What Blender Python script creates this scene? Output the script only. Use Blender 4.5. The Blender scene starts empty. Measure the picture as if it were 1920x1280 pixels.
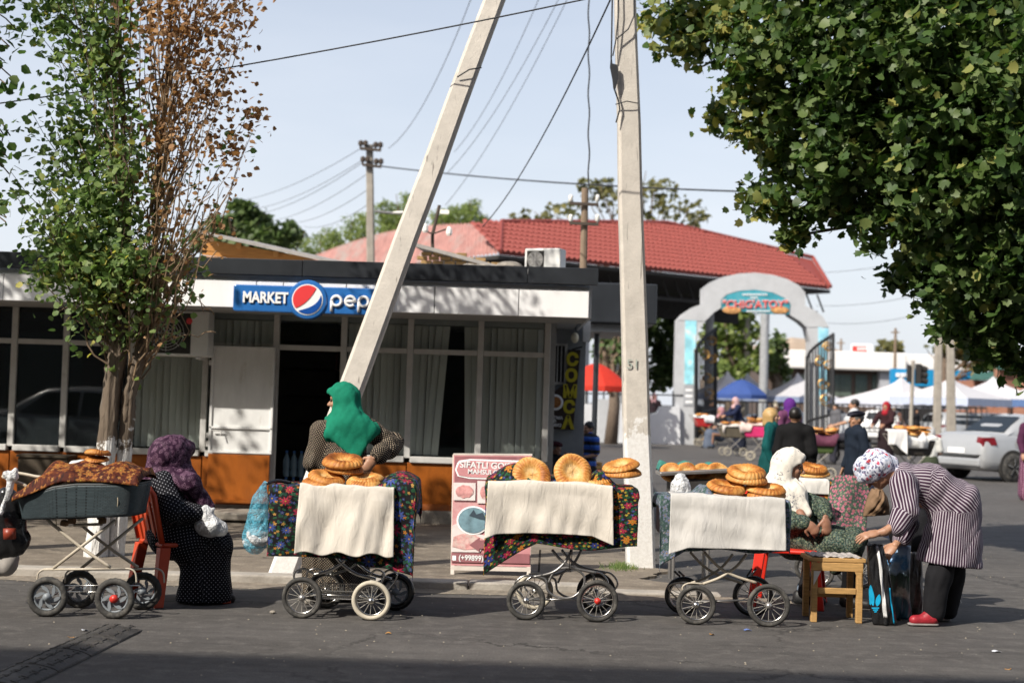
import bpy, math, random
import numpy as np
from mathutils import Vector, Matrix
random.seed(7); rng = np.random.default_rng(7)
SC = bpy.context.scene
COL = SC.collection
R = math.radians
# ------------------------------------------------------------------ camera
FPX = 2667.0; CAMH = 1.5; PITCH = math.atan(106/FPX); ROLL = R(1.75)
F = Vector((0, math.cos(PITCH), math.sin(PITCH)))
R0 = Vector((1, 0, 0)); U0 = Vector((0, -math.sin(PITCH), math.cos(PITCH)))
CR = math.cos(ROLL)*R0 + math.sin(ROLL)*U0
CU = -math.sin(ROLL)*R0 + math.cos(ROLL)*U0
cam_d = bpy.data.cameras.new('camera'); cam = bpy.data.objects.new('camera', cam_d); COL.objects.link(cam)
cam.matrix_world = Matrix(((CR.x, CU.x, -F.x, 0), (CR.y, CU.y, -F.y, 0), (CR.z, CU.z, -F.z, CAMH), (0, 0, 0, 1)))
cam_d.sensor_width = 36; cam_d.lens = 36*FPX/1920; cam_d.clip_end = 3000
cam_d.dof.use_dof = True; cam_d.dof.focus_distance = 9.9; cam_d.dof.aperture_fstop = 2.0
SC.camera = cam
# ------------------------------------------------------------------ light
SUN_EL = R(41); SH = Vector((0.70, 0.71, 0)).normalized()      # direction in which shadows fall
w = bpy.data.worlds.new('World'); SC.world = w; w.use_nodes = True
nt = w.node_tree; nt.nodes.clear()
wo = nt.nodes.new('ShaderNodeOutputWorld'); bg = nt.nodes.new('ShaderNodeBackground')
sky = nt.nodes.new('ShaderNodeTexSky'); sky.sky_type = 'NISHITA'; sky.sun_disc = False
sky.sun_elevation = SUN_EL; sky.sun_rotation = math.atan2(-SH.x, -SH.y)
sky.air_density = 1.0; sky.dust_density = 4.0; sky.ozone_density = 1.0; sky.altitude = 400
tc = nt.nodes.new('ShaderNodeTexCoord'); mp = nt.nodes.new('ShaderNodeMapping'); mp.inputs['Scale'].default_value = (1.2, 1.2, 6)
nz = nt.nodes.new('ShaderNodeTexNoise'); nz.inputs['Scale'].default_value = 2.2; nz.inputs['Detail'].default_value = 6
rp = nt.nodes.new('ShaderNodeValToRGB'); rp.color_ramp.elements[0].position = .38; rp.color_ramp.elements[1].position = .75
rp.color_ramp.elements[0].color = (.72, .72, .72, 1); rp.color_ramp.elements[1].color = (.95, .95, .95, 1)
mx = nt.nodes.new('ShaderNodeMix'); mx.data_type = 'RGBA'; mx.inputs['B'].default_value = (6.35, 6.6, 7.1, 1)
nt.links.new(tc.outputs['Generated'], mp.inputs['Vector']); nt.links.new(mp.outputs['Vector'], nz.inputs['Vector'])
nt.links.new(nz.outputs['Fac'], rp.inputs['Fac'])
# the haze is thick near the horizon and thins towards the zenith
sz_ = nt.nodes.new('ShaderNodeSeparateXYZ'); nt.links.new(tc.outputs['Generated'], sz_.inputs[0])
hz = nt.nodes.new('ShaderNodeMapRange'); hz.inputs['From Min'].default_value = 0; hz.inputs['From Max'].default_value = .7; hz.inputs['To Min'].default_value = 1.0; hz.inputs['To Max'].default_value = .08; nt.links.new(sz_.outputs['Z'], hz.inputs['Value'])
hm = nt.nodes.new('ShaderNodeMath'); hm.operation = 'MULTIPLY'; nt.links.new(rp.outputs['Color'], hm.inputs[0]); nt.links.new(hz.outputs[0], hm.inputs[1]); nt.links.new(hm.outputs[0], mx.inputs['Factor'])
nt.links.new(sky.outputs['Color'], mx.inputs['A']); nt.links.new(mx.outputs['Result'], bg.inputs['Color'])
bg.inputs['Strength'].default_value = 0.125
nt.links.new(bg.outputs['Background'], wo.inputs['Surface'])
sd = bpy.data.lights.new('sun', 'SUN'); sd.energy = 5.0; sd.angle = R(.53); sd.color = (1, .94, .84)
so = bpy.data.objects.new('sun', sd); COL.objects.link(so)
sdir = Vector((SH.x*math.cos(SUN_EL), SH.y*math.cos(SUN_EL), -math.sin(SUN_EL)))
so.rotation_euler = sdir.to_track_quat('-Z', 'Y').to_euler(); so.location = (-20, -20, 30)
vs = SC.view_settings; vs.view_transform = 'Standard'; vs.look = 'None'; vs.gamma = 1; vs.exposure = 0.3
SC.render.engine = 'CYCLES'; SC.cycles.use_denoising = True; SC.cycles.max_bounces = 6
SC.cycles.transparent_max_bounces = 8; SC.cycles.caustics_reflective = False; SC.cycles.caustics_refractive = False

# ------------------------------------------------------------------ helpers
def ray(px, py): return F + CR*((px-960)/FPX) + CU*((640-py)/FPX)
def W(px, py, Y):
    d = ray(px, py); return Vector((0, 0, CAMH)) + d*(Y/d.y)
def G(px, py, z=0.0):
    d = ray(px, py); return Vector((0, 0, CAMH)) + d*((z-CAMH)/d.z)
def V(*a): return Vector(a)

MATS = {}
def _new(name):
    m = bpy.data.materials.new(name); m.use_nodes = True
    return m, m.node_tree, m.node_tree.nodes['Principled BSDF']
def N(nt, t, **k):
    n = nt.nodes.new(t)
    for a, b in k.items():
        if a in n.inputs.keys(): n.inputs[a].default_value = b
        else: setattr(n, a, b)
    return n
def L(nt, a, b): nt.links.new(a, b)
def c4(c): return (c[0], c[1], c[2], 1)
def mathn(nt, op, a, b=None, c=None):
    n = nt.nodes.new('ShaderNodeMath'); n.operation = op
    for i, x in enumerate((a, b, c)):
        if x is None: continue
        if isinstance(x, (int, float)): n.inputs[i].default_value = x
        else: nt.links.new(x, n.inputs[i])
    return n.outputs[0]
def mixc(nt, f, a, b, mode='MIX'):
    n = nt.nodes.new('ShaderNodeMix'); n.data_type = 'RGBA'; n.blend_type = mode
    for k, x in (('Factor', f), ('A', a), ('B', b)):
        s = [i for i in n.inputs if i.name == k and (i.type == 'RGBA' if k != 'Factor' else i.type == 'VALUE')][0]
        if isinstance(x, (int, float)): s.default_value = x
        elif isinstance(x, tuple): s.default_value = c4(x)
        else: nt.links.new(x, s)
    return [o for o in n.outputs if o.type == 'RGBA'][0]
def ramp(nt, f, els, mode='LINEAR'):
    n = nt.nodes.new('ShaderNodeValToRGB'); n.color_ramp.interpolation = mode
    cr = n.color_ramp
    while len(cr.elements) < len(els): cr.elements.new(.5)
    for e, (p, c) in zip(cr.elements, els): e.position = p; e.color = c4(c) if not isinstance(c, (int, float)) else (c, c, c, 1)
    nt.links.new(f, n.inputs['Fac']); return n.outputs['Color']
def mat(name, col, rough=.6, metal=0, var=.18, scale=6, bump=.0, bscale=60, spec=.4, dirt=None, stretch=None, trans=0):
    """plain painted or worn surface: base colour, cloudy variation, optional dirt patches and fine relief"""
    if name in MATS: return MATS[name]
    m, nt, b = _new(name)
    tc = N(nt, 'ShaderNodeTexCoord'); co = tc.outputs['Object']
    if stretch:
        mp = N(nt, 'ShaderNodeMapping'); mp.inputs['Scale'].default_value = stretch; L(nt, co, mp.inputs['Vector']); co = mp.outputs[0]
    nz = N(nt, 'ShaderNodeTexNoise', Scale=scale, Detail=6.0, Roughness=.62); L(nt, co, nz.inputs['Vector'])
    lo = tuple(max(0, x*(1-var)) for x in col); hi = tuple(min(1, x*(1+var)) for x in col)
    c = ramp(nt, nz.outputs['Fac'], [(.3, lo), (.7, hi)])
    if dirt:
        n2 = N(nt, 'ShaderNodeTexNoise', Scale=scale*.37, Detail=9.0, Roughness=.7); L(nt, co, n2.inputs['Vector'])
        f = ramp(nt, n2.outputs['Fac'], [(dirt[1], 0), (dirt[1]+.14, 1)])
        c = mixc(nt, mathn(nt, 'MULTIPLY', f, .8), c, dirt[0])
    L(nt, c, b.inputs['Base Color'])
    b.inputs['Roughness'].default_value = rough; b.inputs['Metallic'].default_value = metal
    b.inputs['Specular IOR Level'].default_value = spec
    if bump:
        n3 = N(nt, 'ShaderNodeTexNoise', Scale=bscale, Detail=5.0); L(nt, co, n3.inputs['Vector'])
        bn = N(nt, 'ShaderNodeBump', Strength=bump, Distance=.01); L(nt, n3.outputs['Fac'], bn.inputs['Height']); L(nt, bn.outputs['Normal'], b.inputs['Normal'])
    if trans:
        tr = N(nt, 'ShaderNodeBsdfTranslucent'); L(nt, c, tr.inputs['Color'])
        ms = N(nt, 'ShaderNodeMixShader'); ms.inputs[0].default_value = trans
        L(nt, b.outputs[0], ms.inputs[1]); L(nt, tr.outputs[0], ms.inputs[2]); L(nt, ms.outputs[0], nt.nodes['Material Output'].inputs['Surface'])
    MATS[name] = m; return m

def worldm(o):
    m = o.matrix_basis.copy()
    if o.parent: m = worldm(o.parent) @ o.matrix_parent_inverse @ m
    return m
def tag(o, label=None, cat=None, group=None, kind=None):
    if label: o['label'] = label
    if cat: o['category'] = cat
    if group: o['group'] = group
    if kind: o['kind'] = kind
    return o
def thing(name, label, cat, loc=(0, 0, 0), rz=0, group=None):
    o = bpy.data.objects.new(name, None); COL.objects.link(o); o.location = loc; o.rotation_euler = (0, 0, rz); o.empty_display_size = .1
    return tag(o, label, cat, group)
def link(name, me, m, parent=None, world=True, smooth=False):
    o = bpy.data.objects.new(name, me); COL.objects.link(o)
    if m is not None and not me.materials:
        for q in (m if isinstance(m, (list, tuple)) else [m]): me.materials.append(q)
    if smooth: me.polygons.foreach_set('use_smooth', [True]*len(me.polygons))
    if parent is not None:
        o.parent = parent
        if world: o.matrix_parent_inverse = worldm(parent).inverted()
    return o
class MB:
    """collects shapes into one mesh"""
    def __init__(s): s.v = []; s.f = []; s.uv = {}; s.mi = []
    def add(s, vs, fs, mi=0):
        n = len(s.v); s.v += [tuple(x) for x in vs]; s.f += [tuple(i+n for i in f) for f in fs]; s.mi += [mi]*len(fs); return n
    def box(s, c, d, m=None, mi=0):
        c = Vector(c); h = Vector(d)/2; vs = []
        for z in (-1, 1):
            for y in (-1, 1):
                for x in (-1, 1):
                    p = Vector((x*h.x, y*h.y, z*h.z)); vs.append(c+(m @ p if m else p))
        s.add(vs, [(0, 2, 3, 1), (4, 5, 7, 6), (0, 1, 5, 4), (2, 6, 7, 3), (0, 4, 6, 2), (1, 3, 7, 5)], mi); return s
    def bb(s, a, b, mi=0):
        a = Vector(a); b = Vector(b); return s.box((a+b)/2, [abs(x) for x in (b-a)], None, mi)
    def hexa(s, p, mi=0):   # 8 points: 4 front loop, 4 back loop
        s.add(p, [(0, 1, 2, 3), (7, 6, 5, 4), (0, 4, 5, 1), (1, 5, 6, 2), (2, 6, 7, 3), (3, 7, 4, 0)], mi); return s
    def bar(s, a, b, w, t, up=(0, 0, 1), mi=0):
        a = Vector(a); b = Vector(b); d = (b-a); l = d.length; d.normalize(); up = Vector(up)
        x = d.cross(up)
        if x.length < 1e-4: x = d.cross(Vector((0, 1, 0)))
        x.normalize(); y = x.cross(d).normalized(); h = []
        for e in (a, b):
            h += [e+x*w/2+y*t/2, e-x*w/2+y*t/2, e-x*w/2-y*t/2, e+x*w/2-y*t/2]
        return s.hexa(h, mi)
    def tube(s, pts, r, n=8, cap=True, mi=0, closed=False):
        pts = [Vector(p) for p in pts]; k = len(pts); rs = r if isinstance(r, (list, tuple)) else [r]*k
        prev = None; base = len(s.v); vs = []
        for i, p in enumerate(pts):
            if closed: t = pts[(i+1) % k]-pts[i-1]
            else: t = pts[min(i+1, k-1)]-pts[max(i-1, 0)]
            t.normalize()
            if prev is None:
                u = t.cross(Vector((0, 0, 1)))
                if u.length < 1e-3: u = t.cross(Vector((1, 0, 0)))
            else: u = prev-t*prev.dot(t)
            u.normalize(); prev = u; w = t.cross(u)
            for j in range(n):
                a = 2*math.pi*j/n; vs.append(p+(u*math.cos(a)+w*math.sin(a))*rs[i])
        fs = []
        for i in range(k if closed else k-1):
            for j in range(n):
                i2 = (i+1) % k; fs.append((i*n+j, i*n+(j+1) % n, i2*n+(j+1) % n, i2*n+j))
        if cap and not closed: fs += [tuple(range(n))[::-1], tuple((k-1)*n+j for j in range(n))]
        s.add(vs, fs, mi); return s
    def lathe(s, prof, n=24, c=(0, 0, 0), ax='z', mi=0, sc=(1, 1)):
        c = Vector(c); vs = []; k = len(prof)
        for (r, h) in prof:
            for j in range(n):
                a = 2*math.pi*j/n; x = r*math.cos(a)*sc[0]; y = r*math.sin(a)*sc[1]
                vs.append(c+(Vector((x, y, h)) if ax == 'z' else Vector((x, h, y)) if ax == 'y' else Vector((h, x, y))))
        fs = [(i*n+j, i*n+(j+1) % n, (i+1)*n+(j+1) % n, (i+1)*n+j) for i in range(k-1) for j in range(n)]
        if prof[0][0] > 1e-5: fs.append(tuple(range(n))[::-1])
        if prof[-1][0] > 1e-5: fs.append(tuple((k-1)*n+j for j in range(n)))
        s.add(vs, fs, mi); return s
    def prism(s, poly, o, ux, uy, dn, mi=0):
        """polygon (2-D) placed at o with axes ux, uy, extruded by vector dn"""
        o = Vector(o); ux = Vector(ux); uy = Vector(uy); dn = Vector(dn); k = len(poly)
        a = [o+ux*p[0]+uy*p[1] for p in poly]; b = [p+dn for p in a]
        s.add(a+b, [tuple(range(k)), tuple(range(2*k-1, k-1, -1))]+[(i, k+i, k+(i+1) % k, (i+1) % k) for i in range(k)], mi); return s
    def ell(s, c, r, n=14, k=9, m=None, mi=0):
        c = Vector(c); vs = []
        for i in range(k+1):
            t = math.pi*i/k
            for j in range(n):
                a = 2*math.pi*j/n; p = Vector((r[0]*math.sin(t)*math.cos(a), r[1]*math.sin(t)*math.sin(a), r[2]*math.cos(t)))
                vs.append(c+(m @ p if m else p))
        s.add(vs, [(i*n+j, (i+1)*n+j, (i+1)*n+(j+1) % n, i*n+(j+1) % n) for i in range(k) for j in range(n)], mi); return s
    def grid(s, fn, nu, nv, mi=0, uvs=(1, 1)):
        n = len(s.v); vs = []
        for j in range(nv+1):
            for i in range(nu+1):
                vs.append(fn(i/nu, j/nv)); s.uv[n+len(vs)-1] = (i/nu*uvs[0], j/nv*uvs[1])
        s.add(vs, [(j*(nu+1)+i, j*(nu+1)+i+1, (j+1)*(nu+1)+i+1, (j+1)*(nu+1)+i) for j in range(nv) for i in range(nu)], mi); return s
    def mesh(s, name='m', smooth=False):
        me = bpy.data.meshes.new(name); me.from_pydata([tuple(p) for p in s.v], [], s.f)
        if s.uv:
            ul = me.uv_layers.new(name='UVMap'); vi = np.zeros(len(me.loops), dtype=np.int32); me.loops.foreach_get('vertex_index', vi)
            arr = np.zeros((len(s.v), 2), dtype=np.float32)
            for k_, u in s.uv.items(): arr[k_] = u
            ul.data.foreach_set('uv', arr[vi].ravel())
        if any(s.mi): me.polygons.foreach_set('material_index', s.mi)
        if smooth: me.polygons.foreach_set('use_smooth', [True]*len(me.polygons))
        me.update(); return me
    def build(s, name, m, parent=None, world=True, smooth=False, bevel=0, solid=0):
        o = link(name, s.mesh(name, smooth), m, parent, world)
        if solid:
            q = o.modifiers.new('Solidify', 'SOLIDIFY'); q.thickness = solid; q.offset = 0
        if bevel:
            q = o.modifiers.new('Bevel', 'BEVEL'); q.width = bevel; q.segments = 2; q.limit_method = 'ANGLE'
        return o
def npmesh(name, v, f, attrs=None, smooth=False):
    """v (n,3) array, f (m,k) array of equal-sided faces; attrs: name -> per-vertex float array or (n,3) colour"""
    me = bpy.data.meshes.new(name); v = np.asarray(v, dtype=np.float32); f = np.asarray(f, dtype=np.int32); k = f.shape[1]
    me.vertices.add(len(v)); me.vertices.foreach_set('co', v.ravel())
    me.loops.add(f.size); me.loops.foreach_set('vertex_index', f.ravel())
    me.polygons.add(len(f)); me.polygons.foreach_set('loop_start', np.arange(0, f.size, k, dtype=np.int32))
    me.polygons.foreach_set('loop_total', np.full(len(f), k, dtype=np.int32))
    if smooth: me.polygons.foreach_set('use_smooth', np.ones(len(f), dtype=bool))
    for a, x in (attrs or {}).items():
        x = np.asarray(x, dtype=np.float32)
        if x.ndim == 1: me.attributes.new(a, 'FLOAT', 'POINT').data.foreach_set('value', x)
        else: me.attributes.new(a, 'FLOAT_VECTOR', 'POINT').data.foreach_set('vector', x.ravel())
    me.update(calc_edges=True); me.validate(); return me
def copy_tree(o, parent=None):
    c = o.copy(); COL.objects.link(c); c.parent = parent
    for ch in list(o.children): copy_tree(ch, c)
    return c
def text_mesh(s, size=1.0, off=0.0, ext=0.0, align='CENTER', shear=0, space=1):
    cu = bpy.data.curves.new('t', 'FONT'); cu.body = s; cu.size = size; cu.offset = off; cu.extrude = ext; cu.align_x = align; cu.align_y = 'CENTER'; cu.shear = shear
    cu.space_character = space; cu.resolution_u = 3
    ob = bpy.data.objects.new('t', cu); COL.objects.link(ob)
    bpy.context.view_layer.update()
    me = bpy.data.meshes.new_from_object(ob.evaluated_get(bpy.context.evaluated_depsgraph_get()))
    bpy.data.objects.remove(ob); me.materials.clear(); return me
def put_text(name, s, o, ux, uy, size, m, parent, off=0.0, ext=0.002, align='CENTER', space=1, wscale=1):
    """flat lettering whose centre is at o, running along ux with up uy"""
    me = text_mesh(s, size, off, ext, align, 0, space)
    ux = Vector(ux).normalized(); uy = Vector(uy).normalized(); n = ux.cross(uy); o = Vector(o)
    M = Matrix(((ux.x*wscale, uy.x, n.x, o.x), (ux.y*wscale, uy.y, n.y, o.y), (ux.z*wscale, uy.z, n.z, o.z), (0, 0, 0, 1)))
    me.transform(M); return link(name, me, m, parent)
def catenary(a, b, sag, n=16):
    a = Vector(a); b = Vector(b)
    return [a.lerp(b, i/n)-Vector((0, 0, sag*4*(i/n)*(1-i/n))) for i in range(n+1)]
# ------------------------------------------------------------------ setting: ground
def asphalt(name, c0, c1, patch, sc=1.0):
    m, nt, b = _new(name)
    tc = N(nt, 'ShaderNodeTexCoord'); co = tc.outputs['Object']
    big = N(nt, 'ShaderNodeTexNoise', Scale=.55*sc, Detail=8.0, Roughness=.65); L(nt, co, big.inputs['Vector'])
    fine = N(nt, 'ShaderNodeTexNoise', Scale=85.0*sc, Detail=4.0, Roughness=.8); L(nt, co, fine.inputs['Vector'])
    mid = N(nt, 'ShaderNodeTexNoise', Scale=7.0*sc, Detail=7.0, Roughness=.7); L(nt, co, mid.inputs['Vector'])
    c = ramp(nt, big.outputs['Fac'], [(.3, c0), (.7, c1)])
    mpS = N(nt, 'ShaderNodeMapping'); mpS.inputs['Scale'].default_value = (.5, 4.5, 1); mpS.inputs['Rotation'].default_value = (0, 0, R(4)); L(nt, co, mpS.inputs['Vector'])
    scf = N(nt, 'ShaderNodeTexNoise', Scale=1.6, Detail=9.0, Roughness=.72); L(nt, mpS.outputs[0], scf.inputs['Vector'])
    c = mixc(nt, 1.0, c, ramp(nt, scf.outputs['Fac'], [(.3, .72), (.5, 1.0), (.7, 1.22)]), 'MULTIPLY')
    c = mixc(nt, ramp(nt, mid.outputs['Fac'], [(.5, 0), (.7, .75)]), c, patch)
    c = mixc(nt, ramp(nt, mid.outputs['Fac'], [(.28, .75), (.4, 0)]), c, tuple(x*.5 for x in c0))
    g = ramp(nt, fine.outputs['Fac'], [(.25, .55), (.5, 1.0), (.78, 1.5)])
    c = mixc(nt, 1.0, c, g, 'MULTIPLY')
    vo = N(nt, 'ShaderNodeTexVoronoi', Scale=9.0*sc); L(nt, co, vo.inputs['Vector'])
    sp = ramp(nt, vo.outputs['Distance'], [(.03, .75), (.06, 0)])
    c = mixc(nt, mathn(nt, 'MULTIPLY', sp, ramp(nt, mid.outputs['Fac'], [(.45, 0), (.6, 1)])), c, (.34, .31, .27))
    # cracks
    v2 = N(nt, 'ShaderNodeTexVoronoi', Scale=.45*sc, feature='DISTANCE_TO_EDGE'); wv = N(nt, 'ShaderNodeVectorMath', operation='ADD')
    sc_ = N(nt, 'ShaderNodeVectorMath', operation='SCALE'); sc_.inputs['Scale'].default_value = .35; L(nt, mid.outputs['Color'], sc_.inputs[0])
    L(nt, co, wv.inputs[0]); L(nt, sc_.outputs[0], wv.inputs[1]); L(nt, wv.outputs[0], v2.inputs['Vector'])
    ck = ramp(nt, v2.outputs['Distance'], [(.003, .85), (.011, 0)])
    c = mixc(nt, mathn(nt, 'MULTIPLY', ck, ramp(nt, big.outputs['Fac'], [(.44, 0), (.54, 1)])), c, (.03, .028, .026))
    L(nt, c, b.inputs['Base Color']); b.inputs['Roughness'].default_value = .82; b.inputs['Specular IOR Level'].default_value = .3
    bn = N(nt, 'ShaderNodeBump', Strength=.45, Distance=.006); L(nt, fine.outputs['Fac'], bn.inputs['Height']); L(nt, bn.outputs['Normal'], b.inputs['Normal'])
    return m
M_ROAD = asphalt('asphalt', (.062, .057, .053), (.096, .089, .083), (.13, .12, .11))
M_WALK = asphalt('dusty_pavement', (.13, .108, .084), (.22, .185, .145), (.3, .255, .2), .8)
g = MB(); g.add([(-400, -60, 0), (400, -60, 0), (400, 900, 0), (-400, 900, 0)], [(0, 1, 2, 3)])
tag(g.build('road', M_ROAD), kind='structure')
# raised pavement in front of the shop, its right end breaking up into the road
pv = MB(); edge = []
for i in range(41):
    x = -14+i*(15.3/40); edge.append((x, 11.22))
rag = [(1.3+.12*math.sin(i*.28)+.05*math.sin(i*.71)+.02*math.sin(i*1.9), 11.22+i*.05) for i in range(118)]
poly = edge[:-1]+rag+[(-14, 11.22+117*.05)]
pv.prism(poly, (0, 0, 0), (1, 0, 0), (0, 1, 0), (0, 0, .022))
tag(pv.build('pavement', M_WALK), kind='structure')
kerb = thing('kerb', None, None); kerb['kind'] = 'structure'
M_KERB = mat('kerb_concrete', (.34, .31, .27), .85, var=.22, scale=5, bump=.5, bscale=50, dirt=((.16, .14, .115), .55))
x = -14.0; i = 0
while x < 1.25:
    l = .98; z = .075 if x < -.2 else (.055 if x < .5 else .035)
    b = MB(); dz = .004*math.sin(i*2.7); b.box((x+l/2, 11.12+.006*math.sin(i*3.3), z/2-.05+dz/2), (l-.012, .2, z+.1+dz)); b.build('kerb_stone', M_KERB, kerb, bevel=.012); x += l; i += 1
# dirt spilled along the kerb foot
M_DIRT = mat('gritty_dirt', (.2, .17, .135), .95, var=.3, scale=14, bump=.8, bscale=90)
d = MB(); n = 60
top = [(-14+i*(16.2/n), 11.0) for i in range(n+1)]
bot = [(-14+i*(16.2/n), 10.86-.05*math.sin(i*1.3)-.06*math.sin(i*.47+1)) for i in range(n+1)]
d.add([(p[0], p[1], .003) for p in bot]+[(p[0], p[1]+.03, .02) for p in top], [(i, i+1, n+2+i, n+1+i) for i in range(n)])
tag(d.build('gutter_dirt', M_DIRT), kind='structure')
# rubber speed bump: two modules with raised treads, in the left foreground
M_RUB = mat('worn_rubber', (.05, .047, .044), .62, var=.3, scale=9, bump=.6, bscale=40, dirt=((.11, .1, .09), .52))
e1 = G(197, 1172); e2 = G(262, 1186); p0 = (e1+e2)/2; p1 = (G(0, 1254)+G(88, 1278))/2; ax = (p1-p0); ax.z = 0; axl = ax.length; ax.normalize(); sx = Vector((-ax.y, ax.x, 0))
if sx.x < 0: sx = -sx
SBW = abs((e2-e1).dot(sx))/.38
sb = thing('speed_bump', 'worn black rubber speed bump lying across the road in the left foreground', 'speed bump', p0)
for k in range(4):
    a = .02+k*.46; b_ = a+.445; m_ = MB(); prof = [(-.19, .003), (-.185, .012), (-.14, .026), (-.08, .037), (-.03, .042), (.03, .042), (.08, .037), (.14, .026), (.185, .012), (.19, .003)]; prof = [(x_*SBW, z_) for x_, z_ in prof]
    if k == 0: prof2 = [(x_*.92, z_*.35) for x_, z_ in prof]
    else: prof2 = prof
    A = [p0+ax*a+sx*x_+Vector((0, 0, z_)) for x_, z_ in prof2]; A2 = [p0+ax*(a+.1)+sx*x_+Vector((0, 0, z_)) for x_, z_ in prof]; B = [p0+ax*b_+sx*x_+Vector((0, 0, z_)) for x_, z_ in prof]
    q = len(prof); m_.add(A+A2+B, [(r*q+i, (r+1)*q+i, (r+1)*q+i+1, r*q+i+1) for r in range(2) for i in range(q-1)]+[tuple(range(q)), tuple(range(3*q-1, 2*q-1, -1))])
    mod = m_.build('rubber_module', M_RUB, sb)
    for t in range(9):
        s0 = (-.11, 0, .11)[t//3]*SBW; u = a+.09+(t % 3)*.13+.03*(t//3 % 2); tr = MB(); zc0 = (.031, .0415, .031)[t//3]
        c = p0+ax*u+sx*s0+Vector((0, 0, zc0+.002)); rot = Matrix((ax, sx, Vector((0, 0, 1)))).transposed(); tilt = Matrix.Rotation((.2, 0, -.2)[t//3]/SBW*(1 if ax.cross(sx).z > 0 else -1), 3, ax)
        for o_, d_ in ((0, (.095, .016*SBW, .006)), (-.05, (.012, .05*SBW, .006)), (.05, (.012, .05*SBW, .006))): tr.box(c+ax*o_, d_, tilt @ rot)
        tr.build('tread_bar', M_RUB, mod)
# ------------------------------------------------------------------ the shop
YW = 16.6; YF = 15.55      # wall plane, fascia plane
def xw(px, Y=YW, py=740): return W(px, py, Y).x
def zw(px, py, Y=YW): return W(px, py, Y).z
M_WHITE = mat('white_fascia_panel', (.82, .82, .83), .35, var=.04, scale=4, stretch=(3, 1, .5), dirt=((.55, .52, .48), .63))
M_BLACK = mat('charcoal_parapet_panel', (.022, .025, .03), .38, var=.2, scale=3)
M_FRAME = mat('white_window_frame', (.56, .55, .53), .5, var=.1, scale=7, bump=.15, bscale=60, dirt=((.33, .3, .27), .6))
M_OR = mat('orange_base_paint', (.29, .078, .006), .45, var=.16, scale=5, bump=.2, bscale=12, stretch=(2, 1, .6), dirt=((.13, .05, .018), .56))
M_CONC = mat('rough_concrete', (.3, .27, .23), .9, var=.25, scale=6, bump=.9, bscale=25, dirt=((.16, .14, .12), .55))
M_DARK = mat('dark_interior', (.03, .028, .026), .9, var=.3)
M_BLIND = mat('grey_vertical_blind', (.64, .63, .58), .8, var=.08, scale=12, stretch=(6, 6, .4))
M_SOFF = mat('soffit_panel', (.4, .4, .4), .6, var=.1)
def glassmat(name, tint=(.8, .85, .85), a=.3, rough=.02):
    m, nt, b = _new(name); b.inputs['Base Color'].default_value = c4((.02, .025, .027)); b.inputs['Roughness'].default_value = rough
    b.inputs['Specular IOR Level'].default_value = .65
    tr = N(nt, 'ShaderNodeBsdfTransparent'); tr.inputs['Color'].default_value = c4(tint)
    ms = N(nt, 'ShaderNodeMixShader'); ms.inputs[0].default_value = a
    L(nt, tr.outputs[0], ms.inputs[1]); L(nt, b.outputs[0], ms.inputs[2]); L(nt, ms.outputs[0], nt.nodes['Material Output'].inputs['Surface'])
    return m
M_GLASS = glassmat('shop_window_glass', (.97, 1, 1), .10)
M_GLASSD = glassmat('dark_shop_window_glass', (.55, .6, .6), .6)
SHOP = thing('market_shop', 'low market shop with white fascia, glazed front and orange base panels', 'shop', (-2, YW, 0))
ZF0, ZF1 = 2.40, 2.80; ZB1 = 3.10
XL = -13.0; XR = xw(1104, YF, 595)
ztop = 2.97
# z levels from the photograph at the facade middle
ZF0 = zw(700, 584, YF); ZF1 = zw(700, 534, YF)+.0; ZB0 = zw(700, 523, YF); ZB1 = zw(700, 494, YF)
XRW = xw(1026)
# plinth, floor, back wall, roof slab
MB().bb((XL, YW-.04, -.05), (XRW+.05, YW+.4, .17)).build('plinth', M_CONC, SHOP, bevel=.02)
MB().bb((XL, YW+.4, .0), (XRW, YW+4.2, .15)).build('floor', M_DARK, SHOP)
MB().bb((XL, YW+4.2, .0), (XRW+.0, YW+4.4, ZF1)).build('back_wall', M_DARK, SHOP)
MB().bb((XRW-.02, YW+.14, .15), (XRW+.09, YW+4.19, ZF0)).build('end_wall', mat('grey_render', (.36, .37, .38), .85, var=.1, bump=.3), SHOP)
MB().bb((XL, YF+.07, ZF0+.02), (XR-.04, YW+4.4, ZB1-.06)).build('roof_slab', M_SOFF, SHOP)
# fascia: white panels and the charcoal parapet above, with joints
pxs = [-260, -120, 5, 165, 330, 480, 590, 815, 973, 1104]
xs = [XL]+[xw(p, YF, 560) for p in pxs[1:-1]]+[XR]
for i in range(len(xs)-1):
    MB().bb((xs[i]+.004, YF, ZF0), (xs[i+1]-.004, YF+.06, ZF1)).build('fascia_panel', M_WHITE, SHOP, bevel=.006)
MB().hexa([V(XL, YF+.002, ZF1+.002), V(XR, YF+.002, ZF1+.002), V(XR, YF+.06, ZB0), V(XL, YF+.06, ZB0), V(XL, YF+.25, ZF1+.002), V(XR, YF+.25, ZF1+.002), V(XR, YF+.25, ZB0), V(XL, YF+.25, ZB0)]).build('fascia_cove', M_WHITE, SHOP)
xsb = [XL, xw(-150, YF), xw(210, YF), xw(560, YF), xw(990, YF, 500), XR+.09]
for i in range(len(xsb)-1):
    MB().bb((xsb[i]+.003, YF-.06, ZB0+.004), (xsb[i+1]-.003, YF+.05, ZB1+.004*i)).build('parapet_panel', M_BLACK, SHOP, bevel=.005)
MB().bb((XR+.0, YF+.08, ZF0+.004), (XR+.03, YF+3.6, ZB0-.01)).build('fascia_return', M_WHITE, SHOP)
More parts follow.
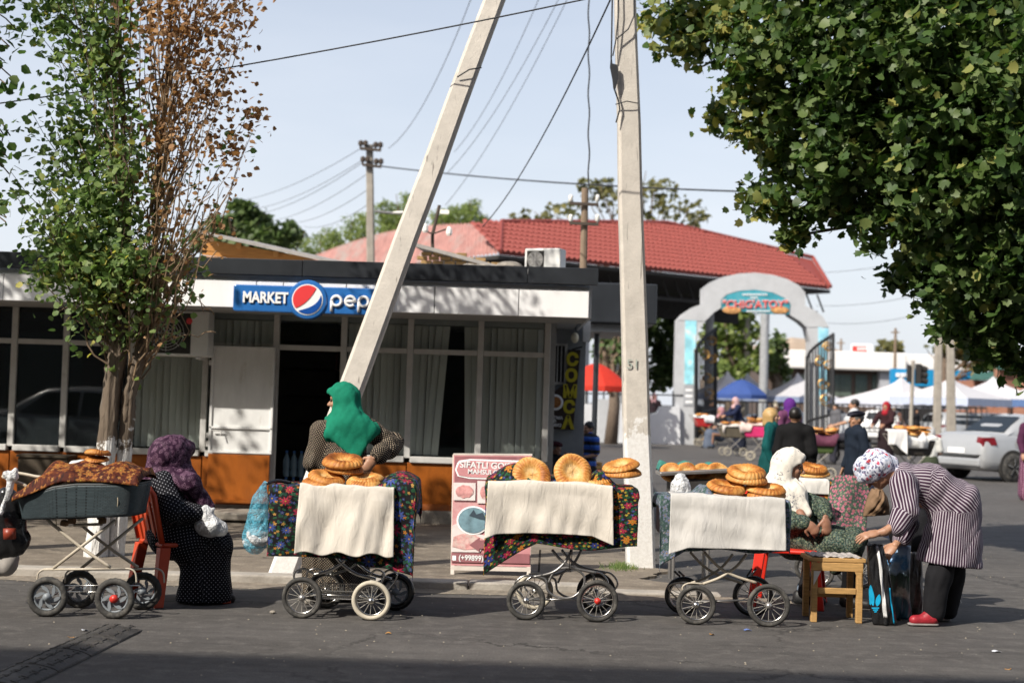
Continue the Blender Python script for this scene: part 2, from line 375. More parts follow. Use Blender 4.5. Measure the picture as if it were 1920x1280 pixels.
# glazed wall: mullions, transoms, panes, blinds, base panels
zs = zw(700, 853); zbase = .17; ztr = zw(830, 660); zt = ZF0+.02
mpx = [-230, -90, 25, 122, 245, 385, 516, 643, 768, 900, 1025]
mx_ = [xw(p, YW, 700) for p in mpx]
for i, x in enumerate(mx_):
    MB().bb((x-.035, YW-.02, .17 if i in (6, 7) else zs-.02), (x+.035, YW+.06, zt)).build('mullion', M_FRAME, SHOP, bevel=.006)
for i in range(len(mx_)-1):
    a = mx_[i]+.036; b = mx_[i+1]-.036; door = (i == 6)
    ztr_i = ztr-.0 if i >= 5 else ztr-.02
    if not door:
        MB().bb((a, YW-.045, zs-.07), (b, YW+.05, zs)).build('sill', M_FRAME, SHOP, bevel=.006)
        MB().bb((a-.03, YW-.01, zbase), (b+.03, YW+.05, zs-.072)).build('base_panel', M_OR, SHOP, bevel=.004)
        MB().bb((a-.03, YW-.03, zbase), (b+.03, YW-.012, zbase+.07)).build('base_trim', mat('rusty_orange_trim', (.36, .1, .02), .6, dirt=((.14, .06, .03), .5)), SHOP)
    if i != 5: MB().bb((a, YW-.012, ztr_i-.03), (b, YW+.05, ztr_i+.03)).build('transom', M_FRAME, SHOP, bevel=.006)
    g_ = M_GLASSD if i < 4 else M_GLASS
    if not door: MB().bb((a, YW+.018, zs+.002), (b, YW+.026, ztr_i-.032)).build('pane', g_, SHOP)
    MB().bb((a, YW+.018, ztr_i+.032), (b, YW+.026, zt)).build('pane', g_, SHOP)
    # roller housings above
    MB().bb((a, YW+.06, zt-.09), (b, YW+.16, zt-.004)).build('blind_rail', M_SOFF, SHOP)
    if i in (4, 5) or i >= 7:
        n = int((b-a)/.078); gap = {8: (5, 6)}.get(i, ())
        for k in range(n):
            if k in gap: continue
            xx = a+(k+.5)*(b-a)/n; ang = .35+.25*math.sin(k*1.7+i*2.1); lean = .0
            if i == 8: lean = (-.10 if k < 5 else .05)*(1 if 2 < k < 9 else .3)
            s_ = MB(); hw = .041; dx = hw*math.cos(ang); dy = hw*math.sin(ang); z0 = zs+.015; z1 = zt-.1
            s_.hexa([V(xx-dx+lean, YW+.14-dy, z0), V(xx+dx+lean, YW+.14+dy, z0), V(xx+dx, YW+.14+dy, z1), V(xx-dx, YW+.14-dy, z1), V(xx-dx+lean, YW+.142-dy, z0), V(xx+dx+lean, YW+.142+dy, z0), V(xx+dx, YW+.142+dy, z1), V(xx-dx, YW+.142-dy, z1)])
            s_.build('blind_slat', M_BLIND, SHOP)
# soffit board and step
MB().bb((XL, YF+.07, ZF0-.012), (XR-.02, YW-.03, ZF0+.014)).build('soffit', M_SOFF, SHOP)
MB().bb((xw(395), YW-.75, .05), (xw(655), YW-.045, .13)).build('step', M_CONC, SHOP, bevel=.015)
MB().bb((xw(520), YW-.06, .05), (xw(640), YW+.4, .172)).build('threshold', M_CONC, SHOP)
# white shutter door leaf opened flat against the front
DL = thing('shutter_door', 'white metal shutter door leaf folded open beside the dark shop entrance', 'door', (xw(455), YW-.1, .3))
a, b = xw(399), xw(517); zt_, zm_, zb_ = zw(455, 650), zw(455, 801), zw(455, 849)
M_DOOR = mat('white_door_paint', (.72, .72, .71), .5, var=.07, scale=6, stretch=(2, 1, .6), dirt=((.42, .38, .33), .58), bump=.1)
MB().bb((a+.03, YW-.13, zm_+.01), (b-.03, YW-.11, zt_-.03)).build('upper_panel', M_DOOR, DL)
MB().bb((a+.03, YW-.13, zb_+.03), (b-.03, YW-.11, zm_-.02)).build('lower_panel', M_DOOR, DL)
for nm, A, B in (('frame_rail', (a, zt_-.03), (b, zt_)), ('frame_rail', (a, zm_-.018), (b, zm_+.008)), ('frame_rail', (a, zb_), (b, zb_+.028)), ('frame_stile', (a, zb_+.03), (a+.03, zt_-.031)), ('frame_stile', (b-.03, zb_+.03), (b, zt_-.031))):
    MB().bb((A[0], YW-.15, A[1]), (B[0], YW-.1, B[1])).build(nm, M_DOOR, DL, bevel=.005)
for zz in (zm_-.1, zt_-.2, zb_+.1): MB().bb((a-.03, YW-.145, zz-.03), (a-.001, YW-.11, zz+.03)).build('hinge', M_FRAME, DL)
bt = MB(); bt.tube([(a+.04, YW-.17, zm_-.04), (a+.16, YW-.17, zm_-.04)], .008); bt.tube([(a+.15, YW-.17, zm_-.04), (a+.15, YW-.2, zm_-.1)], .007); bt.build('bolt', mat('dull_steel', (.3, .29, .28), .4, .8), DL)
OP = thing('base_shutter', 'orange metal door panel standing open below the white shutter', 'door panel', (xw(455), YW-.1, .15))
MB().bb((a+.0, YW-.14, .2), (b-.02, YW-.11, zb_-.01)).build('panel', M_OR, OP, bevel=.004)
MB().bb((a+.0, YW-.16, .2), (b-.02, YW-.141, .235)).build('bottom_rail', M_OR, OP); MB().bb((b-.05, YW-.16, .236), (b-.02, YW-.141, zb_-.02)).build('edge_stile', M_OR, OP)
# things inside the entrance: bottles in shrink-wrapped blocks, shelves with boxes
M_PET = mat('blue_water_bottle_plastic', (.16, .26, .36), .12, var=.1, spec=.8, trans=.3); M_CAP = mat('blue_cap', (.03, .12, .4), .4)
k = 0
def bottle(loc, lab, grp):
    t = thing('water_bottle', lab, 'bottle', loc, 0, grp)
    MB().lathe([(.038, 0), (.042, .01), (.042, .07), (.037, .085), (.042, .1), (.042, .18), (.035, .22), (.014, .27), (.014, .285)], 12).build('body', M_PET, t, world=False, smooth=True)
    MB().lathe([(.016, .283), (.016, .305), (.012, .31)], 10).build('cap', M_CAP, t, world=False)
bx = xw(520)+.07
for r_ in range(2):
    for c in range(4):
        bottle((bx+c*.088, YW+.42, .173+r_*.312), ('blue water bottle, %s in the %s row at the shop door' % (('leftmost', 'second from left', 'third from left', 'rightmost')[c], ('bottom', 'top')[r_])), 'water bottles stacked in the doorway')
SHF = thing('shop_shelf', 'dark shelving unit deep inside the shop behind the entrance', 'shelf', (xw(580), YW+2.4, .15))
for q in range(6): MB().bb((xw(470), YW+2.4, .35+q*.36), (xw(700), YW+2.8, .37+q*.36)).build('shelf_board', mat('shelf_wood', (.08, .06, .045), .7), SHF)
for q in range(5):
    for c in range(11):
        m_ = MB(); h_ = .14+.1*random.random(); x0 = xw(475)+c*.14; m_.bb((x0, YW+2.42, .372+q*.36), (x0+.11, YW+2.55, .372+q*.36+h_))
        m_.build('goods', mat('goods%d' % (c % 4), [(.12, .04, .03), (.05, .07, .1), (.12, .1, .06), (.1, .1, .1)][c % 4], .5), SHF)
# counter goods seen through the left window
CT = thing('display_counter', 'low display counter with pale goods behind the left shop window', 'counter', (xw(110), YW+.5, .15))
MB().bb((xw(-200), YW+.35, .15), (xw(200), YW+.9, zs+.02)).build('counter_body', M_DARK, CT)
for c in range(16):
    h_ = .05+.09*random.random(); x0 = xw(-20)+c*.155
    MB().bb((x0, YW+.38, zs+.022), (x0+.12, YW+.5, zs+.03+h_)).build('goods', mat('pale_goods%d' % (c % 3), [(.5, .55, .5), (.4, .45, .5), (.25, .4, .3)][c % 3], .5), CT)
# ---------------- the illuminated-style sign
MS_B = mat('sign_blue', (.025, .14, .42), .25, var=.05, spec=.6); MS_W = mat('sign_white', (.85, .85, .85), .3, var=.02); MS_R = mat('sign_red', (.72, .055, .06), .25, var=.04, spec=.6); MS_B2 = mat('sign_deep_blue', (.01, .075, .33), .25, var=.05, spec=.6)
ys = YF-.12
SG = thing('shop_sign', 'blue shop sign with round red white and blue emblem on the white fascia', 'sign', (xw(577, ys), ys, zw(577, 560, ys)))
sa, sb_ = xw(437, ys, 560), xw(724, ys, 566); zc = zw(577, 562, ys); hh = .145; tl = 0.0
def rrect(x0, x1, z0, z1, r, n=5):
    o = []
    for cx, cz, a0 in ((x1-r, z1-r, 0), (x0+r, z1-r, 90), (x0+r, z0+r, 180), (x1-r, z0+r, 270)):
        for k in range(n+1): t = R(a0+90*k/n); o.append((cx+r*math.cos(t), cz+r*math.sin(t)))
    return o
MB().prism(rrect(sa, sb_, zc-hh, zc+hh, .03), (0, ys, 0), (1, 0, 0), (0, 0, 1), (0, .1, 0)).build('sign_board', MS_B, SG, bevel=.012)
xc = xw(577, ys, 562); rr = .215
bd = MB(); bd.lathe([(rr, .1), (rr, .0), (rr-.012, -.015), (rr-.045, -.02), (rr-.05, -.012)], 48, (xc, ys-.006, zc), 'y'); bd.build('emblem_housing', MS_B, SG, smooth=False)
re = rr-.047
def disc_region(fn, n=60):  # filled polygon list
    return fn
circ = lambda r, n=56: [(r*math.cos(2*math.pi*i/n), r*math.sin(2*math.pi*i/n)) for i in range(n)]
MB().prism(circ(re), (xc, ys-.03, zc), (1, 0, 0), (0, 0, 1), (0, .015, 0)).build('emblem_disc', MS_W, SG)
def wave_hi(t): return -.78+1.55*(t+.62)**1.7/1.3**1.7 if t > -.62 else -.78
rot = R(8)
ri = re*.93
def blob(upper):
    pts = []
    n = 40
    # boundary curve between emblem fields, in unit disc coordinates
    cu = []
    for i in range(n+1):
        t = i/n
        if upper: p = ((1-t)**2*-.78+2*t*(1-t)*.05+t*t*.60, (1-t)**2*-.60+2*t*(1-t)*-.28+t*t*.78)
        else: p = ((1-t)**3*-.60+3*t*(1-t)**2*-.1+3*t*t*(1-t)*.75+t**3*.93, (1-t)**3*-.79+3*t*(1-t)**2*-.62+3*t*t*(1-t)*-.45+t**3*.34)
        l = math.hypot(*p); 
        if l > 1: p = (p[0]/l, p[1]/l)
        cu.append(p)
    a1 = math.atan2(cu[-1][1], cu[-1][0]); a0 = math.atan2(cu[0][1], cu[0][0])
    arc = []
    if upper:
        a0 = a0+2*math.pi if a0 < a1 else a0
        for i in range(1, n): a_ = a1+(a0-a1)*i/n; arc.append((math.cos(a_), math.sin(a_)))
    else:
        for i in range(1, n): a_ = a1+(a0-a1)*i/n; arc.append((math.cos(a_), math.sin(a_)))
    return [(x*ri, z*ri) for x, z in cu+arc]
MB().prism(blob(True), (xc, ys-.036, zc), (1, 0, 0), (0, 0, 1), (0, .008, 0)).build('emblem_red_field', MS_R, SG)
MB().prism(blob(False), (xc, ys-.036, zc), (1, 0, 0), (0, 0, 1), (0, .008, 0)).build('emblem_blue_field', MS_B2, SG)
put_text('lettering', 'MARKET', (xw(491, ys), ys-.006, zc+.005), (1, 0, 0), (0, 0, 1), 0.165, MS_W, SG, off=.005, ext=.012, wscale=.79)
# rounded lower-case word built from tubes
def tubeword(x0, z0, h):
    st = .016; y = ys-.012
    def arc(cx, cz, rx, rz, a0, a1, n=18): return [V(cx+rx*math.cos(R(a0+(a1-a0)*i/n)), y, cz+rz*math.sin(R(a0+(a1-a0)*i/n))) for i in range(n+1)]
    r = h/2; x = x0
    def pp(x):
        m = MB(); m.tube(arc(x+r, z0+r, r, r, -175, 180), st, 8); m.tube([V(x, y, z0+r), V(x, y, z0-h*.62)], st, 8); return m
    def ee(x):
        m = MB(); m.tube([V(x, y, z0+r*1.02), V(x+2*r, y, z0+r*1.02)]+arc(x+r, z0+r, r, r, 3, 318), st, 8); return m
    def ss(x):
        m = MB(); m.tube([V(x+1.35*r, y, z0+h*.93), V(x+.8*r, y, z0+h), V(x+.2*r, y, z0+h*.86), V(x+.25*r, y, z0+h*.62), V(x+.9*r, y, z0+h*.48), V(x+1.4*r, y, z0+h*.32), V(x+1.3*r, y, z0+h*.08), V(x+.6*r, y, z0), V(x, y, z0+h*.08)], st, 8); return m
    pp(x).build('letter', MS_W, SG, smooth=True); x += 2*r+.045
    ee(x).build('letter', MS_W, SG, smooth=True); x += 2*r+.04
    pp(x).build('letter', MS_W, SG, smooth=True); x += 2*r+.035
    ss(x).build('letter', MS_W, SG, smooth=True); x += 1.45*r+.015
    m = MB(); m.tube([V(x, y, z0), V(x, y, z0+h)], st, 8); m.ell((x, y, z0+h+.045), (.018, .012, .018)); m.build('letter', MS_W, SG, smooth=True)
tubeword(xw(622, ys, 566), zc-.055, .105)
for p in (522, 641): MB().tube([(xw(p, ys), ys+.05, zc+hh), (xw(p, ys), ys+.08, zc+hh+.05)], .005).build('hook', M_DARK, SG)
# ---------------- annex wall with vertical sign and grille window
YA = 18.6
AN = thing('annex', 'grey rendered annex wall in the shade at the right end of the shop', 'building', (xw(1060, YA), YA, 0))
MB().bb((XRW+.1, YA, 0), (xw(1096, YA, 740), YA+2.5, 2.75)).build('wall', mat('blue_grey_render', (.3, .32, .34), .85, var=.12, bump=.3), AN)
gx0, gx1, gz0, gz1 = xw(1031, YA, 680), xw(1059, YA, 680), zw(1045, 716, YA), zw(1045, 648, YA)
MB().bb((gx0-.03, YA-.03, gz0-.03), (gx1+.03, YA-.002, gz1+.03)).build('window_frame', M_FRAME, AN)
MB().bb((gx0, YA-.04, gz0), (gx1, YA-.031, gz1)).build('window_pane', M_DARK, AN)
for q in range(5): x_ = gx0+(gx1-gx0)*q/4; MB().tube([(x_, YA-.06, gz0), (x_, YA-.06, gz1)], .006, 6).build('grille_bar', M_FRAME, AN)
VS = thing('vertical_sign', 'dark brown vertical sign with yellow Cyrillic letters and a plate of food', 'sign', (xw(1060, YA), YA-.05, zw(1060, 800, YA)))
M_BR = mat('sign_brown', (.03, .018, .014), .45); M_YE = mat('sign_yellow', (.5, .42, .02), .5, var=.05)
MB().prism([(xw(1063, YA-.05), zw(1063, 655, YA)), (xw(1086, YA-.05), zw(1086, 656, YA)), (xw(1076, YA-.05), zw(1080, 806, YA)), (xw(1024, YA-.05), zw(1030, 803, YA)), (xw(1027, YA-.05), zw(1030, 740, YA)), (xw(1061, YA-.05), zw(1061, 719, YA))], (0, YA-.08, 0), (1, 0, 0), (0, 0, 1), (0, .07, 0)).build('board', M_BR, VS)
for ch, px, py in (('С', 1073, 675), ('О', 1071, 705), ('М', 1069, 735), ('С', 1067, 764), ('А', 1065, 793)):
    put_text('letter', ch, W(px, py, YA-.084), (1, 0, 0), (0, 0, 1), .215, M_YE, VS, off=.012, ext=.003)
for s_, px, py in (('ЮРТМА', 1040, 783), ('БУЛ', 1035, 790), ('ЛАМИЗ', 1038, 797)): put_text('lettering', s_, W(px, py, YA-.084), (1, 0, 0), (0, 0, 1), .055, MS_W, VS, off=.001)
pc = W(1041, 754, YA-.085)
MB().lathe([(.1, 0), (.105, -.01), (.085, -.018), (.07, -.012)], 24, pc, 'y').build('plate_picture', MS_W, VS)
MB().lathe([(.078, -.013), (.05, -.02), (0, -.022)], 18, pc, 'y').build('food_picture', mat('stew_brown', (.3, .12, .03), .6, var=.7, scale=40), VS)
# wall lamp under the canopy
LP = thing('floodlight', 'small grey floodlight under the canopy beside the vertical sign', 'lamp', W(1085, 640, YA-.3))
MB().bar(W(1072, 655, YA-.3), W(1092, 650, YA-.3), .03, .02).build('bracket', M_DARK, LP); MB().ell(W(1078, 633, YA-.35), (.05, .05, .07)).build('lamp_head', mat('lamp_cream', (.7, .62, .45), .4), LP)
MB().bb(W(1093, 640, YA-.2), W(1106, 603, YA)).build('junction_box', M_FRAME, LP)
# ---------------- air conditioners
def aircon(loc, w_, h_, d_, lab, rz=0, front='fan'):
    t = thing('air_conditioner', lab, 'air conditioner', loc, rz)
    m_w = mat('aircon_white', (.66, .66, .64), .4, var=.05, dirt=((.42, .4, .36), .62))
    MB().bb((-w_/2, -d_/2, 0), (w_/2, d_/2, h_)).build('casing', m_w, t, world=False, bevel=.015)
    MB().bb((-w_/2+.03, -d_/2-.004, .03), (w_/2-.2, -d_/2-.001, h_-.03)).build('fan_opening', M_DARK, t, world=False)
    cx = -w_/2+.03+(w_-.23)/2
    for q in range(6):
        r_ = .03+q*(h_/2-.06)/6; MB().tube([(cx+r_*math.cos(R(a*20)), -d_/2-.012, h_/2+r_*math.sin(R(a*20))) for a in range(18)], .003, 5, closed=True).build('guard_ring', M_FRAME, t, world=False)
    for q in range(4): a_ = R(45*q); MB().tube([(cx+math.cos(a_)*(h_/2-.05), -d_/2-.014, h_/2+math.sin(a_)*(h_/2-.05)), (cx-math.cos(a_)*(h_/2-.05), -d_/2-.014, h_/2-math.sin(a_)*(h_/2-.05))], .003, 5).build('guard_bar', M_FRAME, t, world=False)
    for q in (-1, 1): MB().bb((q*w_/2*.7-.02, -d_/2, -.03), (q*w_/2*.7+.02, d_/2+.05, -.001)).build('foot', M_FRAME, t, world=False)
    return t
p = W(330, 668, YW-.35); ac = aircon((p.x, YW-.33, p.z), .78, .52, .3, 'white air conditioner unit fixed under the canopy behind the tree')
MB().lathe([(.035, 0), (.035, -.003), (0, -.004)], 20, W(355, 602, YW-.482), 'y').build('logo_disc', MS_R, ac)
p = W(1022, 507, 16.6); aircon((p.x, 16.6, p.z-.02), .44, .27, .22, 'white air conditioner unit standing on the shop roof', -.35)
# metal box at the orange base on the left, behind the tree
BX = thing('metal_box', 'dark metal cabinet set against the orange base behind the pram', 'cabinet', (xw(100), YW-.3, .05))
MB().bb((xw(58), YW-.35, .15), (xw(150), YW-.035, .66)).build('body', mat('cabinet_brown', (.06, .045, .03), .6), BX, bevel=.01); MB().bb((xw(56), YW-.37, .662), (xw(152), YW-.033, .69)).build('lid', mat('cabinet_brown', (.06, .045, .03), .6), BX)
# ------------------------------------------------------------------ concrete pole and its leaning strut
def polemat(name, zpaint, cbase=(.53, .49, .435), bs=.5):
    m, nt, b = _new(name); tc = N(nt, 'ShaderNodeTexCoord'); co = tc.outputs['Object']
    n1 = N(nt, 'ShaderNodeTexNoise', Scale=5.0, Detail=9.0, Roughness=.7); L(nt, co, n1.inputs['Vector'])
    n2 = N(nt, 'ShaderNodeTexNoise', Scale=40.0, Detail=5.0, Roughness=.7); L(nt, co, n2.inputs['Vector'])
    mp = N(nt, 'ShaderNodeMapping'); mp.inputs['Scale'].default_value = (30, 30, 3); L(nt, co, mp.inputs['Vector'])
    n3 = N(nt, 'ShaderNodeTexNoise', Scale=1.0, Detail=4.0); L(nt, mp.outputs[0], n3.inputs['Vector'])
    c = ramp(nt, n1.outputs['Fac'], [(.3, tuple(x*.82 for x in cbase)), (.7, tuple(x*1.12 for x in cbase))])
    c = mixc(nt, ramp(nt, n3.outputs['Fac'], [(.28, .8), (.36, 0)]), c, (.2, .18, .16))
    sep = N(nt, 'ShaderNodeSeparateXYZ'); L(nt, co, sep.inputs[0])
    h = mathn(nt, 'ADD', sep.outputs['Z'], mathn(nt, 'MULTIPLY', n1.outputs['Fac'], -1.1))
    f = ramp(nt, mathn(nt, 'ADD', mathn(nt, 'MULTIPLY', mathn(nt, 'SUBTRACT', h, zpaint-.55), 3.0), .5), [(.42, 1), (.55, 0)])
    pt = ramp(nt, n2.outputs['Fac'], [(.3, (.6, .58, .55)), (.6, (.72, .71, .69))])
    c = mixc(nt, f, c, pt)
    L(nt, c, b.inputs['Base Color']); b.inputs['Roughness'].default_value = .85
    bn = N(nt, 'ShaderNodeBump', Strength=bs, Distance=.008 if bs < .6 else .03); L(nt, (n2 if bs < .6 else n3).outputs['Fac'], bn.inputs['Height']); L(nt, bn.outputs['Normal'], b.inputs['Normal'])
    return m
def taper(mb, a, b, wa, wb, da, db):
    a = Vector(a); b = Vector(b); d = (b-a).normalized(); x = Vector((0, 1, 0)).cross(d); x = -x if x.x < 0 else x; x.normalize(); y = d.cross(x).normalized(); n = 14; vs = []
    for i in range(n+1):
        t = i/n; p = a.lerp(b, t); w_ = (wa+(wb-wa)*t)/2; d_ = (da+(db-da)*t)/2; j = .004*math.sin(i*2.3); k = .004*math.sin(i*3.9+1)
        ch = .025
        for sx_, sy_ in ((-w_+ch, -d_), (w_-ch, -d_), (w_, -d_+ch), (w_, d_-ch), (w_-ch, d_), (-w_+ch, d_), (-w_, d_-ch), (-w_, -d_+ch)):
            vs.append(p+x*(sx_+j)+y*(sy_+k))
    fs = [(i*8+j, i*8+(j+1) % 8, (i+1)*8+(j+1) % 8, (i+1)*8+j) for i in range(n) for j in range(8)]+[tuple(range(8))[::-1], tuple(n*8+j for j in range(8))]
    mb.add(vs, fs); return mb
pb = W(1202, 1066, 12.9); pb.z = -.1; pt_ = W(1172, 0, 12.9); dirp = (pt_-pb).normalized(); ptop = pb+dirp*(9.6/dirp.z)
POLE = thing('utility_pole', 'upright square concrete utility pole with whitewashed foot standing in mid picture', 'utility pole', (pb.x, pb.y, 0))
taper(MB(), pb, ptop, .255, .14, .24, .14).build('shaft', polemat('pole_concrete', 1.25), POLE)
sb0 = W(522, 1080, 11.7); sb0.z = -.1; sdv = W(927, 0, 12.42)-sb0; s_end = sb0+sdv*(8.2/sdv.z)
STRUT = thing('pole_strut', 'concrete strut leaning steeply to the right against the utility pole, foot whitewashed', 'pole', (sb0.x, sb0.y, 0))
taper(MB(), sb0, s_end, .215, .15, .2, .15).build('shaft', polemat('strut_concrete', 1.0), STRUT)
M_CABLE = mat('black_cable', (.018, .02, .024), .6, var=.1); M_STEEL = mat('dull_steel', (.3, .29, .28), .4, .8)
# wire bands on pole and strut
for (A, B, nm, par, r_) in (((W(857, 145, 12.2), W(903, 127, 12.2)), None, 'wire_band', STRUT, .006), ((W(1154, 196, 12.76), W(1196, 194, 12.76)), None, 'wire_band', POLE, .005)):
    MB().tube([A[0], (A[0]+A[1])/2+Vector((0, -.02, .02)), A[1]], r_, 6).build(nm, M_CABLE, par)
MB().tube([W(1150, -120, 12.75), W(1147, 60, 12.75), W(1146, 110, 12.75), W(1151, 165, 12.75), W(1160, 190, 12.76), W(1162, 205, 12.76), W(1155, 230, 12.76)], .008, 6).build('dangling_cable', M_CABLE, POLE)
MB().tube([W(1188, -60, 12.75), W(1189, 30, 12.75), W(1178, 55, 12.75), W(1155, 74, 12.75), W(1149, 105, 12.75)], .007, 6).build('dangling_cable', M_CABLE, POLE)
MB().tube([W(1158, -60, 12.75), W(1160, 20, 12.75), W(1155, 72, 12.75)], .006, 6).build('dangling_cable', M_CABLE, POLE)
MB().prism([(0, 0), (.03, .12), (.015, .24), (-.03, .25), (-.045, .32), (-.05, .22)], W(1153, 171, 12.74), (1, 0, 0), (0, 0, 1), (0, .03, 0)).build('torn_flap', M_CABLE, POLE)
put_text('painted_number', '51', W(1187, 683, 12.777), (1, 0, .03), (0, 0, 1), .12, mat('faded_green_paint', (.32, .36, .32), .8, var=.3, scale=40), POLE, ext=.001)
# ------------------------------------------------------------------ cables
def cable(name, lab, pts, r_, m_=None, grp=None, sub=1):
    o = MB().tube(pts, r_, 6).build(name, m_ or M_CABLE); tag(o, lab, 'cable', grp); return o
cable('cable', 'thick dark cable rising from the left tree across the leaning strut', catenary(W(-150, 214, 13.0), W(1300, -45, 11.4), .08), .0065)
cable('cable', 'twisted dark cable running right from the distant pole behind both near poles', catenary(W(716, 312, 40), W(1500, 362, 27), .12, 30), .02)
cable('cable', 'dark cable slanting down left from the top of the upright pole', catenary(W(1165, -45, 13.0), W(905, 425, 24), .25), .009)
tw = [W(1104+1.3*math.sin(i*1.1), -30+i*13.1, 19.8) for i in range(30)]
cable('cable', 'twisted cable hanging straight down to the wooden pole on the roof', tw, .012)
M_THIN = mat('grey_wire', (.12, .125, .135), .5)
cable('wire', 'thin wire curving down from the top edge to the distant pole', catenary(W(892, -25, 30), W(729, 278, 40), .55), .009, M_THIN)
for a_, b_, lab in (((1014, -10), (852, 285), 'thin wire rising right of the strut, leftmost of three'), ((1052, -10), (838, 325), 'thin wire rising right of the strut, middle of three'), ((1068, -10), (835, 385), 'thin wire rising right of the strut, rightmost of three')):
    cable('wire', lab, catenary(W(*a_, 30), W(*b_, 40), .35), .008, M_THIN)
for k, (a_, b_) in enumerate((((682, 275), (455, 375)), ((680, 300), (470, 393)), ((682, 303), (480, 402)), ((690, 325), (505, 415)), ((690, 355), (540, 418)), ((692, 382), (570, 425)))):
    cable('wire', '%s of the faint wires falling left from the distant pole' % ('topmost', 'second', 'third', 'fourth', 'fifth', 'lowest')[k], catenary(W(*a_, 40), W(*b_, 62), .25), .009, M_THIN)
for k, (a_, b_) in enumerate((((1530, 573), (1760, 545)), ((1500, 512), (1760, 478)), ((1540, 604), (1720, 590)))):
    cable('wire', '%s faint wire in the sky right of the red roof' % ('middle', 'upper', 'lower')[k], catenary(W(*a_, 75), W(*b_, 60), .2), .012, M_THIN)
# ------------------------------------------------------------------ distant poles
M_OLDC = mat('old_pole_concrete', (.3, .27, .23), .85, var=.15, dirt=((.2, .18, .15), .6))
M_INS = mat('insulator', (.75, .73, .68), .3); M_RUST = mat('rusty_iron', (.06, .045, .035), .8)
dp = thing('utility_pole', 'distant concrete utility pole with two crossarms rising behind the shop roof', 'utility pole', (W(698, 500, 40).x, 40, 0))
a = W(703, 700, 40); a.z = 0; taper(MB(), a, W(693, 272, 40), .26, .19, .24, .18).build('shaft', M_OLDC, dp)
for (xa, ya, xb, yb) in ((676, 279, 714, 282), (680, 309, 715, 313)):
    MB().bar(W(xa, ya, 39.8), W(xb, yb, 39.8), .07, .07).build('crossarm', M_RUST, dp)
    for x_, y_ in ((xa, ya), (xa+9, ya), (xb-10, yb), (xb-1, yb)): MB().lathe([(.03, 0), (.03, .08), (.07, .1), (.07, .2), (.03, .24)], 8, W(x_, y_, 39.8)).build('insulator', M_RUST, dp)
MB().tube([W(703, 396, 39.7), W(735, 400, 39.7), W(755, 398, 39.7)], .04, 6).build('lamp_arm', M_STEEL, dp)
MB().ell(W(749, 399, 39.7), (.2, .08, .05)).build('lamp_head', M_INS, dp)
wp = thing('wooden_pole', 'slim wooden pole with white insulators standing up behind the shop roof', 'utility pole', (W(1093, 500, 20).x, 20, 0))
M_WOOD0 = mat('weathered_pole_wood', (.2, .145, .1), .8, var=.25, stretch=(12, 12, 1)); a = W(1091, 700, 20); a.z = 0
MB().tube([a, W(1097, 353, 20)], [.065, .05], 10).build('shaft', M_WOOD0, wp)
for y_ in (381, 418):
    MB().bar(W(1068, y_, 19.92), W(1122, y_+3, 19.92), .04, .04).build('crossarm', M_RUST, wp)
    for x_ in (1070, 1120): MB().lathe([(.012, -.02), (.012, .02), (.035, .03), (.028, .07), (.035, .09), (.02, .12)], 10, W(x_, y_, 19.92)).build('insulator', M_INS, wp, smooth=True)
sp = thing('service_mast', 'short iron mast with insulators on the roof beside the strut', 'mast', (W(812, 460, 20.5).x, 20.5, 2.8))
MB().tube([W(811, 475, 20.5), W(811, 440, 20.5), W(824, 385, 20.5)], .025, 8).build('shaft', M_RUST, sp)
MB().tube([W(795, 430, 20.4), W(806, 437, 20.4), W(816, 437, 20.4), W(841, 428, 20.4)], .012, 6).build('crossarm', M_RUST, sp)
for x_, y_ in ((797, 432), (842, 438)): MB().lathe([(.03, -.03), (.045, 0), (.04, .06), (.02, .1)], 10, W(x_, y_, 20.38)).build('insulator', M_INS, sp)
MB().bar(W(825, 397, 20.4), W(842, 398, 20.4), .05, .06).build('insulator', M_INS, sp)
# ------------------------------------------------------------------ roofs behind the shop parapet
M_PLY = mat('orange_timber', (.42, .19, .05), .7, var=.2, stretch=(1, 1, 8)); M_SLATE = mat('grey_slate_sheet', (.3, .28, .26), .85, var=.2, dirt=((.17, .16, .14), .55))
sh = thing('timber_shed', 'timber shed roof with orange boards showing above the shop parapet at left', 'shed', (W(480, 490, 18.6).x, 18.6, 0))
A0, A1 = W(372, 437, 18.4), W(625, 494, 18.4)
sl = MB(); sl.hexa([A0, A1, A1+V(0, 0, .035), A0+V(0, 0, .035), A0+V(0, 4, .3), A1+V(0, 4, .3), A1+V(0, 4, .335), A0+V(0, 4, .335)]); sl.build('roof_sheet', M_SLATE, sh)
MB().bar(W(380, 458, 18.7), W(585, 494, 18.7), .04, .14).build('beam', M_PLY, sh)
for x_, y_ in ((447, 461), (517, 477), (586, 492)): MB().bar(W(x_, y_, 18.5), W(x_, y_, 20.5), .07, .08).build('rafter', M_PLY, sh)
for k in range(4): MB().bar(W(380, 474+k*9, 18.9), W(600, 500+k*9, 18.9), .02, .055).build('board', M_PLY, sh)
MB().bb((A0.x, 19.0, 0), (A1.x, 22, 2.7)).build('wall', M_DARK, sh)
s2 = thing('brick_outhouse', 'low outhouse roof with rough yellowish bricks just above the shop parapet', 'outhouse', (W(850, 490, 20).x, 20, 0))
B0, B1 = W(775, 461, 19.6), W(930, 503, 19.6)
MB().hexa([B0, B1, B1+V(0, 0, .05), B0+V(0, 0, .05), B0+V(0, 3, .2), B1+V(0, 3, .2), B1+V(0, 3, .25), B0+V(0, 3, .25)]).build('roof_sheet', M_SLATE, s2)
MB().bb((B0.x, 20.1, 0), (B1.x, 22.4, 2.9)).build('wall', M_DARK, s2)
M_YB = mat('yellow_brick', (.3, .19, .08), .9, var=.35, scale=9, bump=.6)
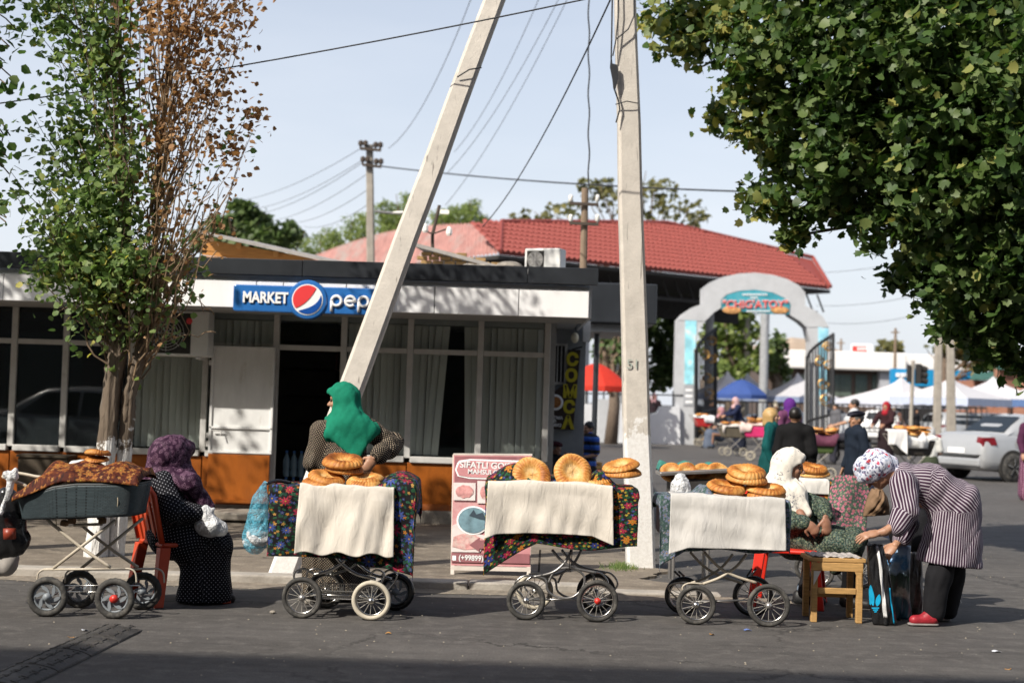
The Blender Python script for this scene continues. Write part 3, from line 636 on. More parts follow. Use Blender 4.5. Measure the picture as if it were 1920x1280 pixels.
for r_ in range(4):
    for c in range(8):
        if r_ > 2 and c > 3 or r_ > 1 and c > 5: continue
        x0 = B0.x+.03+c*.165+(r_ % 2)*.06; z0 = W(800, 500, 20).z-.02+r_*.06
        MB().box((x0+.07, 20.03+.02*random.random(), z0+.025), (.145, .1, .05)).build('brick', M_YB, s2, bevel=.008)
for k, (x_, y_, r_) in enumerate(((955, 499, .12), (880, 499, .07), (905, 500, .08))):
    o = MB().ell(W(x_, y_, 16.4), (r_*1.3, r_, r_*.5), 10, 6).build('roof_rubble', M_CONC); tag(o, 'grey lump of rubble on the shop roof edge, %s' % ('beside the air conditioner', 'smallest and leftmost', 'between two others')[k], 'rubble', 'rubble lumps on the roof')
# dark canopy building between shop and gate
YC = 24
dk = thing('dark_canopy', 'charcoal canopy box jutting out right of the shop behind the upright pole', 'canopy', (W(1170, 600, YC).x, YC, 0))
MB().bb((W(1090, 605, YC).x, YC, W(1170, 606, YC).z), (W(1231, 600, YC).x, YC+5, W(1170, 531, YC).z)).build('fascia', M_BLACK, dk, bevel=.02)
MB().bb((W(1090, 605, YC).x, YC+.2, W(1170, 622, YC).z), (W(1168, 600, YC).x, YC+3, W(1170, 607, YC).z)).build('soffit_box', M_SOFF, dk)
for px in (1120,): MB().tube([(W(px, 600, YC+1).x, YC+1, 0), (W(px, 600, YC+1).x, YC+1, W(px, 604, YC+1).z)], .05, 8).build('post', M_BLACK, dk)
# ------------------------------------------------------------------ red tiled pavilion
M_TILE = mat('red_metal_tile', (.245, .052, .04), .6, var=.12, scale=4, spec=.5, dirt=((.22, .06, .048), .62))
M_TILE2 = mat('weathered_pink_sheet', (.32, .16, .14), .8, var=.25, scale=2, dirt=((.26, .23, .21), .5))
PV = thing('market_pavilion', 'open market pavilion under a bright red tiled roof behind the gate', 'pavilion', (W(1250, 600, 60).x, 60, 0))
EA = W(935, 473, 55.7); EB = W(1557, 540, 67.9); ed = EB-EA; el = ed.length; eh = ed.normalized(); up = (Vector((-eh.y, eh.x, 0)).normalized()*math.cos(R(33))+Vector((0, 0, 1))*math.sin(R(33)))
topx = [(935, 418), (1250, 420), (1523, 485), (1557, 539)]
def top_y(px):
    for (x0, y0), (x1, y1) in zip(topx, topx[1:]):
        if px <= x1: return y0+(y1-y0)*(px-x0)/(x1-x0)
    return 539
def proj(p):
    d = p-Vector((0, 0, CAMH)); z = d.dot(F); return 960+FPX*d.dot(CR)/z, 640-FPX*d.dot(CU)/z
cw = .285; rh = .40; nv = 7
tm = MB(); nrm = eh.cross(up).normalized(); nrm = -nrm if nrm.z < 0 else nrm
def tile_pt(u, v): # local tile surface
    return eh*(u*cw)+up*(v*rh)+nrm*(.11*math.sin(math.pi*u)+.05*(1-v))
tm.grid(lambda u, v: tile_pt(u, v), 6, 2)
tm.grid(lambda u, v: eh*(u*cw)+nrm*((.11*math.sin(math.pi*u)+.05)*v), 6, 1)
tile_me = tm.mesh('roof_tile', True); tile_me.materials.append(M_TILE)
cells = []
for i in range(int(el/cw)):
    for j in range(12):
        o = EA+eh*(i*cw)+up*(j*rh); px, py = proj(o+eh*(cw/2)+up*(rh*.6))
        if py < top_y(px)-1 or px > 1556-(540-py)*.62: continue
        cells.append(o)
def onroof(px, py, off=0):
    d = ray(px, py); c0_ = Vector((0, 0, CAMH)); return c0_+d*((EA-c0_).dot(nrm)/d.dot(nrm))+nrm*off
rp_ = [onroof(*p, -.03) for p in ((936, 474), (1556, 540), (1523, 486), (1250, 420.5), (939, 418.5))]; rb_ = MB(); rb_.add(rp_+[p-nrm*.05 for p in rp_], [(0, 1, 2, 3, 4), (9, 8, 7, 6, 5)]+[(i, 5+i, 5+(i+1) % 5, (i+1) % 5) for i in range(5)])
ROOF = rb_.build('roof', M_TILE, PV)
ntile = min(len(cells), 300)
for o in cells[:ntile]:
    t = bpy.data.objects.new('roof_tile', tile_me); COL.objects.link(t); t.parent = ROOF; t.location = o
if len(cells) > ntile:
    v0 = np.array([tuple(v.co) for v in tile_me.vertices]); f0 = np.array([tuple(p.vertices) for p in tile_me.polygons])
    vv = np.concatenate([v0+np.array(o) for o in cells[ntile:]]); ff = np.concatenate([f0+k*len(v0) for k in range(len(cells)-ntile)])
    o = link('far_roof_tiles', npmesh('far', vv, ff, smooth=True), M_TILE, ROOF); o['kind'] = 'stuff'
# ridge and hip caps
rid = [EA+up*1.95+nrm*.04]; 
for px in (1250, 1523): pass
MB().tube([onroof(936, 474, .08), onroof(939, 418, .08)], .09, 8).build('edge_cap', M_TILE, ROOF)
MB().tube([onroof(939, 418, .08), onroof(1250, 420, .08)], .1, 8).build('ridge_cap', M_TILE, ROOF)
MB().tube([onroof(1250, 420, .08), onroof(1523, 485, .08)], .1, 8).build('hip_cap', M_TILE, ROOF)
MB().tube([onroof(1523, 485, .08), onroof(1556, 540, .08)], .09, 8).build('hip_cap', M_TILE, ROOF)
# weathered corrugated roof on the left side
C0, C1, C2, C3 = onroof(936, 474, -.02), onroof(939, 418, -.02), W(585, 481, 76), W(585, 520, 74)
def corr(u, v):
    top = C1.lerp(C2, u); bot = C0.lerp(C3, u); p = bot.lerp(top, v); p.z += .05*math.sin(u*math.pi*2*60)+.35*math.sin(u*math.pi)*v*1.6; return p
MB().grid(corr, 240, 3).build('weathered_roof', M_TILE2, PV, smooth=True)
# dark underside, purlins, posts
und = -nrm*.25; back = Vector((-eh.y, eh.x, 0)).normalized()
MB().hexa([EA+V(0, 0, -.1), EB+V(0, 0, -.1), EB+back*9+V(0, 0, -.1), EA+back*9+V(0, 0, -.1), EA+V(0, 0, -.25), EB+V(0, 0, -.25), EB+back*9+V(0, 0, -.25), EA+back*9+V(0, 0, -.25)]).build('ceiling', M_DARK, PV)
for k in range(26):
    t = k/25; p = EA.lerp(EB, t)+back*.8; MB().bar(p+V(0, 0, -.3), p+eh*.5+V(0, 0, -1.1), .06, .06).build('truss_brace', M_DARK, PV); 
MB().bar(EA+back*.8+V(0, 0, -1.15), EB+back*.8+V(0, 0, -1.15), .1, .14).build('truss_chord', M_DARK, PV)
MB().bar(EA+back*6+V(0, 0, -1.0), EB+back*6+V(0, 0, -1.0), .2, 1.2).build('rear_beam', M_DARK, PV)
for px, yb in ((1328, 67), (1432, 64), (1165, 61), (1095, 60)): 
    x_ = W(px, 700, yb).x; MB().tube([(x_, yb, 0), (x_, yb, 6.9)], .2, 12).build('post', mat('grey_post', (.3, .31, .32), .6), PV)
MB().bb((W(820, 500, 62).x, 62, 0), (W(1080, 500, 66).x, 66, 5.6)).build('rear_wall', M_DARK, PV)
# ------------------------------------------------------------------ gate arch
YG = 52; M_GATE = mat('grey_white_render', (.43, .44, .455), .8, var=.12, scale=1.5, bump=.2, dirt=((.36, .36, .36), .6)); M_GATE2 = mat('grey_stone_plaque', (.33, .34, .36), .7, var=.12)
GT = thing('gate_arch', 'pale grey arched market gateway with painted sign under its arch', 'gate', (W(1415, 840, YG).x, YG, 0))
def gp(px, py): p = W(px, py, YG); return (p.x, p.z)
def gprism(pts, y0, dy, nm, m_, par=None, bev=0): return MB().prism([gp(*p) for p in pts], (0, y0, 0), (1, 0, 0), (0, 0, 1), (0, dy, 0)).build(nm, m_, par or GT, bevel=bev)
gprism([(1264, 836), (1304, 838), (1306, 640), (1311, 618), (1322, 602), (1300, 585), (1283, 588), (1270, 600)], YG, .8, 'post', M_GATE)
gprism([(1514, 846), (1549, 848), (1554, 612), (1540, 596), (1526, 600), (1512, 612), (1519, 640)], YG, .8, 'post', M_GATE)
out = [(1270, 600), (1281, 588), (1299, 576), (1318, 569), (1318, 540), (1334, 528), (1356, 519), (1385, 513), (1416, 511), (1448, 515), (1476, 523), (1498, 535), (1510, 549), (1510, 573), (1528, 582), (1543, 594), (1554, 613)]
inn = [(1512, 613), (1500, 602), (1482, 591), (1480, 588), (1482, 570), (1470, 558), (1448, 548), (1416, 543), (1385, 545), (1362, 552), (1352, 562), (1352, 577), (1338, 586), (1322, 602)]
gprism(out+inn, YG-.02, .84, 'arch', M_GATE)
sgn = [(1353, 580), (1353, 562), (1363, 553), (1385, 546), (1416, 543.5), (1448, 549), (1470, 559), (1481, 570), (1479, 589), (1440, 588)]
def bluepic(name, base, accent, sc):
    m, nt, b = _new(name); tc = N(nt, 'ShaderNodeTexCoord'); n1 = N(nt, 'ShaderNodeTexNoise', Scale=sc, Detail=4.0); L(nt, tc.outputs['Object'], n1.inputs['Vector'])
    c = ramp(nt, n1.outputs['Fac'], [(.35, base), (.55, tuple(x*1.5 for x in base)), (.64, accent)]); L(nt, c, b.inputs['Base Color']); b.inputs['Roughness'].default_value = .5; return m
gprism(sgn, YG-.05, .2, 'sign_board', bluepic('teal_sign_print', (.03, .2, .25), (.1, .3, .36), 1.5))
M_SR = mat('sign_letter_red', (.62, .05, .04), .5)
put_text('lettering', '"CHIG\'ATOY"', W(1416, 571, YG-.08), (1, 0, .03), (0, 0, 1), .40, MS_W, GT, off=.016, ext=.004)
put_text('lettering', '"CHIG\'ATOY"', W(1416, 571, YG-.1), (1, 0, .03), (0, 0, 1), .40, M_SR, GT, off=.004, ext=.004)
for px, py, n_ in ((1392, 552, 14), (1408, 558, 4), (1400, 583, 13)):
    for k in range(n_): MB().bb(W(px+k*3.4, py+1.5, YG-.08), W(px+k*3.4+2, py-1.5, YG-.07)).build('small_letter', MS_W, GT)
for cx in (1372, 1462): MB().ell(W(cx, 581, YG-.07), (.34, .03, .14)).build('picture_patch', mat('fruit_print', (.5, .26, .1), .5, var=.6, scale=9), GT)
gprism([(1283, 720), (1302, 720), (1306, 601), (1285, 600)], YG-.02, .018, 'picture_panel', bluepic('pale_teal_print', (.22, .48, .55), (.62, .66, .64), 2.6))
gprism([(1281, 760), (1302, 760), (1302, 722), (1282, 722)], YG-.03, .028, 'plaque', M_GATE2)
gprism([(1533, 760), (1551, 760), (1553, 616), (1534, 612)], YG-.02, .018, 'picture_panel', bluepic('pale_teal_print2', (.2, .42, .52), (.55, .6, .62), 2.2))
for k in range(3): gprism([(1285, 729+k*11), (1298, 729+k*11), (1298, 733+k*11), (1285, 733+k*11)], YG-.035, .004, 'plaque_text', MS_W)
M_IRON = mat('black_iron', (.02, .02, .022), .5); M_GOLD = mat('gilded_ornament', (.42, .24, .06), .4, .5)
def leaf(nm, lab, xa, xb, ya, yb, yba, ybb, ynear, curve):
    t = thing(nm, lab, 'gate leaf', (W((xa+xb)/2, 840, YG).x, YG, 0)); n = 10
    def P(u, v):
        Y = YG+(ynear[0]+(ynear[1]-ynear[0])*u); top = ya+(yb-ya)*(u**curve); bot = yba+(ybb-yba)*u; return W(xa+(xb-xa)*u, bot+(top-bot)*v, Y)
    for i in range(n): MB().tube([P(i/(n-1), 0), P(i/(n-1), 1)], .06 if i in (0, n-1) else .03, 6).build('bar', M_IRON, t)
    for v in (.02, .3, .98): MB().tube([P(i/12, v) for i in range(13)], .05, 6).build('rail', M_IRON, t)
    for k, (u, v, r_) in enumerate(((.2, .1, .3), (.55, .1, .3), (.85, .1, .3), (.7, .45, .22), (.6, .6, .22), (.8, .75, .2), (.45, .82, .2), (.8, .9, .2))):
        c = P(u, v); MB().tube([c+Vector((r_*(.35+.65*q/14)*math.cos(q*.62+k), -.04, r_*(.35+.65*q/14)*math.sin(q*.62+k))) for q in range(15)], .03, 6).build('scroll', M_GOLD, t)
leaf('gate_leaf', 'left iron gate leaf with gilded scrolls swung open under the arch', 1304, 1342, 655, 613, 834, 832, (-.2, 1.2), .6)
leaf('gate_leaf', 'right iron gate leaf with gilded scrolls swung open beside the pale post', 1513, 1562, 668, 624, 846, 842, (-.2, -1.6), .6)
# low wall, railings
def lowwall(nm, lab, pts, y0, dy):
    t = thing(nm, lab, 'wall', (W(pts[0][0], 830, y0).x, y0, 0)); M_GATE = mat('pale_wall_render', (.55, .56, .58), .8, var=.1, scale=1.5, dirt=((.4, .39, .37), .62))
    MB().prism([(W(p[0], p[1], y0).x, max(W(p[0], p[1], y0).z, -.02)) for p in pts], (0, y0, 0), (1, 0, 0), (0, 0, 1), (0, dy, 0)).build('wall_body', M_GATE, t); return t
lw = lowwall('boundary_wall', 'pale rendered low wall with stepped top left of the gateway', [(1088, 860), (1275, 860), (1275, 762), (1238, 762), (1232, 774), (1215, 776), (1170, 776), (1168, 757), (1142, 752), (1120, 752), (1118, 757), (1088, 757)], YG-.2, .5)
MB().bb((W(1120, 800, YG).x, YG-.28, 0), (W(1142, 800, YG).x, YG+.3, W(1130, 748, YG).z)).build('pier', M_GATE, lw); MB().bar(W(1088, 737, YG), W(1285, 741, YG), .05, .05).build('handrail', M_IRON, lw)
for px in (1100, 1132, 1180, 1225, 1262): MB().tube([W(px, 762, YG), W(px, 733 if px != 1132 else 712, YG)], .03, 6).build('rail_post', M_IRON, lw)
rw = lowwall('gate_pier', 'short pale rendered pier right of the open gateway', [(1552, 870), (1588, 870), (1588, 776), (1552, 776)], YG-.2, .5)
bf = thing('iron_railing', 'black iron railing across the street behind the bread sellers', 'railing', (W(1700, 800, 56).x, 56, 0))
for y_ in (757, 800): MB().bar(W(1330, y_-6, 56), W(1850, y_+8, 56), .05, .06).build('rail', M_IRON, bf)
for k in range(53): px = 1330+k*10; MB().tube([W(px, 752+(px-1330)*.028, 56), W(px, 800+(px-1330)*.028, 56)], .02, 5).build('bar', M_IRON, bf)
# ------------------------------------------------------------------ umbrellas and tents
def umbrella(lab, px, py, Y, rad, drop, col, n=8, pole_z0=0):
    c = W(px, py, Y); t = thing('market_umbrella', lab, 'umbrella', (c.x, Y, 0)); m_ = mat('canopy_'+lab.split()[0], col, .7, var=.08, trans=.25)
    cv = MB()
    for k in range(n):
        a0, a1 = 2*math.pi*k/n+.2, 2*math.pi*(k+1)/n+.2; cv_ = MB()
        def fn(u, v):
            a = a0+(a1-a0)*u; r_ = rad*v; sagr = 1-.06*math.sin(math.pi*u)*v
            return Vector((c.x+r_*sagr*math.cos(a), Y+r_*sagr*math.sin(a), c.z-drop*(v**1.5)-(.0)))
        cv_.grid(fn, 4, 6); cv_.build('canopy_gore', m_, t, smooth=True)
        fl = MB(); 
        def fn2(u, v):
            p = fn(u, 1); p.z -= .16*v; return p
        fl.grid(fn2, 4, 1); fl.build('valance', m_, t)
        MB().tube([fn(0, 0)+V(0, 0, -.03), fn(0, .5)+V(0, 0, -.04), fn(0, 1)+V(0, 0, -.03)], .012, 5).build('rib', M_STEEL, t)
    MB().tube([(c.x, Y, 0), (c.x, Y, c.z+.08)], .025, 8).build('pole', M_STEEL, t); return t
umbrella('red market umbrella behind the low wall beside the upright pole', 1118, 680, 46, 1.15, .75, (.62, .04, .02))
umbrella('blue market umbrella seen through the gateway', 1391, 711, 58, 1.1, .62, (.05, .1, .32))
def tent(lab, px, py, Y, half, eave_py, rz=0, valance=.3, vcol=(.3, .36, .52), two=False):
    c = W(px, py, Y); ez = W(px, eave_py, Y).z; t = thing('market_tent', lab, 'tent', (c.x, Y, 0), 0, 'white market tents')
    m_ = mat('tent_white', (.62, .61, .63), .75, var=.05, trans=.2); mv = mat('tent_valance_%.2f' % vcol[0], vcol, .75, var=.06)
    co = [Vector((math.cos(R(45+90*k)+rz)*half*1.414, math.sin(R(45+90*k)+rz)*half*1.414, 0)) for k in range(4)]
    for k in range(4):
        a, b = co[k], co[(k+1) % 4]; q = MB()
        def fn(u, v):
            e = a.lerp(b, u); p = e*v; z = c.z-(c.z-ez)*(v**.62); return Vector((c.x+p.x, Y+p.y, z))
        q.grid(fn, 6, 10); q.build('roof_panel', m_, t, smooth=True)
        MB().grid(lambda u, v: Vector((c.x, Y, ez-.002))+a.lerp(b, u)*1.004-Vector((0, 0, valance*v+.015*math.sin(u*40)*v)), 20, 1).build('valance', mv, t)
        MB().tube([(c.x+a.x*.98, Y+a.y*.98, 0), (c.x+a.x*.98, Y+a.y*.98, ez)], .03, 6).build('leg', M_DARK, t)
    return t
tent('white peaked tent farthest left through the gateway', 1364, 694, 66, 1.3, 738, .3)
tent('white peaked tent behind the blue umbrella', 1402, 698, 70, 1.5, 742, .1)
tent('white peaked tent beside the right gate post', 1496, 698, 68, 1.5, 744, .2)
tent('white tent roof behind the traffic light', 1690, 706, 62, 2.0, 752, .55, .28, (.5, .52, .6))
tent('white tent roof right of the two concrete posts', 1783, 705, 58, 1.75, 746, .75, .3, (.42, .47, .6))
tent('white tent roof in front of the brick building', 1862, 705, 62, 1.6, 744, .15, .3, (.3, .38, .55))
tent('blue-edged tent roof cut by the right edge of the picture', 1932, 722, 60, 1.5, 750, .1, .3, (.12, .2, .4))
# ------------------------------------------------------------------ far buildings
YB = 105
wb = thing('white_building', 'white flat-roofed building with deep fascia and dark windows across the street', 'building', (W(1650, 760, YB).x, YB, 0))
M_WB = mat('white_building_paint', (.72, .7, .68), .7, var=.04); M_BRN = mat('brown_window_frame', (.1, .07, .055), .6); M_WG = mat('green_grey_window', (.1, .13, .11), .15, spec=.7)
def wbp(px, py, Y=YB): return W(px, py, Y)
MB().bb((wbp(1430, 690).x, YB, wbp(1560, 692).z), (wbp(1700, 690).x, YB+14, wbp(1640, 660).z)).build('fascia', M_WB, wb, bevel=.1)
MB().bb((wbp(1692, 690).x, YB+1.5, wbp(1760, 693).z), (wbp(1830, 690).x, YB+12, wbp(1760, 664).z)).build('fascia_wing', M_WB, wb, bevel=.1)
MB().bb((wbp(1435, 690).x, YB+1.5, 0), (wbp(1690, 690).x, YB+13, wbp(1640, 691).z)).build('wall', M_BRN, wb)
MB().bb((wbp(1692, 690).x, YB+3, 0), (wbp(1828, 690).x, YB+11, wbp(1760, 692).z)).build('wing_wall', mat('dark_wall', (.1, .09, .08), .8), wb)
for px in (1470, 1502, 1535, 1562, 1583, 1613, 1645, 1668):
    MB().bb((wbp(px, 700).x, YB+1.4, wbp(px, 742).z), (wbp(px+22, 700).x, YB+1.48, wbp(px, 701).z)).build('window', M_WG, wb)
MB().bb((wbp(1654, 690).x, YB+.6, 0), (wbp(1676, 690).x, YB+1.39, wbp(1660, 692).z)).build('corner_pier', mat('grey_pier', (.36, .37, .4), .7), wb)
rs = thing('roof_sign', 'small red and white sign board on the white building roof', 'sign', wbp(1632, 662))
MB().bb((wbp(1603, 660).x, YB+1, wbp(1630, 661).z), (wbp(1642, 660).x, YB+1.2, wbp(1630, 644).z)).build('board', MS_W, rs); MB().bb((wbp(1604, 660).x, YB+.9, wbp(1630, 659.5).z), (wbp(1631, 660).x, YB+.98, wbp(1630, 648).z)).build('red_field', M_SR, rs)
for k in range(4): MB().bb(wbp(1608+k*5, 656, YB+.85), wbp(1611+k*5, 651, YB+.88)).build('pale_mark', MS_W, rs)
bs = thing('blue_fascia', 'bright blue shop fascia between the traffic light and the brick building', 'sign', wbp(1750, 720, 95))
MB().bb((W(1672, 720, 95).x, 95, W(1750, 724, 95).z), (W(1826, 720, 95).x, 95.6, W(1750, 693, 95).z)).build('panel', mat('cyan_blue_panel', (.01, .24, .5), .5, var=.05), bs)
for k in range(3): MB().bb(W(1680+k*9, 706, 94.9), W(1687+k*9, 699, 94.95)).build('pale_mark', MS_W, bs)
bk = thing('brick_building', 'brick building with green roof and arched window at the right edge', 'building', (W(1870, 770, 85).x, 85, 0))
M_BRICK, nt, b = _new('brick_wall'); tc = N(nt, 'ShaderNodeTexCoord'); mp = N(nt, 'ShaderNodeMapping'); mp.inputs['Rotation'].default_value = (R(90), 0, 0); L(nt, tc.outputs['Object'], mp.inputs['Vector'])
br = N(nt, 'ShaderNodeTexBrick', Scale=2.2); br.inputs['Color1'].default_value = (.36, .15, .09, 1); br.inputs['Color2'].default_value = (.3, .12, .07, 1); br.inputs['Mortar'].default_value = (.3, .22, .17, 1); L(nt, mp.outputs[0], br.inputs['Vector']); L(nt, br.outputs['Color'], b.inputs['Base Color']); b.inputs['Roughness'].default_value = .85
M_GRN = mat('green_roof_sheet', (.04, .12, .095), .5)
MB().bb((W(1826, 780, 85).x, 85, 0), (W(1990, 780, 85).x, 93, W(1830, 712, 85).z)).build('wall', M_BRICK, bk)
MB().bb((W(1872, 780, 84).x, 84, 0), (W(1990, 780, 84).x, 84.9, W(1890, 692, 84).z)).build('gable', M_BRICK, bk)
MB().hexa([W(1818, 712, 83.8), W(1872, 712, 83.8), W(1872, 700, 88), W(1828, 700, 88), W(1818, 709, 83.8), W(1872, 709, 83.8), W(1872, 697, 88), W(1828, 697, 88)]).build('roof', M_GRN, bk)
MB().hexa([W(1868, 692, 83.4), W(1995, 694, 83.4), W(1995, 680, 88), W(1874, 678, 88), W(1868, 689, 83.4), W(1995, 691, 83.4), W(1995, 676, 88), W(1874, 674, 88)]).build('upper_roof', M_GRN, bk)
pts = [(1880, 738), (1880, 715), (1884, 706), (1892, 702), (1900, 706), (1904, 715), (1904, 738)]
MB().prism([(W(p[0], p[1], 83.9).x, W(p[0], p[1], 83.9).z) for p in pts], (0, 83.92, 0), (1, 0, 0), (0, 0, 1), (0, .07, 0)).build('arched_window', mat('dark_red_brown', (.2, .09, .06), .8), bk)  # arch panel in one dark red-brown
for k, (px, t_, Y) in enumerate(((1757, 560, 50), (1785, 570, 52))):
    t = thing('concrete_post', '%s of the two tall concrete posts among the tents' % ('left', 'right')[k], 'pole', (W(px, 790, Y).x, Y, 0)); a = W(px, 790, Y); a.z = 0
    taper(MB(), a, W(px+4-k*8, t_, Y), .27+.06*k, .22, .24, .2).build('shaft', M_OLDC, t); MB().bb((a.x-.3, Y-.25, 0), (a.x+.3, Y+.25, .3)).build('footing', M_CONC, t)
tl = thing('traffic_light', 'dark traffic light seen from the side on a pale pole', 'traffic light', (W(1708, 790, 44).x, 44, 0)); a = W(1707, 790, 44); a.z = 0
MB().tube([a, W(1712, 676, 44)], .06, 8).build('pole', M_OLDC, tl)
MB().bb((W(1718, 718, 44).x, 43.85, W(1718, 719, 44).z), (W(1725, 684, 44).x, 44.15, W(1718, 682, 44).z)).build('housing', M_DARK, tl)
MB().bb((W(1701, 718, 44).x, 43.9, W(1705, 716, 44).z), (W(1706.5, 684, 44).x, 44.1, W(1705, 684, 44).z)).build('back_plate', M_DARK, tl)
for k in range(3):
    c = W(1729, 690+k*11, 44); MB().tube([c+V(-.06, 0, 0), c+V(.16, 0, -.05)], [.11, .085], 12).build('visor', M_DARK, tl)
hl = MB(); hx = [(1380, 700), (1420, 668), (1462, 640), (1490, 631), (1520, 634), (1552, 645), (1580, 655), (1620, 672), (1660, 690), (1660, 760), (1380, 760)]
hl.prism([(W(p[0], p[1], 190).x, W(p[0], p[1], 190).z) for p in hx], (0, 190, 0), (1, 0, 0), (0, 0, 1), (0, 40, 0)); tag(hl.build('hill', mat('tan_hill', (.33, .26, .2), .9, var=.12, scale=.2), bevel=3), kind='structure')
for k, (px, y0) in enumerate(((1575, 635), (1677, 615), (1398, 590))):
    t = thing('far_pole', ('thin far pole on the tan hill', 'thin dark far pole rising behind the white building', 'pale far post standing behind the gate arch')[k], 'pole', (W(px, 760, 120-k*20).x, 120-k*20, 0)); a = W(px, 760, 120-k*20); a.z = 0
    MB().tube([a, W(px+2, y0, 120-k*20)], [.14, .09] if k < 2 else [.22, .2], 7).build('shaft', M_WOOD0 if k < 2 else M_OLDC, t); MB().bar(W(px-6, y0+8, 120-k*20), W(px+9, y0+8, 120-k*20), .1, .1).build('crossarm', M_WOOD0, t)
# ------------------------------------------------------------------ the tall building behind the camera, whose shade crosses the foreground
tb = thing('apartment_building', 'tall plain apartment block behind the viewer shading the near road', 'building', (-6, -9, 0))
hB = (8.13-(-4.0))/SH.y*math.tan(SUN_EL)
MB().bb((-34, -14, 0), (22, -4, hB)).build('wall', mat('dull_render', (.2, .17, .15), .85, var=.1), tb)
for k in range(9):
    for j in range(4): MB().bb((-30+k*5.6, -4.0, 1.2+j*3.2), (-28+k*5.6, -3.96, 2.8+j*3.2)).build('window', M_WG, tb)
# ------------------------------------------------------------------ vegetation
def leafmat(name, ramp_cols, trans=.35, rough=.5, spec=.35):
    m, nt, b = _new(name); at = N(nt, 'ShaderNodeAttribute', attribute_name='tone')
    c = ramp(nt, at.outputs['Fac'], ramp_cols)
    L(nt, c, b.inputs['Base Color']); b.inputs['Roughness'].default_value = rough; b.inputs['Specular IOR Level'].default_value = spec
    tr = N(nt, 'ShaderNodeBsdfTranslucent'); hs = N(nt, 'ShaderNodeHueSaturation'); hs.inputs['Value'].default_value = 1.5; hs.inputs['Saturation'].default_value = 1.15; L(nt, c, hs.inputs['Color']); L(nt, hs.outputs[0], tr.inputs['Color'])
    ms = N(nt, 'ShaderNodeMixShader'); ms.inputs[0].default_value = trans
    L(nt, b.outputs[0], ms.inputs[1]); L(nt, tr.outputs[0], ms.inputs[2]); L(nt, ms.outputs[0], nt.nodes['Material Output'].inputs['Surface']); return m
HEART = np.array([(0, 0, 0), (.42, .25, .05), (.38, .6, .1), (0, 1, 0), (-.38, .6, .1), (-.42, .25, .05)], dtype=np.float32)
HEART_F = [(0, 1, 2, 3), (0, 3, 4, 5)]
LOBE = np.array([(0, -.05, 0), (.28, .02, .04), (.6, .2, .14), (.46, .42, .06), (.52, .7, .16), (.24, .72, .05), (0, 1.0, .1), (-.24, .72, .05), (-.52, .7, .16), (-.46, .42, .06), (-.6, .2, .14), (-.28, .02, .04)], dtype=np.float32)
LOBE_F = [(0, 1, 3, 11), (1, 2, 3, 3), (3, 4, 5, 5), (3, 5, 7, 9), (5, 6, 7, 7), (7, 8, 9, 9), (9, 10, 11, 11), (3, 9, 11, 11)]
LONG = np.array([(0, 0, 0), (.14, .4, .03), (0, 1, -.05), (-.14, .4, .03)], dtype=np.float32); LONG_F = [(0, 1, 2, 3)]
def leaves(cent, size, tone, shape=HEART, faces=HEART_F, up=.3, droop=.0, seed=1):
    """one mesh of many small leaves with their own tone"""
    r = np.random.default_rng(seed); n = len(cent); k = len(shape)
    d = r.normal(size=(n, 3)); d[:, 2] = d[:, 2]*.7-droop; d /= np.linalg.norm(d, axis=1)[:, None]+1e-9
    nn = r.normal(size=(n, 3))*.8+np.array((-.55, -.6, .75))*(.55+up*1.6); nn -= d*np.sum(nn*d, 1)[:, None]; nn /= np.linalg.norm(nn, axis=1)[:, None]+1e-9
    x = np.cross(d, nn); sz = size*(.65+.7*r.random(n))
    v = cent[:, None, :]+sz[:, None, None]*(x[:, None, :]*shape[None, :, 0:1]+d[:, None, :]*shape[None, :, 1:2]+nn[:, None, :]*shape[None, :, 2:3])
    tris = []
    for f in faces:
        tris.append(f[:3])
        if f[3] != f[2]: tris.append((f[0], f[2], f[3]))
    f0 = np.array(tris); ff = (f0[None]+(np.arange(n)*k)[:, None, None]).reshape(-1, 3)
    return npmesh('leaves', v.reshape(-1, 3), ff, {'tone': np.repeat(tone, k)})
def blob_points(c, rad, n, r, shell=.55):
    d = r.normal(size=(n, 3)); d /= np.linalg.norm(d, axis=1)[:, None]; q = shell+(1-shell)*r.random(n)**.8
    return np.array(c)[None]+d*q[:, None]*np.array(rad)[None]
M_BARK = mat('grey_brown_bark', (.14, .105, .078), .95, var=.4, scale=14, bump=1.0, bscale=22, stretch=(2.5, 2.5, .5)); M_LIME = polemat('whitewashed_bark', 1.02, (.13, .098, .07), 1.0); M_TWIG = mat('twig_bark', (.15, .105, .07), .9, var=.3); M_TWIG2 = mat('dry_twig_bark', (.26, .18, .11), .9, var=.3)
def wander(a, b, n, amp, r, bow=0):
    a = np.array(a); b = np.array(b); t = np.linspace(0, 1, n)[:, None]; p = a+(b-a)*t; off = np.cumsum(r.normal(size=(n, 3))*amp, 0); off -= t*off[-1]
    p = p+off; p[:, 2] += bow*np.sin(np.pi*t[:, 0]); return p
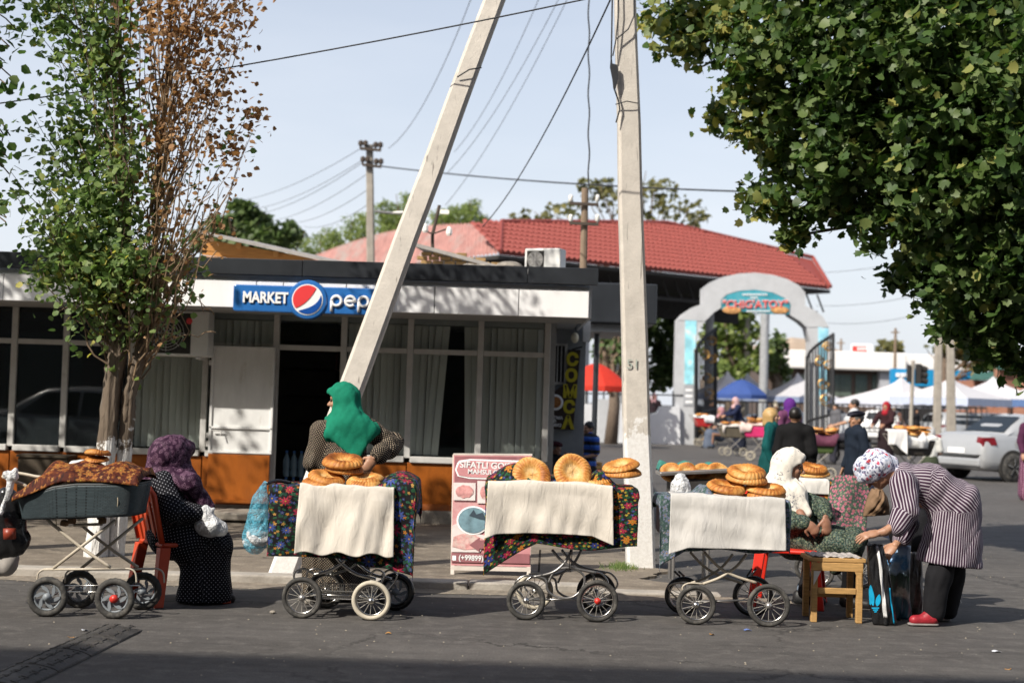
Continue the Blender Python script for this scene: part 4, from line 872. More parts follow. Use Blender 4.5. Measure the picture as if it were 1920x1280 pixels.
# ---- twin-trunked tree in front of the shop: green half, dried half
YT = 12.4
def bark_trunk(pts, rs, nm, par, seed):
    m_ = MB(); n = 22; r = np.random.default_rng(seed); P = [Vector(p) for p in pts]; fine = []; fr = []
    for i in range(len(P)-1):
        for k in range(6): t = k/6; fine.append(P[i].lerp(P[i+1], t)); fr.append(rs[i]+(rs[i+1]-rs[i])*t)
    fine.append(P[-1]); fr.append(rs[-1]); vs = []
    for i, p in enumerate(fine):
        for j in range(n):
            a_ = 2*math.pi*j/n; q = fr[i]*(1+.10*math.sin(j*2.1+i*.35)+.07*math.sin(j*5.3-i*.5+seed)+.07*r.normal()+.08*math.sin(j*2*math.pi/n*5+1.3*math.sin(i*.3)))
            vs.append(p+Vector((math.cos(a_)*q, math.sin(a_)*q, .01*r.normal())))
    m_.add(vs, [(i*n+j, i*n+(j+1) % n, (i+1)*n+(j+1) % n, (i+1)*n+j) for i in range(len(fine)-1) for j in range(n)]); return m_.build(nm, M_LIME, par, smooth=True)
T1 = thing('twin_tree', 'twin-trunked street tree with whitewashed feet, half green and half dried brown', 'tree', (W(195, 1048, YT).x, YT, 0))
ta = [W(178, 1052, YT), W(190, 930, YT), W(203, 800, YT), (W(214, 700, YT)), W(224, 640, YT), W(232, 560, YT), W(240, 420, YT), W(232, 260, YT), W(225, 60, YT), W(222, -260, YT)]
tb_ = [W(214, 1046, YT+.1), W(229, 900, YT+.1), W(238, 790, YT+.05), W(243, 735, YT+.02), W(262, 670, YT), W(272, 600, YT), W(290, 450, YT), W(300, 280, YT), W(318, 80, YT), W(330, -240, YT)]
bark_trunk(ta, [.095, .082, .076, .08, .075, .042, .026, .02, .015, .008], 'trunk', T1, 1); bark_trunk(tb_, [.072, .062, .058, .056, .055, .036, .024, .018, .014, .008], 'trunk', T1, 2)
r = np.random.default_rng(11); tw1 = MB(); tw2 = MB(); lc, lt, bc, btn = [], [], [], []
half = lambda py: (60 if py > 560 else 60+(560-py)*1.0) if py > 420 else 205
for k in range(210):
    py = r.uniform(-330, 540); hw = 215 if py < 380 else 215-(py-380)*.42
    px = 255+r.uniform(-1, 1)*hw+(15 if py < 300 else -20)
    if py > 420: px -= 20*(py-420)/200
    base = ta if px < 262 else tb_; bi = min(8, max(3, int(4+(640-(py+r.uniform(120, 330)))/150)))
    a_ = base[bi]; b_ = W(px, py, YT+r.uniform(-.75, .75)); a_ = Vector(a_).lerp(Vector(base[min(bi+1, 9)]), r.random())
    pth = wander(a_, b_, 9, .035, r, -.05); brown = px > 262+r.normal()*16 and not (r.random() < .08) and py < 480
    (tw2 if brown else tw1).tube([Vector(p) for p in pth], [.0095-.0009*i for i in range(9)], 5)
    nn = int(r.uniform(26, 46)*(1.55 if py > 180 and px < 300 else 1.0)*(1.0 if not brown else .75)*(.8 if py > 300 and px > 262 else 1))
    if brown and py > 330: nn = int(nn*.25)
    t = r.uniform(.3, 1.0, nn); idx = np.clip((t*8).astype(int), 0, 7); fr = (t*8-idx)[:, None]; pts = pth[idx]*(1-fr)+pth[idx+1]*fr+r.normal(size=(nn, 3))*(.11 if not brown else .085)
    (bc if brown else lc).append(pts); (btn if brown else lt).append(np.clip(r.normal(.5, .2, nn)+(.35 if r.random() < .06 else 0), 0, 1))
for (px, py, D_, rx, rz, n_) in ((160, 525, .0, .38, .22, 300), (120, 470, .2, .45, .4, 520), (170, 380, -.3, .5, .45, 560), (140, 250, .1, .45, .5, 520), (180, 120, -.2, .5, .5, 480), (230, 300, .5, .5, .6, 500), (210, 500, -.4, .45, .28, 320), (285, 545, .3, .3, .16, 160), (330, 500, .4, .3, .25, 200), (75, 530, .2, .16, .1, 60), (100, 30, 0, .4, .4, 350), (200, -120, 0, .7, .7, 700), (200, -420, 0, 1.0, .9, 520), (270, -650, 0, .9, .9, 480), (230, -880, 0, .7, .8, 300), (230, 640, -.05, .12, .1, 40), (205, 690, -.05, .05, .05, 12)):
    lc.append(blob_points(W(px, py, YT+D_), (rx, rx, rz), int(n_*.85), r, .1)); lt.append(np.clip(r.normal(.5, .2, int(n_*.85)), 0, 1))
for (px, py, D_, rx, rz, n_) in ((350, 60, -.2, .55, .5, 560), (400, 180, 0, .45, .5, 420), (330, 200, .3, .5, .5, 420), (430, 280, .1, .3, .35, 200), (380, -60, 0, .7, .6, 700), (480, 220, .1, .2, .25, 90), (300, 20, -.4, .4, .5, 300), (440, 40, .1, .3, .4, 250)):
    bc.append(blob_points(W(px, py, YT+D_), (rx, rx, rz), int(n_*.55), r, .1)); btn.append(np.clip(r.normal(.5, .22, int(n_*.55)), 0, 1))
for k in range(46):
    a_ = Vector(tb_[4]).lerp(Vector(tb_[6]), r.random())+Vector((r.normal()*.04, r.normal()*.04, 0)); b_ = W(300+r.uniform(-40, 110), r.uniform(330, 640), YT+r.uniform(-.5, .5))
    tw2.tube([Vector(p) for p in wander(a_, b_, 12, .045, r, r.uniform(-.15, .2))], .0045, 4)
for k in range(26):
    a_ = Vector(ta[4])+Vector((r.normal()*.05, r.normal()*.05, r.uniform(-.2, .6))); b_ = W(210+r.uniform(-120, 110), r.uniform(420, 600), YT+r.uniform(-.5, .3))
    tw1.tube([Vector(p) for p in wander(a_, b_, 9, .03, r, 0)], .0045, 4)
tag(tw1.build('branches', M_TWIG, T1), kind='stuff'); tag(tw2.build('dry_branches', M_TWIG2, T1), kind='stuff')
LM_G = leafmat('green_leaf', [(0, (.04, .08, .024)), (.45, (.12, .19, .06)), (.75, (.24, .31, .11)), (1, (.46, .41, .1))], .45)
LM_B = leafmat('dry_leaf', [(0, (.12, .065, .03)), (.5, (.3, .165, .075)), (1, (.5, .32, .17))], .35, .7)
lc = np.concatenate(lc); lt = np.concatenate(lt); bc = np.concatenate(bc); btn = np.concatenate(btn)
o = link('crown', leaves(lc, .062, lt, seed=3), LM_G, T1); tag(o, kind='stuff'); o = link('dry_crown', leaves(bc, .05, btn, seed=4, droop=.3), LM_B, T1); tag(o, 'dried brown half of the crown', kind='stuff')
# ---- sliver of another tree at the left edge
def edge_tree():
    t = thing('street_tree', 'dark green street tree whose twigs hang into the left picture edge', 'tree', (W(-150, 1048, 12).x, 12, 0)); r = np.random.default_rng(5)
    x0 = W(-170, 700, 12).x; bark_trunk([V(x0-.2, 12, 0), V(x0-.1, 12, 1.5), V(x0, 12, 3.2), V(x0+.1, 12, 5.9)], [.14, .11, .09, .03], 'trunk', t, 7); tw = MB(); c = []
    for k in range(46):
        py = r.uniform(-200, 420); b_ = W(r.uniform(-60, 36 if py > 130 else 45), py, 12+r.uniform(-.5, .5)); pth = wander(V(x0, 12, min(5.8, b_.z+.5)), b_, 9, .04, r, .1); tw.tube([Vector(p) for p in pth], .006, 4)
        nn = 22; tt = r.integers(4, 9, nn); c.append(pth[tt]+r.normal(size=(nn, 3))*.09)
    tag(tw.build('branches', M_TWIG, t), kind='stuff')
    for (x_, z_, rx, n_) in ((x0-.4, 3.4, .9, 420), (x0-.2, 4.6, 1.0, 600), (x0-.6, 5.6, .8, 300), (x0-1.2, 4.8, .9, 400)): c.append(blob_points((x_, 12, z_), (rx*.9, rx, rx), n_, r, .15))
    c = np.concatenate(c); tag(link('crown', leaves(c, .085, np.clip(r.normal(.35, .2, len(c)), 0, 1), seed=8), LM_G, t), kind='stuff')
    for k_, (xs_, ys_) in enumerate(((-8.6, 12.2), (-11.6, 12.0))):
        t2 = thing('street_tree', ('second', 'third')[k_]+' street tree left of the picture, shading the pavement before the shop', 'tree', (xs_, ys_, 0)); bark_trunk([V(xs_, ys_, 0), V(xs_+.1, ys_, 2), V(xs_, ys_, 4), V(xs_+.1, ys_, 7.5)], [.15, .12, .09, .03], 'trunk', t2, 12+k_)
        c2 = np.concatenate([blob_points((xs_+dx_, ys_+dy_, z_), (rx, rx, rx), 620, r, .15) for dx_, dy_, z_, rx in ((0, 0, 3.4, 1.0), (.6, .3, 4.6, 1.2), (-.6, -.3, 5.2, 1.2), (.1, .2, 6.6, 1.2), (0, 0, 8, .9))])
        tag(link('crown', leaves(c2, .1, np.clip(r.normal(.35, .2, len(c2)), 0, 1), seed=60+k_), LM_G, t2), kind='stuff')
edge_tree()
# ---- large plane tree overhanging from the right
LM_P = leafmat('plane_leaf', [(0, (.018, .045, .011)), (.4, (.06, .112, .028)), (.75, (.15, .2, .066)), (1, (.34, .32, .085))], .36, .5, .35)
PT = thing('plane_tree', 'large plane tree whose leafy crown overhangs the upper right corner', 'tree', (6.4, 14.5, 0)); r = np.random.default_rng(21)
bark_trunk([V(6.5, 14.6, -.05), V(6.4, 14.5, 1.5), V(6.3, 14.4, 3), V(6.2, 14.3, 5), V(6.0, 14.2, 8)], [.36, .3, .27, .22, .1], 'trunk', PT, 9)
blobs = [(1300, 30, 14, .42, .34), (1255, 40, 14, .2, .2), (1290, 85, 14, .2, .16), (1400, 60, 13.8, .55, .5), (1400, 170, 13.6, .3, .26), (1480, 130, 13.5, .6, .55), (1560, 60, 13.2, .7, .6), (1440, 240, 13.8, .34, .3), (1360, 235, 14, .16, .1), (1345, 215, 14, .1, .06), (1520, 230, 13.4, .55, .45), (1640, 160, 13, .75, .65), (1620, 290, 13.2, .6, .45), (1470, 300, 13.9, .22, .2), (1540, 340, 13.6, .4, .3), (1450, 380, 14, .26, .2), (1420, 365, 14.1, .14, .1), (1500, 410, 14, .22, .12), (1475, 445, 14, .14, .07), (1590, 390, 13.7, .34, .2), (1660, 400, 13.4, .5, .35), (1740, 80, 12.8, .8, .7), (1760, 260, 12.8, .75, .6), (1740, 380, 13, .6, .45), (1850, 150, 12.6, .8, .8), (1880, 330, 12.7, .75, .6), (1830, 470, 13, .6, .45), (1780, 470, 13.4, .4, .3), (1700, 500, 13.8, .14, .16), (1680, 530, 13.9, .1, .06), (1740, 530, 13.6, .22, .2), (1800, 560, 13.4, .3, .3), (1790, 615, 13.6, .22, .2), (1860, 560, 13, .5, .4), (1890, 620, 13.2, .32, .3), (1850, 640, 13.4, .22, .2), (1915, 690, 13.3, .1, .14), (1960, 500, 13, .7, .7), (1960, 250, 13, .9, .9), (1700, -60, 13, 1.2, .7), (1500, -80, 13.6, .9, .5), (1900, -60, 13, 1.1, .8), (1990, 640, 13.2, .5, .45),
  (1700, 200, 14.6, 1.1, .9), (1820, 380, 14.8, 1.0, .8), (1900, 520, 14.6, .7, .6)]
c = []; tn = []; brs = MB()
for k, (px, py, D_, rx, rz) in enumerate(blobs):
    n_ = int(270*(rx*rx*rz)**.62)+12; q = blob_points(W(px, py, D_), (rx*.85, rx*.8, rz*.85), n_, r, .2)
    # break the lump into sprays
    for s_ in range(max(5, int(34*rx*rz/.16)+4)):
        d_ = r.normal(size=3); d_ /= np.linalg.norm(d_); d_[2] *= .8; ctr = np.array(W(px, py, D_))+d_*np.array((rx, rx, rz))*r.uniform(.45, 1.25); m_ = int(r.uniform(7, 16)); q = np.concatenate([q, ctr+r.normal(size=(m_, 3))*np.array((.085, .085, .06))])
    c.append(q); yel = .38 if px < 1480 else .04; tn.append(np.clip(r.normal(.42, .2, len(q))+yel*(r.random(len(q)) < .6), 0, 1))
    st = V(6.15, 14.25, min(7.5, max(2.8, W(px, py, D_).z+.3))); brs.tube([Vector(p) for p in wander(st, W(px, py, D_), 9, .05, r, .15)], [.06-.006*i for i in range(9)], 6)
c = np.concatenate(c); tn = np.concatenate(tn)
tag(brs.build('branches', M_TWIG, PT), kind='stuff'); tag(link('crown', leaves(c, .082, tn, LOBE, LOBE_F, .25, .25, 22), LM_P, PT), kind='stuff')
# ---- background trees
LM_F1 = leafmat('far_dark_leaf', [(0, (.03, .055, .018)), (.6, (.09, .135, .045)), (1, (.18, .22, .08))], .35); LM_F2 = leafmat('far_light_leaf', [(0, (.07, .11, .03)), (.6, (.2, .26, .075)), (1, (.33, .36, .12))], .45); LM_F3 = leafmat('far_olive_leaf', [(0, (.07, .075, .03)), (.6, (.15, .15, .06)), (1, (.26, .23, .08))], .4)
def far_tree(nm, lab, Y, blobs_, n_per, size, lm, shape=HEART, faces=HEART_F, shell=.35, seed=1, droop=.1, grp='trees behind the market'):
    r = np.random.default_rng(seed); b0 = blobs_[0]; x0 = W(b0[0], b0[1], Y).x; t = thing(nm, lab, 'tree', (x0, Y, 0), 0, grp); pxm = FPX/Y; zt_ = max(W(b[0], b[1], Y).z for b in blobs_); c = []
    MB().tube([V(x0, Y, -.05), V(x0+.1, Y, zt_*.35), V(x0, Y, zt_*.7), V(x0+.05, Y, zt_)], [.3*Y/60, .24*Y/60, .15*Y/60, .04], 9).build('trunk', M_BARK, t, smooth=True); tw = MB()
    for (px, py, rx, ry) in blobs_:
        rx /= pxm; ry /= pxm; n_ = int(n_per*(rx*ry)); ct = W(px, py, Y+r.uniform(-1, 1)*rx*.6); c.append(blob_points(ct, (rx, rx, ry), n_, r, shell)); m_ = n_//14+4
        for s_ in range(14): d_ = r.normal(size=3); d_ /= np.linalg.norm(d_); c.append(np.array(ct)+d_*np.array((rx, rx, ry))*r.uniform(.8, 1.12)+r.normal(size=(m_, 3))*min(rx, ry)*np.array((.16, .16, .13)))
        for q in range(4): tw.tube([Vector(p) for p in wander(V(x0, Y, ct.z*.6), ct+V(r.normal()*rx*.6, r.normal()*rx*.5, r.normal()*ry*.6), 7, .12, r)], [.09, .07, .06, .05, .04, .03, .02], 4)
    c = np.concatenate(c); tag(tw.build('branches', M_TWIG, t), kind='stuff'); tag(link('crown', leaves(c, size, np.clip(r.normal(.5, .22, len(c)), 0, 1), shape, faces, .3, droop, seed+50), lm, t), kind='stuff'); return t
far_tree('dark_tree', 'dense dark green tree above the timber shed roof', 60, [(460, 420, 45, 38), (430, 440, 40, 35), (400, 450, 40, 30), (485, 450, 38, 30), (455, 395, 22, 18), (510, 455, 25, 22), (540, 445, 22, 24)], 300, .3, LM_F1, seed=31)
far_tree('willow_tree', 'light green willow left of the distant utility pole', 94, [(600, 465, 50, 30), (650, 450, 45, 35), (560, 470, 35, 22), (690, 440, 40, 45), (640, 475, 60, 20)], 260, .34, LM_F2, LONG, LONG_F, seed=32, droop=.9)
far_tree('willow_tree', 'light green willow between the distant pole and the strut', 92, [(745, 430, 40, 45), (765, 385, 22, 26), (730, 400, 24, 26), (760, 455, 45, 30)], 320, .34, LM_F2, LONG, LONG_F, seed=33, droop=.9)
far_tree('willow_tree', 'green willow right of the strut above the pink roof', 95, [(870, 405, 35, 28), (845, 415, 30, 28), (885, 390, 16, 16), (830, 420, 25, 25), (900, 418, 18, 16)], 320, .34, LM_F2, LONG, LONG_F, seed=34, droop=.8)
far_tree('thin_tree', 'sparse olive tree with bare twigs behind the red roof ridge', 85, [(1200, 375, 62, 38), (1150, 370, 45, 32), (1060, 400, 45, 22), (1000, 408, 40, 14), (1260, 395, 55, 28), (1300, 405, 25, 20), (1230, 350, 40, 20), (1110, 355, 30, 18)], 26, .34, LM_F3, seed=35, shell=.1)
far_tree('dark_tree', 'dark tree behind the upright pole and left gate post', 74, [(1180, 640, 45, 55), (1240, 620, 40, 50), (1260, 680, 30, 45), (1140, 640, 22, 40), (1225, 700, 40, 30)], 230, .3, LM_F1, seed=36)
far_tree('leafy_tree', 'leafy green tree framed in the left of the gateway', 80, [(1370, 620, 42, 45), (1345, 660, 32, 40), (1400, 660, 40, 40), (1360, 700, 40, 22), (1385, 590, 30, 25)], 120, .34, LM_F2, seed=37)
far_tree('dark_tree', 'small dark round tree right of the gateway post', 84, [(1455, 655, 25, 25), (1440, 680, 25, 25), (1465, 690, 14, 20)], 280, .28, LM_F1, seed=38)
far_tree('small_tree', 'small olive treetop peeking over the white building', 125, [(1665, 652, 20, 10), (1680, 650, 12, 8)], 60, .5, LM_F3, seed=39)
far_tree('yellow_tree', 'yellowing tree behind the two concrete posts', 92, [(1770, 650, 28, 18), (1830, 660, 40, 34), (1860, 680, 40, 22), (1800, 645, 26, 22)], 70, .42, LM_F3, seed=40)
far_tree('bushy_tree', 'twiggy bush between the annex and the upright pole', 50, [(1150, 640, 28, 30), (1130, 620, 20, 26), (1165, 670, 25, 20)], 40, .2, LM_F1, seed=41, shell=.05)
# grass tuft by the pole foot
tuft = []; r = np.random.default_rng(77); gv = []; gf = []
for k in range(420):
    c_ = np.array(G(1168+r.normal()*14, 1064+r.normal()*3, .02)); h_ = r.uniform(.02, .06); d_ = r.normal(size=2)*.025; w_ = .003; n0 = len(gv); gv += [c_+np.array((-w_, 0, 0)), c_+np.array((w_, 0, 0)), c_+np.array((d_[0], d_[1], h_))]; gf.append((n0, n0+1, n0+2))
o = link('grass_tuft', npmesh('grass', np.array(gv), np.array(gf), {'tone': np.repeat(np.clip(r.normal(.5, .2, 420), 0, 1), 3)}), LM_G); tag(o, 'small tuft of grass at the foot of the upright concrete pole', 'grass', kind='stuff')
# ------------------------------------------------------------------ implicit-surface modelling for bodies, clothes and bags
def A3(x): return np.array(x, dtype=np.float64)
def cone(a, b, ra, rb, k=.03, n=None, s=1.0): return ('c', A3(a), A3(b), ra, rb, k, None if n is None else A3(Vector(n).normalized()), s)
def ell(c, r, k=.02, M=None): return ('e', A3(c), A3(r), k, None if M is None else np.array(M, dtype=np.float64))
def cut(c, r, k=.01, M=None): return ('x', A3(c), A3(r), k, None if M is None else np.array(M, dtype=np.float64))
def pdist(p, P):
    if p[0] == 'c':
        _, a, b, ra, rb, k, n, s = p; q = P-a; ab = b-a
        if n is not None:
            d = q@n; q = q+(s-1)*d[:, None]*n
        t = np.clip((q@ab)/(ab@ab+1e-12), 0, 1); r = ra+(rb-ra)*t
        return np.linalg.norm(q-t[:, None]*ab, axis=1)-r
    _, c, r, k, M = p; q = P-c
    if M is not None: q = q@M
    k0 = np.linalg.norm(q/r, axis=1); k1 = np.linalg.norm(q/(r*r), axis=1)+1e-9
    return k0*(k0-1)/k1
def pk(p): return p[5] if p[0] == 'c' else p[3]
def smin(a, b, k):
    h = np.clip(.5+.5*(b-a)/k, 0, 1); return b*(1-h)+a*h-k*h*(1-h)
def field(prims, P):
    d = None
    for p in prims:
        e = pdist(p, P)
        if p[0] == 'x':
            k = pk(p); d = -smin(-d, e, k)
        else: d = e if d is None else smin(d, e, max(pk(p), 1e-4))
    return d
def surfnet(prims, h, fold=None, seed=0, zmin=None, plane=None, maxn=2600000):
    lo = np.array([1e9]*3); hi = -lo
    for p in prims:
        if p[0] == 'x': continue
        if p[0] == 'c':
            m = max(p[3], p[4]); lo = np.minimum(lo, np.minimum(p[1], p[2])-m); hi = np.maximum(hi, np.maximum(p[1], p[2])+m)
        else: m = p[2].max(); lo = np.minimum(lo, p[1]-m); hi = np.maximum(hi, p[1]+m)
    lo -= 3*h; hi += 3*h; n = np.ceil((hi-lo)/h).astype(int)+1
    while n.prod() > maxn: h *= 1.15; n = np.ceil((hi-lo)/h).astype(int)+1
    g = np.stack(np.meshgrid(*[lo[i]+h*np.arange(n[i]) for i in range(3)], indexing='ij'), -1).reshape(-1, 3)
    D = field(prims, g)
    if fold:
        r = np.random.default_rng(seed); near = np.abs(D) < .08; q = g[near]; w = np.zeros(len(q))
        for _ in range(7):
            kk = r.normal(size=3)*np.array((fold[1], fold[1], fold[2])); ph = r.uniform(0, 6.3); w += 1-2*np.abs(np.sin(.5*(q@kk+ph+1.2*np.sin(q@(kk[[1, 2, 0]]*.6)))))**.8
        D[near] += fold[0]*w/2.6
    if zmin is not None: D = np.maximum(D, zmin-g[:, 2])
    if plane is not None: D = np.maximum(D, (g-A3(plane[0]))@A3(Vector(plane[1]).normalized()))
    D = D.reshape(n); ins = D < 0
    c = np.zeros(n-1, dtype=np.int8)
    offs = [(x, y, z) for x in (0, 1) for y in (0, 1) for z in (0, 1)]
    for (x, y, z) in offs: c += ins[x:n[0]-1+x, y:n[1]-1+y, z:n[2]-1+z]
    act = np.argwhere((c > 0) & (c < 8))
    val = np.stack([D[act[:, 0]+x, act[:, 1]+y, act[:, 2]+z] for (x, y, z) in offs], 1)
    pos = np.zeros((len(act), 3)); cnt = np.zeros(len(act))
    for i in range(8):
        for j in range(i+1, 8):
            a, b = np.array(offs[i]), np.array(offs[j])
            if np.abs(a-b).sum() != 1: continue
            cr = (val[:, i] < 0) != (val[:, j] < 0); t = np.where(cr, val[:, i]/(val[:, i]-val[:, j]+1e-12), 0)
            pos += cr[:, None]*(a+t[:, None]*(b-a)); cnt += cr
    v = lo+h*(act+pos/np.maximum(cnt, 1)[:, None])
    idx = -np.ones(n-1, dtype=np.int64); idx[tuple(act.T)] = np.arange(len(act)); F_ = []
    for ax in range(3):
        o1, o2 = [(1, 2), (2, 0), (0, 1)][ax]
        sl0 = [slice(1, -1)]*3; sl1 = [slice(1, -1)]*3; sl0[ax] = slice(0, -1); sl1[ax] = slice(1, None)
        a = ins[tuple(sl0)]; b = ins[tuple(sl1)]; e = np.argwhere(a != b); off = np.array([1, 1, 1]); off[ax] = 0; e = e+off
        def cell(d1, d2):
            q = e.copy(); q[:, o1] -= d1; q[:, o2] -= d2; return idx[tuple(q.T)]
        quad = np.stack([cell(0, 0), cell(1, 0), cell(1, 1), cell(0, 1)], 1); flip = ~ins[tuple(e.T)]
        quad[flip] = quad[flip][:, ::-1]; F_.append(quad)
    f = np.concatenate(F_); f = f[(f >= 0).all(1)][:, ::-1]
    return v, f
def suv(prims, v):
    """cloth coordinates in metres: around and along the nearest limb axis"""
    best = None; out = np.zeros((len(v), 3))
    for i, p in enumerate(prims):
        if p[0] == 'x': continue
        d = pdist(p, v)
        if p[0] == 'c': a, b, rr = p[1], p[2], max(p[3], p[4])
        else: a, b, rr = p[1]-np.array((0, 0, .5))*p[2], p[1]+np.array((0, 0, .5))*p[2], p[2].max()
        ax = (b-a)/(np.linalg.norm(b-a)+1e-9); e1 = np.array((0., -1., 0.)); e1 -= ax*(e1@ax)
        if np.linalg.norm(e1) < .1: e1 = np.array((0., 0., 1.)); e1 -= ax*(e1@ax)
        e1 /= np.linalg.norm(e1); e2 = np.cross(ax, e1); q = v-a; th = np.arctan2(q@e2, q@e1)
        val = np.stack([th*rr, q@ax, np.full(len(v), float(i))], 1)
        if best is None: best = d.copy(); out[:] = val
        else: m = d < best; out[m] = val[m]; best[m] = d[m]
    return out
def sdf_obj(name, prims, m_, parent, h=.014, fold=None, seed=0, extra=None, **kw):
    v, f = surfnet(prims, h, fold, seed, **kw); at = suv(prims, v)
    if extra is not None:
        for pr, hh in extra:
            v2, f2 = surfnet(pr, hh); f = np.concatenate([f, f2+len(v)]); v = np.concatenate([v, v2]); at = np.concatenate([at, suv(pr, v2)])
    return link(name, npmesh(name, v, f, {'suv': at}, True), m_, parent, world=(parent is not None and not kw.get('local', False)))
# ---- cloth patterns on those coordinates
def pat_coord(nt): return N(nt, 'ShaderNodeAttribute', attribute_name='suv').outputs['Vector']
def clothbump(nt, b, co, sc=450, st=.15):
    n = N(nt, 'ShaderNodeTexNoise', Scale=sc*.1, Detail=5.0); L(nt, co, n.inputs['Vector']); bn = N(nt, 'ShaderNodeBump', Strength=st, Distance=.01); L(nt, n.outputs['Fac'], bn.inputs['Height']); L(nt, bn.outputs['Normal'], b.inputs['Normal'])
def cloth_dots(name, base, dot, period, size, rand=0.05):
    m, nt, b = _new(name); co = pat_coord(nt); mp = N(nt, 'ShaderNodeMapping'); mp.inputs['Scale'].default_value = (1/period, 1/period, 0); mp.inputs['Rotation'].default_value = (0, 0, R(45)); L(nt, co, mp.inputs['Vector'])
    vo = N(nt, 'ShaderNodeTexVoronoi', voronoi_dimensions='2D', Scale=1.0, Randomness=rand); L(nt, mp.outputs[0], vo.inputs['Vector'])
    f = ramp(nt, vo.outputs['Distance'], [(size, 1), (size+.06, 0)]); L(nt, mixc(nt, f, base, dot), b.inputs['Base Color']); b.inputs['Roughness'].default_value = .8; b.inputs['Specular IOR Level'].default_value = .15
    clothbump(nt, b, co); return m
def cloth_stripes(name, c0, c1, period, duty=.45, c2=None):
    m, nt, b = _new(name); co = pat_coord(nt); sp = N(nt, 'ShaderNodeSeparateXYZ'); L(nt, co, sp.inputs[0])
    fr = mathn(nt, 'FRACT', mathn(nt, 'MULTIPLY', sp.outputs['X'], 1/period)); f = ramp(nt, fr, [(0, 0), (.06, 1), (duty, 1), (duty+.06, 0)])
    c = mixc(nt, f, c0, c1); L(nt, c, b.inputs['Base Color']); b.inputs['Roughness'].default_value = .75; b.inputs['Specular IOR Level'].default_value = .2; clothbump(nt, b, co); return m
def flower_layer(nt, co, scale, petals, rad, cols, base, seed, centre=(.4, .24, .04)):
    mp = N(nt, 'ShaderNodeMapping'); mp.inputs['Location'].default_value = (seed*3.7, seed*1.9, 0); mp.inputs['Scale'].default_value = (1, 1, 0); L(nt, co, mp.inputs['Vector'])
    vo = N(nt, 'ShaderNodeTexVoronoi', voronoi_dimensions='2D', Scale=scale, Randomness=.75); L(nt, mp.outputs[0], vo.inputs['Vector'])
    sc_ = N(nt, 'ShaderNodeVectorMath', operation='SCALE'); sc_.inputs['Scale'].default_value = 1.0; L(nt, mp.outputs[0], sc_.inputs[0])
    sub = N(nt, 'ShaderNodeVectorMath', operation='SUBTRACT'); L(nt, sc_.outputs[0], sub.inputs[0]); L(nt, vo.outputs['Position'], sub.inputs[1])
    sp = N(nt, 'ShaderNodeSeparateXYZ'); L(nt, sub.outputs[0], sp.inputs[0]); sc2 = N(nt, 'ShaderNodeSeparateColor'); L(nt, vo.outputs['Color'], sc2.inputs[0])
    ang = mathn(nt, 'ARCTAN2', sp.outputs['Y'], sp.outputs['X']); pet = mathn(nt, 'COSINE', mathn(nt, 'ADD', mathn(nt, 'MULTIPLY', ang, petals), mathn(nt, 'MULTIPLY', sc2.outputs[0], 6.28)))
    r_ = mathn(nt, 'MULTIPLY', mathn(nt, 'ADD', mathn(nt, 'MULTIPLY', pet, .25), .75), rad); r_ = mathn(nt, 'MULTIPLY', r_, mathn(nt, 'ADD', mathn(nt, 'MULTIPLY', sc2.outputs[1], .5), .7)); d = vo.outputs['Distance']
    f = mathn(nt, 'LESS_THAN', d, r_); n_ = len(cols); cc = ramp(nt, sc2.outputs[2], [(i/n_, c) for i, c in enumerate(cols)], 'CONSTANT')
    sh = ramp(nt, mathn(nt, 'DIVIDE', d, r_), [(.25, .55), (.55, 1.25), (.95, .8)]); cc = mixc(nt, 1.0, cc, sh, 'MULTIPLY')
    c = mixc(nt, f, base, cc); return mixc(nt, mathn(nt, 'LESS_THAN', d, mathn(nt, 'MULTIPLY', r_, .2)), c, centre)
def cloth_floral(name, base, big, small, leafc, s1=9, s2=22, uv=False, petals=6, r1=.42, r2=.36):
    m, nt, b = _new(name)
    if uv: co = N(nt, 'ShaderNodeTexCoord').outputs['UV']
    else: co = pat_coord(nt)
    c = flower_layer(nt, co, s2*1.25, 2, .46, leafc, base, 3, leafc[0])
    c = flower_layer(nt, co, s2, 5, r2, small, c, 1)
    c = flower_layer(nt, co, s1, petals, r1, big, c, 2)
    L(nt, c, b.inputs['Base Color']); b.inputs['Roughness'].default_value = .75; b.inputs['Specular IOR Level'].default_value = .2; return m
def cloth_rings(name, base, ring, s=28):
    m, nt, b = _new(name); co = pat_coord(nt); nz = N(nt, 'ShaderNodeTexNoise', Scale=14.0, Detail=3.0); L(nt, co, nz.inputs['Vector'])
    ad = N(nt, 'ShaderNodeVectorMath', operation='ADD'); sc_ = N(nt, 'ShaderNodeVectorMath', operation='SCALE'); sc_.inputs['Scale'].default_value = .06; L(nt, nz.outputs['Color'], sc_.inputs[0]); L(nt, co, ad.inputs[0]); L(nt, sc_.outputs[0], ad.inputs[1])
    vo = N(nt, 'ShaderNodeTexVoronoi', voronoi_dimensions='2D', Scale=float(s)); L(nt, ad.outputs[0], vo.inputs['Vector'])
    f = ramp(nt, vo.outputs['Distance'], [(.12, 0), (.2, .9), (.27, 0), (.38, .1), (.42, .7), (.47, 0)]); c = mixc(nt, f, base, ring); c = mixc(nt, ramp(nt, nz.outputs['Fac'], [(.5, 0), (.62, .5)]), c, tuple(x*.5 for x in base))
    L(nt, c, b.inputs['Base Color']); b.inputs['Roughness'].default_value = .7; b.inputs['Specular IOR Level'].default_value = .2; return m
